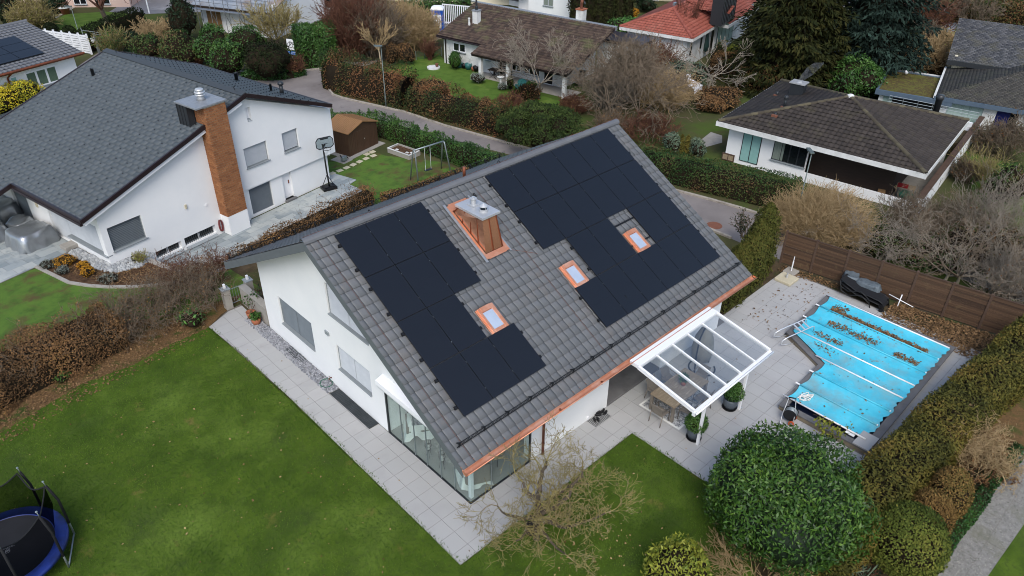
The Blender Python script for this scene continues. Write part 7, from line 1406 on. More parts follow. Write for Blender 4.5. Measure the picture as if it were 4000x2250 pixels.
# --- fences, signs, small things along the road
wf = thing('garden_fence', 'white horizontal slat fence along the top left garden', 'fence', (0, 0, GB)); _a, _b = PP([(11, 1150, 455), (11, 490, 372)], GB+1.75); pts = [(_a[0]+(_b[0]-_a[0])*i/6, _a[1]+(_b[1]-_a[1])*i/6) for i in range(7)]
for i, (a, b) in enumerate(zip(pts, pts[1:])):
    mb = MB(); [mb.bar((*a, .14+.2*j), (*b, .14+.2*j), .05, .15) for j in range(8)]; mb.build('slat_panel', 'label_white', wf); mb = MB(); mb.box(a[0]-.07, a[0]+.07, a[1]-.07, a[1]+.07, 0, 1.75); mb.build('post', 'label_white', wf)
t = thing('portable_toilet', 'blue portable toilet cabin with a white roof and door sign', 'portable toilet', tuple(P(13, 215, 430, GB)), math.radians(-45)); mb = MB(); mb.box(-.55, .55, -.55, .55, .1, 2.15); mb.build('cabin', 'toilet_blue', t, bevel=.03); mb = MB(); mb.box(-.6, .6, -.6, .6, 0, .1); mb.build('base', 'black', t); mb = MB(); mb.add([(x*s, y*s, z) for s, z in ((.6, 2.15), (.6, 2.25), (.35, 2.42)) for x, y in ((-1, -1), (1, -1), (1, 1), (-1, 1))], [(i*4+j, i*4+(j+1) % 4, (i+1)*4+(j+1) % 4, (i+1)*4+j) for i in range(2) for j in range(4)]+[(8, 9, 10, 11)]); mb.build('roof', 'label_white', t)
dr = MB(); dr.box(-.45, .45, -.575, -.55, .2, 2.05); d = dr.build('door', 'toilet_blue', t); mb = MB(); mb.box(-.36, .36, -.585, -.576, .55, 1.75); sg = mb.build('door_sign', 'label_white', d)
for i, tx in enumerate(('TOI', 'TOI')): o = link('lettering', text_mesh(tx, .36), 'ink', d); o.location = (0, -.589, 1.35-i*.36); o.rotation_euler = (PI/2, 0, 0)
t = thing('fence_panel', 'white vertical bar fence panel standing behind the portable toilet', 'fence', tuple(P(13, 300, 330, GB)), math.radians(-62)); mb = MB(); mb.box(-.2, 3.0, -.03, .03, 1.9, 1.98); mb.box(-.2, 3.0, -.03, .03, .2, .28); mb.build('rail', 'label_white', t); mb = MB(); [mb.box(-.2+.2*i, -.12+.2*i, -.05, -.03, .1, 2.0) for i in range(17)]; mb.build('bars', 'label_white', t)
sp = P(12, 1525, 800, GB); t = thing('road_sign', 'white board with a struck-out P above a small blue street name plate', 'road sign', tuple(sp), math.radians(-62)); mb = MB(); mb.tube([(0, 0, 0), (0, 0, 1.75)], .03, 8); mb.build('post', 'galv', t); mb = MB(); mb.box(-.34, .34, -.04, -.02, .85, 1.75); b = mb.build('board', 'label_white', t); o = link('lettering', text_mesh('P', .46), 'ink', b); o.location = (0, -.045, 1.3); o.rotation_euler = (PI/2, 0, 0); mb = MB(); mb.tube(arc((0, -.045, 1.28), .25, 0, 2*PI, 24), .022, 5); mb.bar((-.18, -.05, 1.1), (.18, -.05, 1.46), .045, .01, (0, 1, 0)); mb.build('prohibition_ring', 'ink', b); mb = MB(); mb.box(-.5, .5, -.04, -.02, .45, .72); n_ = mb.build('name_plate', 'sign_blue', t); mb = MB(); mb.box(-.47, .47, -.046, -.041, .64, .66); mb.box(-.47, .47, -.046, -.041, .5, .52); mb.build('plate_border', 'label_white', n_)
o = link('lettering', text_mesh('Im Langacker', .13), 'label_white', n_); o.location = (0, -.05, .58); o.rotation_euler = (PI/2, 0, 0); bpy.data.objects.remove(o)
t = thing('gate_post', 'grey steel gate posts with an open barrier arm at the driveway entrance', 'gate', tuple(P(11, 1335, 715, GB))); mb = MB(); mb.box(-.1, .1, -.1, .1, 0, 1.7); mb.build('post', 'galv', t); mb = MB(); mb.tube([(-.6, .5, 0), (-.75, .55, 2.2)], .04, 6); mb.build('side_post', 'galv', t); mb = MB(); mb.bar((-.75, .55, 2.0), (1.0, -.6, 1.6), .04, .05); mb.bar((0, 0, 1.6), (1.0, -.6, 1.6), .04, .05); mb.build('barrier_arm', 'galv', t); mb = MB(); mb.box(-.35, -.1, -.1, .1, 1.0, 1.35); mb.build('letter_box', 'label_white', t)
def mesh_fence(label, pts, z0, h, step=2.6):
    t = thing('wire_fence', label, 'fence', (pts[0][0], pts[0][1], z0)); o = Vector((pts[0][0], pts[0][1], 0)); mb = MB(); W_ = MB()
    for a, b in zip(pts, pts[1:]):
        a = Vector((*a, 0))-o; b = Vector((*b, 0))-o; n = max(1, round((b-a).length/step))
        for i in range(n+1): p = a+(b-a)*i/n; m_ = MB(); m_.tube([p, p+Vector((0, 0, h+.08))], .03, 6); m_.build('post', 'galv', t)
        for j in range(7): mb.tube([a+Vector((0, 0, .05+j*(h-.05)/6)), b+Vector((0, 0, .05+j*(h-.05)/6))], .006, 3)
        k = int((b-a).length/.15)
        for i in range(k): p = a+(b-a)*i/k; mb.tube([p, p+Vector((0, 0, h))], .004, 3)
    mb.build('wire_mesh', 'green_plastic', t); return t
mesh_fence('green wire mesh fence with steel posts below the laurel bank', PP([(11, 1500, 690), (11, 1800, 745), (11, 2200, 800), (12, 60, 830)], GB), GB, 1.3)
mesh_fence('short wire fence with steel posts in front of the dark yew by the road bend', PP([(12, 890, 960), (12, 1050, 975), (12, 1250, 975)], GB), GB, .9, 1.8)
mesh_fence('dark wire fence along the left edge of the low house lawn', PP([(2, 590, 425), (2, 650, 415), (2, 770, 395)], GB), GB, .7, 1.6)
t = thing('covered_table', 'white covered garden table with a draped sheet among brown shrubs', 'table', tuple(P(14, 1010, 1330, GB)), .2); mb = MB(); mb.add([(-.8, -.55, 1.1), (.8, -.55, 1.0), (.9, .6, 1.3), (-.7, .6, 1.4), (-.8, -.6, .75), (.8, -.6, .65)], [(0, 1, 2, 3), (4, 5, 1, 0)]); mb.build('sheet', 'label_white', t); mb = MB(); [mb.box(x-.03, x+.03, y-.03, y+.03, 0, 1.05) for x in (-.7, .75) for y in (-.45, .5)]; mb.pieces('leg', 'dark_wood', t); mb = MB(); mb.obox((.5, .75, 1.35), (.55, 0, .05), (0, .2, 0), (0, 0, .12)); mb.build('roll', 'label_white', t, bevel=.05)
# chimney smoke
sm = bpy.data.materials.new('smoke'); sm.use_nodes = True; nt = sm.node_tree; nt.nodes.remove(nt.nodes['Principled BSDF']); pv = nt.nodes.new('ShaderNodeVolumeScatter'); pv.inputs['Color'].default_value = (.85, .87, .9, 1); tn = nt.nodes.new('ShaderNodeTexNoise'); tn.inputs['Scale'].default_value = 2.6; tn.inputs['Detail'].default_value = 4; tcn = nt.nodes.new('ShaderNodeTexCoord'); nt.links.new(tcn.outputs['Object'], tn.inputs['Vector']); mr = nt.nodes.new('ShaderNodeMapRange'); mr.inputs[1].default_value = .5; mr.inputs[2].default_value = .68; mr.inputs[4].default_value = .07; nt.links.new(tn.outputs['Fac'], mr.inputs[0]); nt.links.new(mr.outputs[0], pv.inputs['Density']); nt.links.new(pv.outputs[0], nt.nodes['Material Output'].inputs['Volume']); MATS['smoke'] = sm
mb = MB(); mb.tube([(0, 0, 0), (.15, -.1, .25), (.6, -.25, .6), (1.0, -.4, .85), (1.5, -.6, 1.0)], [.08, .2, .3, .26, .05], 10); o = mb.build('smoke_plume', 'smoke', None, True); o.location = tuple(CHM); tag(o, 'thin wisp of pale smoke drifting from the bungalow chimney', 'smoke', None, 'stuff')
# ================================================================== vegetation
def ht(c, k, x, y):
    d = ray(k, x, y); b = np.array([c[0]-CAM[0], c[1]-CAM[1]]); t = (b@d[:2])/(d[:2]@d[:2]); return float(CAM[2]+t*d[2]-c[2])
def BP(k, xl, xr, yt, yb, z=GB, f=.75):
    """where a plant stands and how big it is, from its extent in the survey view"""
    s = .55205 if k < 10 else .291149; xc = (xl+xr)/2; q = P(k, xc, yb, z); dist = np.linalg.norm(q-CAM); R = (xr-xl)/2*s/FPX*dist; v = q[:2]-CAM[:2]; v /= np.linalg.norm(v)
    c = np.array([q[0]+v[0]*R*f, q[1]+v[1]*R*f, z]); H = max(.3, ht((c[0]+v[0]*R*.25, c[1]+v[1]*R*.25, z), k, xc, yt)); return c, R, H
BPc = BP
def BP(k, xl, xr, yt, yb, z=GB, f=0):
    s = .55205 if k < 10 else .291149; xc, yc = (xl+xr)/2, (yt+yb)/2; H = 1.0
    for _ in range(4):
        q = P(k, xc, yc, z+H/2); dv_ = q-CAM; dist = np.linalg.norm(dv_); R = (xr-xl)/2*s/FPX*dist; b = (yb-yt)/2*s/FPX*dist; sp = -dv_[2]/dist; H = 2*math.sqrt(max((b*b-R*R*sp*sp)/(1-sp*sp), (.3*R)**2))
    return np.array([q[0], q[1], z]), R, H
def lobes(c, R, H, n=5, sp=.5):
    E = [(c[0], c[1], c[2]+H*.5, R*.8, R*.8, H*.5)]
    for i in range(n):
        a = 2*PI*i/n+rng.random(); r = R*rng.uniform(.42, .58); E.append((c[0]+math.cos(a)*R*sp, c[1]+math.sin(a)*R*sp, c[2]+H*rng.uniform(.35, .68), r, r, H*rng.uniform(.26, .36)))
    return E
def LB(label, k, xl, xr, yt, yb, m, n, L, W=None, z=GB, cat='shrub', nm='bush', nl=5, group=None, lump=.16, depth=.25, spread=.7, up=.2, clump=.7, f=.75, core='twig_dark', hf=1.0, rf=1.0):
    c, R, H = BP(k, xl, xr, yt, yb, z, f); R *= rf; H *= hf; return bush(nm, label, cat, lobes(c, R, H, nl), n, L, W or L*.5, m, core, lump, depth, spread, up, z, group, clump)
def TB(label, k, xl, xr, yt, yb, m, stems, lev, z=GB, cat='shrub', nm='bare_shrub', group=None, r=.03, kids=2, ang=.5, curl=.14, up=.12, leaves=None, f=.6, rmin=.009, br=.35, flare=.9, hf=1.0, rf=1.0):
    c, R, H = BP(k, xl, xr, yt, yb, z, f); return twig_bush(nm, label, cat, c, R*rf*.85, H*.9*hf, stems, lev, m, r, kids, ang, curl, up, group, R*br, leaves, rmin, flare)
def twig_row(name, label, cat, pts, w, H, stems, lev, m, z0, r=.016, leaves=None, rmin=.005, kids=2, ang=.6, curl=.16, group=None, lean=.35):
    at, Lt = path_frame(pts); S = []; base = np.array([*np.mean(pts, axis=0), z0])
    for i in range(stems):
        p, d = at(np.array([rng.random()*Lt])); s = np.array([d[0][1], -d[0][0]]); o = rng.uniform(-.5, .5); b = np.array([*(p[0]+s*o*w*.7), z0])-base
        grow(S, b, np.array([s[0]*o*lean*2+rng.normal(0, .25), s[1]*o*lean*2+rng.normal(0, .25), 1.]), H*rng.uniform(.38, .6), r*rng.uniform(.6, 1.2), lev, kids, ang, curl, .1, .62, 3, rmin)
    V, F, T = tubes(S); parts = [(V, F, T, 0)]; mats = [m]
    if leaves:
        n, L, W, lm = leaves; k = rng.integers(0, len(S), n); A = np.array([s[0] for s in S])[k]; B = np.array([s[1] for s in S])[k]; v, ff, t = leaf_quads(A+(B-A)*rng.random((n, 1)), unit(rng.normal(size=(n, 3))+[0, 0, .6]), L, W, .6); parts.append((v, ff, t, 1)); mats.append(lm)
    V, F, T, M = merge(parts); V[:, 2] = np.maximum(V[:, 2], -.03); o = mesh_np(name, V, F, mats, None, T, midx=M); o.location = base; return tag(o, label, cat, group)
# ---------------- the garden of the main house
hedge('beech_hedge', 'leafy brown beech hedge at the left edge of the lawn', 'hedge', [(-14, 15.2), (-11, 15.5), (-9, 15.75), (-7, 16.0), (-4.9, 16.2)], 2.5, 1.5, 0, 42000, .075, .042, 'leaf_beech', lump=.2, depth=.3, hvar=.16, clump=1.0, pw=.6)
twig_row('bare_shrub', 'thin bare shoots standing up out of the brown beech hedge', 'shrub', [(-12, 15.5), (-8, 15.9), (-4.9, 16.2)], 2.2, 1.9, 80, 2, 'twig', 0, leaves=(2500, .08, .045, 'leaf_beech'))
twig_row('bare_hedge', 'bare tangled grey-brown hedge between beech hedge and garden gate', 'hedge', [(-5.2, 16.3), (-3.6, 16.5), (-2.2, 16.3), (-.6, 15.9)], 2.5, 1.75, 150, 3, 'twig', 0, leaves=(1800, .08, .045, 'leaf_beech'), curl=.22, r=.02)
twig_row('bare_hedge', 'bare thorny bushes between the mulched bed and the house corner', 'hedge', [(-2.6, 17.9), (-1.0, 17.7), (.3, 17.3)], 1.6, 1.5, 70, 3, 'twig_red', 0, leaves=(600, .07, .04, 'leaf_beech'), curl=.22)
LB('small glossy laurel seedling with big green leaves in front of the bare hedge', 4, 1255, 1455, 915, 1050, 'leaf_bright', 260, .2, .075, 0, nl=3, core='twig_dark', lump=.3, depth=.6, nm='laurel_bush')
LB('orange heather cushion nearest the grey terrace corner', 4, 385, 530, 545, 620, 'heath_orange', 1300, .06, .03, 0, nm='heather', group='orange heathers in the mulched bed', f=.9); LB('orange heather cushion in the middle of the mulched bed', 4, 545, 620, 580, 630, 'heath_orange', 700, .06, .03, 0, nm='heather', group='orange heathers in the mulched bed'); LB('darker orange heather cushion nearest the lawn kerb', 4, 575, 660, 615, 690, 'heath_orange', 900, .06, .03, 0, nm='heather', group='orange heathers in the mulched bed')
for a, lab in (((290, 400, 575, 630), 'dark grey-green lavender at the terrace end of the bed'), ((405, 475, 625, 675), 'grey lavender tuft between orange heathers and kerb'), ((700, 830, 670, 735), 'flat grey lavender in the middle of the bed')): LB(lab, 4, *a, 'lavender', 500, .12, .02, 0, nm='lavender', up=1.5)
TB('pale bare shrub beside the low wall at the house corner', 4, 935, 1050, 500, 600, 'twig_moss', 26, 2, 0, r=.012, rmin=.005, leaves=(500, .05, .03, 'leaf_yellow'))
LB('dark evergreen seedling at the foot of the beech hedge', 4, 380, 480, 1370, 1440, 'leaf_green', 250, .14, .06, 0, nl=3, lump=.3, nm='laurel_bush')
hedge('beech_hedge', 'low rusty brown beech hedge behind the grey roof along the sunken patio', 'hedge', [(1.6, 18.9), (4.2, 19.7), (7.5, 20.25), (10.4, 20.7)], 1.0, .95, GB+.1, 7000, .09, .05, 'leaf_beech', lump=.25, hvar=.2, clump=.9)
twig_row('bare_shrub', 'thin upright bare shoots rising from the low beech hedge at the patio', 'shrub', [(1.6, 18.9), (4.2, 19.7), (7.5, 20.25), (10.4, 20.7)], .8, 1.7, 60, 1, 'twig', GB+.1, leaves=(700, .07, .04, 'leaf_beech'))
hedge('beech_hedge', 'low rusty beech hedge below the swing frame at the roof edge', 'hedge', [(11.0, 20.1), (13, 19.9), (16.9, 19.6)], 1.0, .6, GB, 4000, .09, .05, 'leaf_beech', lump=.25, hvar=.2, clump=.9)
# dark laurel hedge with spiky tops along the lower lawn
_pts = [(14.2, 32.2), (15.4, 30.8), (16.75, 29.2), (17.15, 27.3), (17.5, 24.8), (18.0, 21.3), (18.4, 18.6)]
pos, nrm = hedge_pts(_pts, 1.15, 1.25, GB, 15000, .16, .2, .5, 2.4, .1); at, Lt = path_frame(_pts); sv = []
for i in range(26): p, d = at(np.array([rng.random()*Lt])); k = 90; z = rng.random(k); sv.append(np.stack([p[0][0]+rng.normal(0, .16, k)*(1.1-z), p[0][1]+rng.normal(0, .16, k)*(1.1-z), GB+.95+z*rng.uniform(.5, .8)], 1))
sv = np.concatenate(sv); v2 = leaf_quads(sv, unit(rng.normal(size=(len(sv), 3))+[0, 0, .5]), .12, .05, .5, 1.0)
hedge('laurel_hedge', 'dark green cherry laurel hedge with spiky tops beside the road', 'hedge', _pts, 1.15, 1.25, GB, 15000, .12, .05, 'leaf_mixgreen' if False else 'leaf_green', lump=.18, hvar=.12, clump=.8, up=.5, extra=(*v2, 0))
# mixed hedge along the inner side of the road
hedge('road_hedge', 'tall rusty brown beech hedge where the road bends, left of the street lamp', 'hedge', [(19.95, 39.6), (20.1, 38.2), (20.6, 36.0), (21.3, 33.4), (21.7, 31.9)], 2.3, 2.6, GB, 12000, .13, .07, 'leaf_mix', lump=.2, depth=.25, hvar=.12, clump=1.25, pw=.55)
hedge('road_hedge', 'lower green and brown hedge along the road right of the street lamp', 'hedge', [(21.65, 31.2), (22.2, 28.6), (22.7, 25.9), (23.2, 23.2)], 2.0, 1.9, GB, 10000, .13, .07, 'leaf_mix', lump=.28, depth=.25, hvar=.24, clump=1.3, pw=.6, lf=1.1)
hedge('road_hedge', 'loose green end of the road hedge behind the mountain pine', 'hedge', [(23.3, 22.4), (23.8, 20), (24.5, 16.8), (25, 14.2)], 1.9, 1.8, GB, 7500, .13, .07, 'leaf_mixgreen', lump=.3, depth=.3, hvar=.26, clump=1.2, pw=.6)
for a, lab in (((1010, 1150, 690, 900), 'rusty brown beech bush in the gap of the road hedge near the pine'), ((580, 830, 545, 760), 'big rusty beech bush in the road hedge right of the street lamp'), ((900, 1010, 670, 800), 'small thin beech bush at the lawn edge behind the road hedge')): LB(lab, 2, *a, 'leaf_beech', 2600, .12, .065, nm='beech_bush', nl=6, lump=.3)
hedge('ground_cover', 'low ivy and litter at the foot of the road hedge', 'ground cover', [(19.3, 37), (19.9, 34.6), (20.9, 31), (21.5, 27), (22.6, 21.4)], .7, .25, GB, 2500, .1, .06, 'leaf_mix', corek=0)
# mountain pine behind the main roof
pc, pR, pH = BP(2, 1130, 1800, 690, 1080); E = []
for i in range(34): a = rng.random()*6.28; f = rng.random()**.55; hz = (1-f*f*.62)*rng.uniform(.72, 1); E.append((pc[0]+math.cos(a)*pR*f*.85, pc[1]+math.sin(a)*pR*f*.85, GB+pH*hz*.86, .75, .75, .62))
bush('mountain_pine', 'bushy dark mountain pine with light shoot tips rising behind the grey roof ridge', 'pine', E, 26000, .17, .05, 'pine', lump=.18, depth=.4, spread=.9, up=.9, clump=.6, corek=.6)
# thuja columns between terrace and road
for i, (x, y, h, r) in enumerate(((14.9, .95, 2.0, .72), (15.8, 1.0, 2.15, .75), (16.7, 1.05, 2.35, .75), (17.6, 1.15, 2.45, .75), (18.6, 1.4, 2.65, .75), (19.45, 1.6, 3.1, .7))):
    cone_tree('thuja_column', ['lowest olive thuja column, half hidden behind the copper gutter end', 'olive thuja column second from the gutter end', 'olive thuja column in the middle of the clipped row', 'broad olive thuja column third before the wooden fence', 'olive thuja column right beside the end of the wooden fence', 'tallest brownish thuja column behind the fence corner'][i], 'thuja', (x, y, 0), h, r, 4200, .13, .05, 'thuja_green', 'clipped thuja columns beside the terrace', 3.0)
TB('thin dark-leaved shrub above the road behind the thuja columns', 6, 500, 660, 200, 420, 'twig', 14, 2, -.5, leaves=(500, .1, .05, 'leaf_dark'))
# thuja hedge right of the pool
hedge('thuja_hedge', 'long wide brownish thuja hedge along the pool at the right', 'hedge', [(5.2, -8.55), (8, -8.75), (11, -8.85), (14, -9.0), (17, -9.25), (20.9, -9.55)], 1.7, 1.72, 0, 46000, .12, .045, 'thuja', lump=.05, depth=.12, spread=.6, up=.5, clump=.9, pw=.28, hvar=.025)
# big laurel
c, R, H = BP(9, 290, 1450, 370, 1400, 0); E = lobes(c, R*.98, H*.9, 7, .42); E[0] = (c[0], c[1], H*.45, R*.86, R*.86, H*.48)
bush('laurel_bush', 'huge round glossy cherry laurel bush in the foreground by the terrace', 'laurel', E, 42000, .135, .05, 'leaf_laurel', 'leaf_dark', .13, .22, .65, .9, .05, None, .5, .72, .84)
# clipped balls by the footpath
def ball(label, a, m, n, L, W, core='twig_dark'):
    c, R, H = BP(9, *a, 0); return bush('clipped_ball', label, 'shrub', [(c[0], c[1], H*.5, R*.97, R*.97, H*.5), (c[0], c[1], H*.33, R*.9, R*.9, H*.32)], n, L, W, m, core, .05, .1, .55, .4, .02, 'clipped round shrubs by the footpath', .7)
ball('largest clipped ball, olive green, at the bottom right beside the footpath', (1470, 1950, 960, 1420), 'ball_olive', 15000, .075, .04); ball('clipped brown leafless ball touching the olive one', (1725, 2000, 860, 1190), 'ball_brown', 8500, .07, .035); ball('clipped brown leafless ball farther up the footpath bed', (1875, 2130, 700, 1040), 'ball_brown', 8500, .07, .035)
TB('curly bare hazel with twisted tan twigs beside the thuja hedge', 9, 1980, 2490, 290, 720, 'twig_tan', 60, 3, 0, r=.018, curl=.42, ang=.8, rmin=.006, leaves=(900, .07, .05, 'leaf_beech'), nm='curly_hazel', br=.5)
TB('reddish bare undergrowth below the curly hazel', 9, 2050, 2420, 560, 800, 'twig_red', 50, 2, 0, r=.014, rmin=.006, leaves=(1200, .07, .045, 'leaf_beech'), br=.8)
sheet('planting_bed', [(5.5, -9.0), (21, -9.9), (21, -13), (15.3, -12.4), (15.2, -11.1), (7.2, -11.0), (3, -9.6)], .003, 'earth'); sheet('planting_bed', [(12.5, -9.8), (19.5, -9.9), (20, -12.5), (15.6, -12.2), (14.6, -10.7)], .0065, 'litter')
hedge('ivy_strip', 'strip of dark green ivy edging the concrete footpath', 'ivy', [(6.6, -10.75), (9, -10.85), (12, -10.9), (15.2, -11.0)], .42, .2, 0, 5000, .06, .05, 'ivy', corek=0, lump=.3)
scatter_leaves('ground_ivy', [([(5.5, -9.4), (14, -9.9), (14, -10.7), (6, -10.5)], 1)], .02, 1400, .09, .06, 'leaf_dark', zj=.15)
LB('yellow-green rhododendron at the bottom edge of the lawn', 9, -140, 300, 1190, 1640, 'leaf_yellow', 5500, .13, .05, 0, nm='rhododendron', nl=7, lump=.2, depth=.4, up=.8)
c, R, H = BP(9, 230, 1050, 960, 1500, 0, .5); twig_bush('bare_shrub', 'leafless tan shrub with stout cut stems in front of the laurel', 'shrub', c-np.array([.5, .5, 0]), R*1.1, H*1.25, 44, 3, 'twig_tan', .02, 2, .45, .13, .15, None, .7, (250, .08, .04, 'leaf_beech'), .006, 1.1)
TB('small dark bare bush at the bottom edge beside the laurel', 9, 1180, 1560, 1230, 1500, 'twig_red', 40, 2, 0, r=.012, rmin=.005, leaves=(500, .07, .05, 'leaf_dark'))
LB('grey-green strappy plant at the bottom edge by the laurel', 9, 1250, 1430, 1370, 1480, 'juniper', 160, .5, .035, 0, nl=2, up=2, nm='grass_clump', core='twig_dark')
# bare tree on the lawn in front of the glass corner
tb = P(8, 1440, 1190, 0); t = thing('bare_tree', 'gnarled leafless fruit tree with mossy spreading twigs on the front lawn', 'tree', tuple(tb)); S = []; TS = []; tips = []
view = np.array([tb[0]-CAM[0], tb[1]-CAM[1], 0]); view /= np.linalg.norm(view); side = np.array([view[1], -view[0], 0])
def limb(p, pts, r0, r1, lev=3, n=5, ln=.55):
    r0 *= 1.35; r1 *= 1.5; n = max(2, n-2)
    p = np.array(p, float); prev = p; m = len(pts)
    for i, q in enumerate(pts):
        q = np.array(q, float); ra = r0+(r1-r0)*i/m; rb = r0+(r1-r0)*(i+1)/m; mid = (prev+q)/2+rng.normal(0, .04, 3); TS.append((prev, mid, ra, (ra+rb)/2)); TS.append((mid, q, (ra+rb)/2, rb)); d = q-prev; d /= np.linalg.norm(d)
        for _ in range(n): a = rng.normal(size=3); a[2] = abs(a[2])*.8+.1; a = a/np.linalg.norm(a); grow(S, prev+(q-prev)*rng.random(), d*.4+a, ln*rng.uniform(.6, 1.2), max(.012, rb*.5), lev-(rng.random() < .6), 2, .65, .24, .05, .68, 3, .0055)
        prev = q
    grow(S, prev, d, ln, r1*.8, lev, 3, .6, .22, .08, .7, 3, .0055)
def V3(s, v, z): return side*s+view*v+np.array([0, 0, z])
TS.append((V3(0, 0, -.05), V3(.02, .05, .5), .1, .085)); TS.append((V3(.02, .05, .5), V3(0, .1, 1.05), .085, .08))
limb(V3(0, .1, 1.05), [V3(-.02, .3, 1.5), V3(.03, .45, 1.9), V3(.1, .55, 2.35), V3(.2, .6, 2.7)], .075, .02, 3, 5)
limb(V3(-.01, .25, 1.4), [V3(-.3, .2, 1.75), V3(-.45, .3, 2.1)], .05, .02, 3, 5)
limb(V3(0, .08, .9), [V3(-.4, -.1, 1.0), V3(-.85, -.2, 1.25), V3(-1.15, -.1, 1.5)], .05, .014, 3, 5)
limb(V3(0, .08, .95), [V3(.5, .2, 1.2), V3(.9, .5, 1.35), V3(1.15, .8, 1.8), V3(1.25, .9, 2.2)], .06, .016, 3, 6)
limb(V3(0, .05, .8), [V3(.5, -.2, 1.0), V3(1.0, -.3, 1.05), V3(1.5, -.1, 1.1), V3(1.95, .1, 1.2)], .055, .014, 3, 8)
limb(V3(0, .05, .85), [V3(.35, .6, 1.1), V3(.9, 1.0, 1.25), V3(1.5, 1.1, 1.3)], .05, .014, 3, 7)
limb(V3(.02, .05, .6), [V3(.3, -.5, .8), V3(.6, -.9, .8), V3(.9, -1.1, .75)], .045, .012, 3, 7)
limb(V3(.02, .05, .65), [V3(-.3, -.4, .8), V3(-.6, -.7, .75)], .04, .012, 3, 5)
V, F, T = tubes(TS, 7); mesh_np('trunk', V, F, 'bark', t, T, True); V, F, T = tubes(S, 3); mesh_np('crown', V, F, 'twig_moss', t, T)
# ---------------- behind the wooden fence
TB('big tan fountain-shaped bare shrub behind the wooden fence corner', 6, 800, 1440, 20, 450, 'twig_tan', 850, 2, GB, r=.018, kids=2, ang=.45, curl=.2, up=.02, rmin=.008, br=.4, flare=1.25, nm='fountain_shrub')
for k_, (xb, yb, xl, xr, yt, lab, tw) in enumerate(((1375, 535, 1150, 1640, 110, 'bare grey tree behind the second panel of the wooden fence', 'twig_grey'), (1505, 585, 1330, 1900, 120, 'bare spreading tree behind the third panel of the wooden fence', 'twig_grey'), (1955, 745, 1700, 2230, 170, 'bare spreading tree behind the fifth panel of the wooden fence', 'twig_grey'), (2045, 770, 1900, 2480, 200, 'bare forked tree behind the last long panel of the wooden fence', 'twig'), (2420, 900, 2230, 2700, 330, 'bare shrubby tree at the right edge behind the fence end', 'twig'))):
    c = P(6, xb, yb, GB); R = (xr-xl)/2*.55205/FPX*np.linalg.norm(c-CAM); H = ht(c, 6, (xl+xr)/2, yt)*.78; bare_tree('bare_tree', lab, 'tree', c, H, R*1.05, H*.22, .1, 4, 2, .6, .2, .05, tw, 'bark_grey', None, 6, .007, multi=1, flare=1.2)
hedge('ivy_strip', 'dark ivy and leaf litter bank between wooden fence and narrow path', 'ivy', [(21.7, .3), (22.6, -2), (23.6, -5), (24.6, -9)], 2.2, .55, GB, 6000, .12, .07, 'leaf_mix', lump=.3, hvar=.3, clump=1.0)
for a, m, lab in (((1430, 1760, 350, 560), 'leaf_mixgreen', 'dark green undergrowth beyond the narrow path behind the fence'), ((1700, 2150, 420, 640), 'leaf_mixgreen', 'green leafy thicket beyond the path, right of the bare trees'), ((2050, 2536, 330, 640), 'leaf_mix', 'mixed green thicket at the right edge above the fence')): LB(lab, 6, *a, m, 3200, .16, .08, nl=7, lump=.3, depth=.4)
for a, m, lab in (((1880, 2330, 120, 480), 'twig', 'bare brown thicket beside the bungalow parapet wall'), ((2200, 2640, 60, 520), 'twig_grey', 'tall bare thicket at the right edge of the photo'), ((1560, 1960, 120, 420), 'twig', 'bare brown brushwood between path and bungalow terrace'), ((2250, 2620, 500, 860), 'twig_grey', 'bare thicket at the right edge over the thuja hedge end')): TB(lab, 6, *a, m, 60, 3, r=.022, rmin=.008, curl=.2, ang=.6, br=.6, leaves=(500, .1, .06, 'leaf_mix'))
for a, lab in (((1950, 2330, 380, 700), 'bare round shrub in front of the white house with the blue door'), ((2150, 2576, 280, 760), 'brown leafy shrub by the white pillar of the slate roofed house'), ((1700, 2010, 840, 1120), 'brown bramble heap against the white parapet wall')): TB(lab, 17, *a, 'twig', 55, 3, r=.02, rmin=.01, curl=.2, br=.6, leaves=(700, .12, .07, 'leaf_mix'))
LB('green ivy covered bush on the lawn right of the bungalow', 17, 2150, 2600, 900, 1430, 'leaf_mixgreen', 3000, .15, .08, nl=7, lump=.3, depth=.4); TB('bare young tree standing on the lawn right of the bungalow', 17, 1900, 2350, 700, 1250, 'twig_moss', 14, 3, r=.03, rmin=.01, br=.15)
LB('rust-coloured shrub beside the white pillar at the right edge', 17, 2260, 2450, 270, 400, 'leaf_beech', 900, .14, .08, nl=4)
# bungalow hedge and shrubs
hedge('road_hedge', 'clipped green-brown hedge along the road in front of the white bungalow', 'hedge', [(25.3, 13.2), (25.9, 10.6), (26.5, 8.2), (27.2, 5.8), (27.8, 4.2)], 1.9, 1.6, GB, 14000, .11, .055, 'leaf_mixgreen', lump=.1, depth=.15, hvar=.05, clump=1.1, pw=.4)
LB('blue-green dwarf conifer left of the bungalow', 3, -20, 110, 945, 1090, 'juniper', 1800, .14, .06, up=.6, nl=6, nm='dwarf_conifer'); LB('grey-green round shrub at the bungalow corner', 3, 165, 290, 990, 1115, 'juniper', 1500, .13, .06, nl=5)
for a, lab in (((86, 118, 955, 1100), 'slim dark thuja cone beside the blue-green dwarf conifer'), ((116, 168, 960, 1100), 'slim brown thuja cone nearest the bungalow corner')): c, R, H = BPc(3, *a); cone_tree('thuja_cone', lab, 'thuja', c, H, R, 900, .14, .05, 'thuja', 'slim thuja cones left of the bungalow', 1.3)
sheet('garden_patio', PP([(3, 225, 1010), (3, 320, 935), (3, 400, 960), (3, 400, 1010), (3, 290, 1040)], GB), GB+.01, 'concrete')
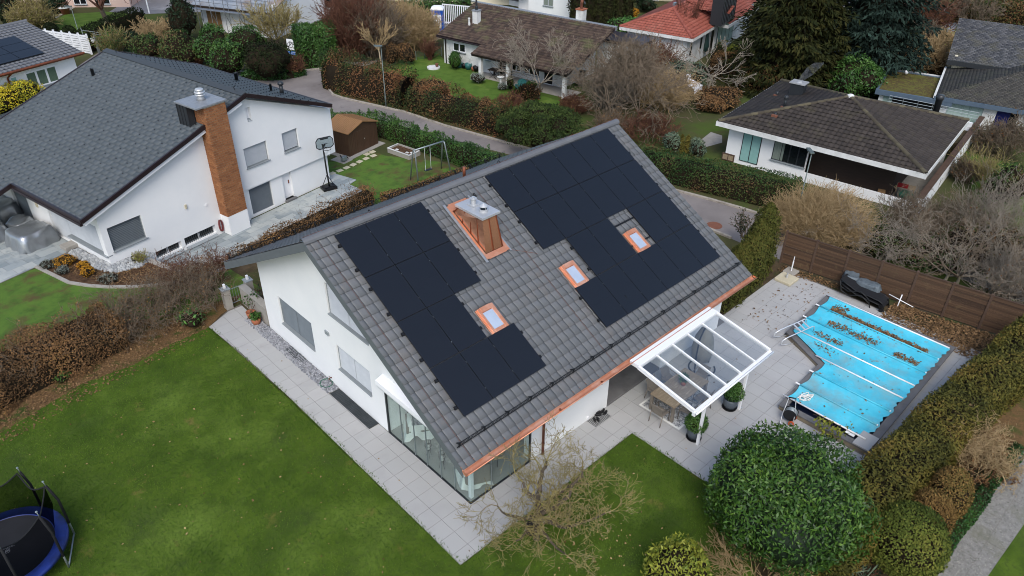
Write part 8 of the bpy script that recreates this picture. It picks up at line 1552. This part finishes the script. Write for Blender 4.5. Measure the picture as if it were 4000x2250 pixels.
# ---------------- gardens between bungalow, red house and low house
for i, (a, m, st, lf, lab) in enumerate((((0, 420, 560, 1330), 'twig', 80, (900, .12, .06, 'leaf_mix'), 'large bare thicket in front of the annex of the low house'), ((240, 760, 560, 1010), 'twig_red', 70, (2600, .13, .07, 'leaf_beech'), 'brown leafy bramble thicket below the red roofed house'), ((420, 1000, 930, 1440), 'twig_tan', 110, None, 'tan bare shrub mass left of the white covered table'), ((-300, 200, 900, 1440), 'twig_grey', 70, (500, .12, .06, 'leaf_mix'), 'grey bare shrub mass right of the white pillar'))): TB(lab, 14, *a, m, st, 3, r=.03, rmin=.012, curl=.18, br=.6, leaves=lf, group=None)
for a, lab in (((1060, 1720, 1150, 1440), 'round brown beech hedge block below the pale bare tree'), ((1120, 1500, 1290, 1500), 'green-brown beech bush left of the bungalow roof corner')): LB(lab, 14, *a, 'leaf_beech', 4200, .14, .075, nl=6, lump=.2, nm='beech_bush')
_p = PP([(14, 1330, 1000), (14, 1700, 1120), (14, 2150, 1260)], GB); hedge('beech_hedge', 'brown beech hedge behind the bungalow in front of the tall spruce', 'hedge', _p, 2.2, 1.7, GB, 6500, .16, .08, 'leaf_beech', lump=.25, hvar=.18, clump=1.1)
LB('spreading blue-green juniper in front of the red roofed house', 14, 640, 1250, 800, 1170, 'juniper', 4200, .28, .07, nl=8, lump=.35, depth=.5, up=.1, nm='juniper', hf=.9)
c = P(14, 1250, 1230, GB); bare_tree('bare_tree', 'pale grey leafless fruit tree left of the dark spruce', 'tree', c, ht(c, 14, 1400, 740)*.85, 3.6, 1.4, .12, 3, 2, .55, .14, .1, 'twig_grey', 'bark_grey', None, 6, .018)
c = P(14, 910, 760, GB); t = bare_tree('pollard_tree', 'pollarded willow with long thin upright shoots before the red roof', 'tree', c, 2.9, .6, 1.9, .25, 0, 0, .4, .1, .3, 'bark', 'bark', None, 5, .06); S = []
for i in range(60): a = rng.random()*6.28; grow(S, np.array([math.cos(a)*.4, math.sin(a)*.4, 2.2+rng.random()*.5]), np.array([math.cos(a)*.35, math.sin(a)*.35, 1]), 2.6*rng.uniform(.6, 1.1), .016, 1, 1, .25, .05, .25, .5, 3, .008)
V, F, T = tubes(S); mesh_np('shoots', V, F, 'twig_red', t, T)
LB('bright yellow-green shrub at the foot of the dark spruce', 14, 1500, 1650, 620, 840, 'leaf_yellow', 900, .2, .1, nl=4); LB('dark rambling bush beside the closed parasol', 14, 1300, 1500, 560, 860, 'twig' if False else 'leaf_mix', 900, .16, .08, nl=4, depth=.5)
conifer('spruce', 'huge dark brown-green spruce with drooping boughs behind the bungalow', 'spruce', tuple(P(3, 835, 600, GB)), 19, 4.5, 36000, .46, .14, 'spruce', 30, .42, None, .03, .62); conifer('fir', 'huge dark blue-green fir right of the brownish spruce', 'fir', tuple(P(3, 1370, 590, GB)), 20, 4.3, 36000, .44, .15, 'spruce_blue', 30, .3, None, .02, .62)
c, R, H = BPc(3, 1385, 1510, 315, 530); cone_tree('thuja_cone', 'broad olive thuja cone in front of the blue-green fir', 'thuja', c, H*1.1, R, 2600, .2, .07, 'thuja_green', None, 1.4)
LB('bright green rounded evergreen bush behind the bungalow chimney', 3, 1140, 1515, 465, 720, 'leaf_green', 8000, .2, .11, nl=7, lump=.2, up=.7, nm='evergreen_bush', hf=1.15)
_p = PP([(15, 1010, 860), (15, 1080, 640), (15, 1090, 590)], GB); hedge('thuja_hedge', 'short dark thuja hedge beside the bare earth path at the right', 'hedge', _p, 1.4, 1.8, GB, 2600, .2, .08, 'thuja_green', hvar=.06)
sheet('planting_bed', PP([(15, 740, 980), (15, 860, 460), (15, 970, 470), (15, 900, 780), (15, 850, 980)], GB), GB+.011, 'litter')
_p = PP([(15, 860, 960), (15, 1100, 990), (15, 1440, 1060)], GB); hedge('bare_hedge', 'dark brown brush hedge behind the mossy flat roof', 'hedge', _p, 1.6, 1.6, GB, 2600, .16, .06, 'leaf_beech', lump=.25, hvar=.15)
for a, m, st, lf, lab in (((1000, 1540, 20, 460), 'twig_red', 60, (2500, .16, .07, 'leaf_beech'), 'reddish bare multi-stemmed tree right of the blue-green fir'), ((1390, 1600, 480, 720), 'twig_tan', 70, (600, .14, .06, 'leaf_yellow'), 'yellowish domed bare shrub left of the dark slate roof'), ((1040, 1420, 590, 960), 'twig_tan', 110, None, 'tan dry grass-like shrub behind the mossy flat roof'), ((1080, 1430, 330, 640), 'twig', 60, (700, .16, .08, 'leaf_mix'), 'dark bare shrub in the bed before the far grey road'), ((1700, 2150, -60, 300), 'twig', 30, None, 'large bare spreading tree above the old slate roof')): TB(lab, 15, *a, m, st, 3, r=.04, rmin=.02, br=.5, leaves=lf)
LB('low dark green shrub in the bed left of the slate roof', 15, 1260, 1440, 600, 730, 'leaf_dark', 900, .2, .1, nl=4); LB('small dark evergreen by the grey road at the far right', 15, 1420, 1560, 440, 500, 'leaf_dark', 500, .2, .1, nl=3)
_p = PP([(15, 1560, 270), (15, 1900, 290), (15, 2600, 320)], GB); hedge('road_hedge', 'long brown clipped hedge along the far road behind the slate roof', 'hedge', _p, 2.2, 2.1, GB, 6500, .22, .1, 'leaf_mix', clump=.5, hvar=.05)
_p = PP([(15, 1950, 130), (15, 2600, 170)], GB); hedge('green_hedge', 'bright green hedge at the top right corner behind the brown one', 'hedge', _p, 2.5, 2.4, GB, 4500, .24, .12, 'leaf_green', hvar=.08)
for (xl, xr, yb, i) in ((1665, 1780, 300, 0), (1786, 1845, 310, 1), (1850, 1908, 320, 2), (1910, 1968, 330, 3), (1985, 2058, 290, 4), (2058, 2092, 290, 5)):
    q = P(2, (xl+xr)/2, 190, GB); R = max(.62, (xr-xl)/2*.55205/FPX*np.linalg.norm(q-CAM)); cone_tree('cypress', 'dark columnar cypress, number %s in the row counted from the white gabled house' % ['one', 'two', 'three', 'four', 'five', 'six'][i] if False else ['broadest dark cypress column, beside the white gabled house', 'dark cypress column just right of the broadest one', 'dark cypress column behind the wind cowl chimney, left of the gap pair', 'dark cypress column with the narrow gap on its right', 'dark cypress column left of the last slim one', 'slimmest dark cypress column at the end nearest the red roof'][i], 'cypress', q, 9.5, R, 3200, .28, .1, 'cypress', 'row of dark columnar cypresses', 3.2)
LB('rounded bright green shrub between cypresses and red roof', 2, 1950, 2245, 125, 300, 'leaf_bright', 3200, .22, .11, nl=6, lump=.2, nm='evergreen_bush'); LB('round orange leafed bush at the corner of the red roof', 2, 2078, 2165, 80, 135, 'heath_orange', 900, .2, .1, nl=4, hf=1.3); LB('dark shrub at the top edge above the orange bush', 14, 290, 560, -20, 150, 'leaf_dark', 1400, .25, .12, nl=4)
# in front of the low house
c = P(2, 1455, 700, GB); bare_tree('bare_tree', 'grey leafless tree in front of the mossy roof of the low house', 'tree', c, ht(c, 2, 1400, 220)*.85, 2.9, 1.3, .1, 4, 2, .5, .15, .14, 'twig_grey', 'bark', None, 7, .012, shrink=.68)
for xb, yb, xl, xr, yt, lab in ((1965, 855, 1800, 2250, 330, 'dark bare tree on the lawn right of the white pillar'), (2150, 900, 1980, 2560, 330, 'second dark bare tree nearer the bungalow, right of the white pillar')):
    c = P(2, xb, yb, GB); R = (xr-xl)/2*.55205/FPX*np.linalg.norm(c-CAM); bare_tree('bare_tree', lab, 'tree', c, ht(c, 2, xb, yt)*.85, R, 1.2, .11, 4, 2, .58, .17, .08, 'twig', 'bark', None, 7, .012, shrink=.68)
for a, m, st, lab in (((1290, 1440, 600, 720), 'twig_dark', 50, 'dark heap of brushwood at the edge of the porch lawn'), ((1620, 1800, 670, 800), 'twig_red', 60, 'dense reddish brown bush below the white pillar'), ((1180, 1340, 660, 800), 'twig_red', 40, 'loose reddish shrub behind the road hedge near the pine'), ((1860, 2100, 780, 960), 'twig', 40, 'bare brushwood at the ridge end of the main roof'), ((2050, 2420, 780, 1000), 'twig_red', 60, 'reddish brown undergrowth beyond the right end of the ridge')): TB(lab, 2, *a, m, st, 3, r=.02, rmin=.01, br=.7, leaves=(900, .1, .06, 'leaf_beech'))
c, R, H = BP(13, 350, 520, 715, 925); bush('rosemary', 'tall upright dark green rosemary against the white wall', 'shrub', [(c[0], c[1], GB+H*.5, R, R, H*.52)], 1100, .3, .04, 'leaf_green', 'twig_dark', .2, .3, .4, 3.0, GB)
for a, lab in (((635, 860, 985, 1120), 'grey lavender cushion at the foot of the first porch pillar'), ((1000, 1150, 1110, 1210), 'grey lavender cushion at the foot of the second porch pillar')): LB(lab, 13, *a, 'lavender', 900, .14, .03, nm='lavender', up=1)
LB('shrub in a tub right of the second porch pillar', 13, 1130, 1230, 1010, 1180, 'leaf_mixgreen', 700, .13, .06, GB+.3, nl=4); LB('green leafy shrub in front of the porch behind the bare tree', 13, 1380, 1540, 1080, 1230, 'leaf_green', 1200, .14, .07, nl=5)
# ---------------- top left and along the road bend
LB('dense dark green shrub at the top left corner', 11, -80, 240, -60, 190, 'leaf_dark', 2600, .25, .12, nl=5)
for a, lab in (((30, 175, 165, 285), 'clipped dark yew ball left of the large bare dome shrub'), ((85, 205, 270, 335), 'low clipped dark yew ball just above the tiled ridge')): c, R, H = BP(11, *a); bush('yew_ball', lab, 'yew', [(c[0], c[1], GB+H*.5, R, R, H*.5)], 1600, .18, .08, 'yew', 'twig_dark', .05, .1, .5, .3, GB)
TB('large dome-shaped bare shrub above the grey tiled roof at left', 11, 140, 650, 5, 380, 'twig_moss', 170, 3, r=.04, rmin=.018, br=.25, flare=1.0, leaves=(1800, .14, .07, 'leaf_yellow'), hf=.85)
_p = PP([(11, 600, 170), (11, 850, 170)], GB); hedge('yew_hedge', 'low dark hedge along the pink house wall', 'hedge', _p, 1.8, 1.2, GB, 1800, .24, .1, 'leaf_dark'); LB('dark brown low bush beside the garden path', 11, 540, 710, 185, 300, 'leaf_dark', 1300, .2, .1, nl=4, hf=.8)
for a, lab in (((600, 775, 330, 520), 'clipped dark yew dome between the first white fence panels'), ((858, 1040, 378, 625), 'clipped dark yew dome between the last white fence panels')): c, R, H = BP(11, *a); bush('yew_dome', lab, 'yew', [(c[0], c[1], GB+H*.42, R, R, H*.58), (c[0], c[1], GB+H*.2, R*.98, R*.98, H*.4)], 2200, .16, .07, 'yew', 'twig_dark', .04, .08, .5, .5, GB)
_p = PP([(11, 1190, 690), (11, 1330, 610), (11, 1560, 500), (11, 1900, 370)], GB); hedge('yew_hedge', 'clipped dark yew hedge around the bright lawn at the top left', 'hedge', _p, 1.3, 1.9, GB, 7000, .17, .07, 'yew', hvar=.03, lump=.05, pw=.3)
c = P(11, 1465, 345, GB); bare_tree('bare_tree', 'large spreading leafless tree on the bright lawn at the top left', 'tree', c, 7.5, 5.2, 2.0, .28, 4, 2, .5, .16, .1, 'twig_red', 'bark', None, 8, .02, shrink=.7, leaves=(1500, .14, .08, 'leaf_beech'))
TB('ivy-footed bare shrub behind the steel gate posts', 11, 1330, 1640, 360, 720, 'twig_moss', 60, 2, r=.03, rmin=.014, leaves=(1800, .14, .08, 'leaf_green')); LB('dark green shrub on the bank behind the wire fence', 11, 1570, 1920, 400, 640, 'leaf_dark', 2200, .2, .1, nl=5, hf=.8)
TB('tan arching bare shrub above the wire fence', 11, 1800, 2420, 240, 560, 'twig_tan', 50, 3, r=.035, rmin=.016, flare=1.2, up=0); LB('ivy-clad dark tree stump bush at the top of the bank', 11, 2280, 2600, -40, 520, 'leaf_dark', 3000, .22, .11, nl=6, lump=.3)
for a, m, n, lab in (((1780, 2200, 480, 780), 'leaf_mixgreen', 2600, 'brownish green bush right behind the wire fence'), ((2150, 2620, 430, 860), 'leaf_mixgreen', 3400, 'large dark green bush at the right end of the wire fence')): LB(lab, 11, *a, m, n, .18, .09, nl=6, lump=.25)
for a, m, n, lab in (((230, 640, 400, 860), 'leaf_green', 4200, 'glossy laurel bush on the bank left of the bare middle trees'), ((420, 860, 560, 1010), 'leaf_green', 4200, 'glossy laurel bush lowest on the bank by the slate roof'), ((640, 1130, 370, 760), 'leaf_green', 4000, 'glossy laurel bush highest on the bank under the scaffolding'), ((860, 1480, 570, 1060), 'yew', 5200, 'broad near-black yew bush at the inside of the road bend')): LB(lab, 12, *a, m, n, .19, .08, nl=7, lump=.22, up=.3, nm='laurel_bush' if m != 'yew' else 'yew_bush')
TB('reddish bare small shrub at the left foot of the laurel bank', 12, 110, 340, 580, 850, 'twig_red', 60, 2, r=.025, rmin=.014, leaves=(900, .12, .06, 'leaf_beech')); TB('brown bare brushwood below the road sign', 12, 1420, 1660, 740, 1010, 'twig_red', 60, 2, r=.02, rmin=.012, leaves=(700, .12, .06, 'leaf_beech'))
_p = PP([(12, 880, 1045), (12, 1200, 1055), (12, 1480, 1030), (12, 1640, 990)], GB); hedge('ivy_strip', 'low green ivy and grass along the stone edge of the road bend', 'ivy', _p, 1.3, .5, GB, 3000, .14, .09, 'ivy', lump=.3, hvar=.3)
for xb, yb, yt, R, lab in ((1290, 640, -120, 2.6, 'upright bare multi-stemmed tree right of the laurel bank'), (1390, 640, -60, 2.2, 'second upright bare tree close behind the near-black yew')): c = P(12, xb, yb, GB); bare_tree('bare_tree', lab, 'tree', c, ht(c, 12, xb, yt)*.7, R*.75, 1.0, .09, 3, 2, .38, .13, .2, 'twig_moss', 'bark', None, 7, .016, multi=2, shrink=.7)
q0 = P(12, 1640, 955, GB); q1 = P(12, 2130, 905, GB); v = np.array([q0[0]-CAM[0], q0[1]-CAM[1]]); v /= np.linalg.norm(v); hh = ht((q0[0]+v[0]*1.6, q0[1]+v[1]*1.6, GB), 12, 1800, 300); hedge('laurel_hedge', 'tall clipped block of cherry laurel beside the road sign', 'hedge', [(q0[0]+v[0]*1.2, q0[1]+v[1]*1.2), ((q0[0]+q1[0])/2+v[0]*1.3, (q0[1]+q1[1])/2+v[1]*1.3), (q1[0]+v[0]*1.3, q1[1]+v[1]*1.3)], 2.4, hh*.97, GB, 11000, .19, .08, 'leaf_green', lump=.1, depth=.15, pw=.4, hvar=.05, up=.3)
for a, m, st, lf, lab in (((2080, 2576, 40, 760), 'twig_red', 130, (1500, .12, .06, 'leaf_beech'), 'tall reddish bare thicket right of the laurel block'), ((2400, 2900, 120, 760), 'twig', 110, (700, .12, .06, 'leaf_mix'), 'grey-brown bare thicket behind the birch')): TB(lab, 12, *a, m, st, 3, r=.04, rmin=.016, br=.6, up=.25, flare=.6, leaves=lf)
for a, m, st, lab in (((320, 610, 40, 330), 'twig_tan', 150, 'pale tan dome of bare twigs behind the birch'), ((470, 735, 90, 340), 'twig_tan', 130, 'tan and yellow bare shrub left of the portable toilet'), ((60, 340, -60, 300), 'twig_red', 120, 'tall purplish bare trees at the top beside the tan dome')): TB(lab, 2, *a, m, st, 3, r=.035, rmin=.016, br=.5, leaves=(700, .13, .06, 'leaf_yellow') if m == 'twig_tan' else None)
LB('dark evergreen bush between the tan bare shrubs', 2, 345, 450, 70, 240, 'leaf_dark', 1200, .22, .1, nl=4); LB('orange-yellow bush edge beside the blue portable toilet', 2, 660, 730, 130, 270, 'forsythia', 500, .12, .06, nl=3, depth=.6)
for a, lab in (((375, 470, 305, 460), 'rusty beech bush left of the small gap by the birch'), ((460, 580, 300, 450), 'rusty beech bush right of the small gap by the birch')): LB(lab, 2, *a, 'leaf_beech', 1700, .12, .065, nl=5, nm='beech_bush')
c = P(2, 345, 490, GB); bare_tree('birch', 'young birch with a pale trunk behind the street lamp', 'birch', c, ht(c, 2, 335, 150)*.92, 1.5, 1.9, .075, 3, 2, .42, .1, .25, 'twig_tan', 'birch_bark', None, 7, .012)
_p = PP([(2, 520, 150), (2, 760, 130), (2, 970, 130)], GB); hedge('laurel_hedge', 'green laurel hedge at the top edge behind the white bar fence', 'hedge', _p, 2.4, 2.0, GB, 5000, .22, .1, 'leaf_green', lump=.2, hvar=.12)
TB('small red-twigged shrub at the corner of the low house lawn', 2, 645, 725, 275, 420, 'twig_red', 40, 2, r=.02, rmin=.012); LB('green perennials under the red-twigged shrub', 2, 655, 720, 350, 410, 'leaf_green', 350, .16, .05, nl=3, up=1)
c = P(11, 200, 1440, -.2); bush('forsythia', 'bright yellow-green bush at the left edge behind the slate roof', 'shrub', [(c[0]-1.2, c[1]+.5, .3, 2.2, 1.2, 1.1), (c[0]+.9, c[1]+1.2, .3, 1.5, 1.0, .9), (c[0]-3.5, c[1]-.6, .3, 2.2, 1.2, 1.1)], 8000, .15, .07, 'forsythia', 'twig_dark', .2, .3, .6, .8)
# ---------------- fallen leaves and grass
scatter_leaves('fallen_leaves', [([(-12, 13.3), (-6.8, 14.1), (-1.9, 14.3), (-1.4, 15.6), (-5, 16.6), (-12, 16.5)], .55), ([(-12, 12.2), (-6.8, 13.3), (-2, 13.9), (-1.9, 14.4), (-6.8, 14.4), (-12, 13.6)], .12), ([(-5.2, 24), (-3.6, 20.4), (-1.5, 18.8), (.6, 18.6), (-1.0, 20.5), (-2.5, 21.4)], .33)], .015, 7500, .09, .055, 'dead_leaf')
scatter_leaves('fallen_leaves', [([(19.4, .6), (20.1, .6), (20.35, -2), (20.0, -2)], .07), ([(19.3, -4.3), (20.8, -4.3), (21.6, -8.6), (19.4, -7.6)], .55), ([(19.2, -6.2), (21, -6), (21.6, -9), (19, -8.6)], .3), ([(14.6, -.2), (19.9, -.2), (19.8, -1.9), (15, -2)], .02), ([(20.2, -4.3), (20.9, -4.4), (21.0, -5.3), (20.2, -5.2)], .12)], .03, 5500, .1, .06, 'dead_leaf')
V = []; 
def cover_z(x):
    k = max(0, min(6, sum(r <= x for r in RODS)-1)); f = (x-RODS[k])/(RODS[k+1]-RODS[k]); return .262-.055*math.sin(PI*f)**.8+.012
cs = []
for n, x0, sx, ya, yb in ((1500, 17.98, .1, -2.75, -6.75), (150, 18.3, .16, -2.7, -3.3), (420, 17.05, .14, -3.1, -5.2), (240, 16.95, .1, -5.9, -6.8), (160, 16.0, .12, -3.0, -4.2), (60, 15.2, .2, -3.4, -4.4), (80, 14, 2.2, -4.5, -7.0)):
    x = np.clip(x0+rng.normal(0, sx, n), RODS[0]+.03, RODS[-1]-.03); y = ya+(yb-ya)*rng.random(n); cs.append(np.stack([x, y, [cover_z(a) for a in x]], 1))
cs = np.concatenate(cs); v, f, t_ = leaf_quads(cs, np.tile([0, 0, 1.], (len(cs), 1)), .09, .055, .4, 0, .6, .3); tag(mesh_np('fallen_leaves', v, f, 'dead_leaf', None, t_), kind='stuff')
scatter_leaves('fallen_leaves', [([(-10, -6), (6, -1.6), (5.8, -6), (-2, -8)], .25), ([(-11, 13), (-2, 13.5), (-1.8, 0), (-9, -2)], .5), ([(6.2, -1.6), (14, -.2), (10.8, -7), (6.2, -7)], .08), ([(-1.6, -1.4), (-1.6, 12), (-.5, 12), (-.1, -1.4)], .04), ([(.4, -3.2), (3.5, -2.2), (2.6, -4.6), (-.6, -3.9)], .25)], .035, 380, .07, .045, 'dead_leaf_pale')
# grass blades over the lawns (uncountable)
def grass(polys, n, L, W, m='grass'):
    C = []
    for poly, wgt in polys:
        xs = np.array(poly); lo, hi = xs.min(0), xs.max(0); k = int(n*wgt); q = lo+(hi-lo)*rng.random((k*3, 2)); ins = np.zeros(len(q), bool)
        for i in range(len(xs)): a, b = xs[i-1], xs[i]; ins ^= ((a[1] > q[:, 1]) != (b[1] > q[:, 1])) & (q[:, 0] < (b[0]-a[0])*(q[:, 1]-a[1])/(b[1]-a[1]+1e-12)+a[0])
        C.append(q[ins][:k])
    q = np.concatenate(C); c = np.concatenate([q, np.full((len(q), 1), .0)], 1); v, f, t_ = leaf_quads(c, unit(rng.normal(size=(len(c), 3))*[1, 1, .35]), L, W, .1, 2.2, .5, .8); return tag(mesh_np('grass', v, f, m, None, t_), kind='stuff')
grass([([(-11.5, 13.2), (-6.8, 14.15), (-3.4, 14.25), (-1.8, 14.2), (-1.6, 6), (-1.66, -1.5), (-6, -4), (-11.5, 3)], .68), ([(-1.7, -1.52), (6.12, -1.52), (6.12, -4.9), (4.5, -7.2), (0, -6.5), (-6, -4)], .32)], 170000, .05, .012)
for line in ([(-1.68, -1.5), (-1.6, 6), (-1.72, 11.8), (-1.85, 14.3)], [(-1.68, -1.5), (6.13, -1.5)], [(6.13, -1.5), (6.13, -5)]):
    at, Lt = path_frame(line); n = int(Lt*110); p, d = at(rng.random(n)*Lt); c = np.concatenate([p+rng.normal(0, .055, (n, 2)), np.full((n, 1), .0)], 1); v, f, t_ = leaf_quads(c, unit(rng.normal(size=(n, 3))*[1, 1, .4]), .09, .014, .1, 1.4, .5, .8); tag(mesh_np('grass', v, f, 'grass', None, t_), kind='stuff')
# ================================================================== camera, light
cd = bpy.data.cameras.new('camera'); cam = bpy.data.objects.new('camera', cd); COL.objects.link(cam); cd.sensor_width = 36; cd.lens = FPX*36/4000; cd.clip_end = 2000
cam.matrix_world = Matrix(((RT[0], UP[0], -FW[0], CAM[0]), (RT[1], UP[1], -FW[1], CAM[1]), (RT[2], UP[2], -FW[2], CAM[2]), (0, 0, 0, 1))); SC.camera = cam
SUN_EL, SUN_AZ = math.radians(48), math.radians(226)      # direction towards the sun, counted from +x
sd = bpy.data.lights.new('sun', 'SUN'); sun = bpy.data.objects.new('sun', sd); COL.objects.link(sun); sd.energy = 1.0; sd.angle = math.radians(30); sd.color = (1, .975, .94)
dv = Vector((math.cos(SUN_AZ)*math.cos(SUN_EL), math.sin(SUN_AZ)*math.cos(SUN_EL), math.sin(SUN_EL))); sun.rotation_euler = dv.to_track_quat('Z', 'Y').to_euler()
w = bpy.data.worlds.new('World'); SC.world = w; w.use_nodes = True; nt = w.node_tree; bg = nt.nodes['Background']
sky = nt.nodes.new('ShaderNodeTexSky'); sky.sky_type = 'NISHITA'; sky.sun_disc = False; sky.sun_elevation = SUN_EL; sky.sun_rotation = PI/2-SUN_AZ; sky.air_density = 1.0; sky.dust_density = 2.0; sky.ozone_density = 1.0
nt.links.new(sky.outputs[0], bg.inputs[0]); bg.inputs[1].default_value = .1
SC.view_settings.view_transform = 'Standard'; SC.view_settings.look = 'None'; SC.view_settings.exposure = 1.15; SC.view_settings.gamma = 1
SC.cycles.max_bounces = 6; SC.cycles.volume_bounces = 2; SC.cycles.transparent_max_bounces = 12; SC.cycles.caustics_reflective = False; SC.cycles.caustics_refractive = False
SC.cycles.use_denoising = True; SC.cycles.filter_width = 1.0
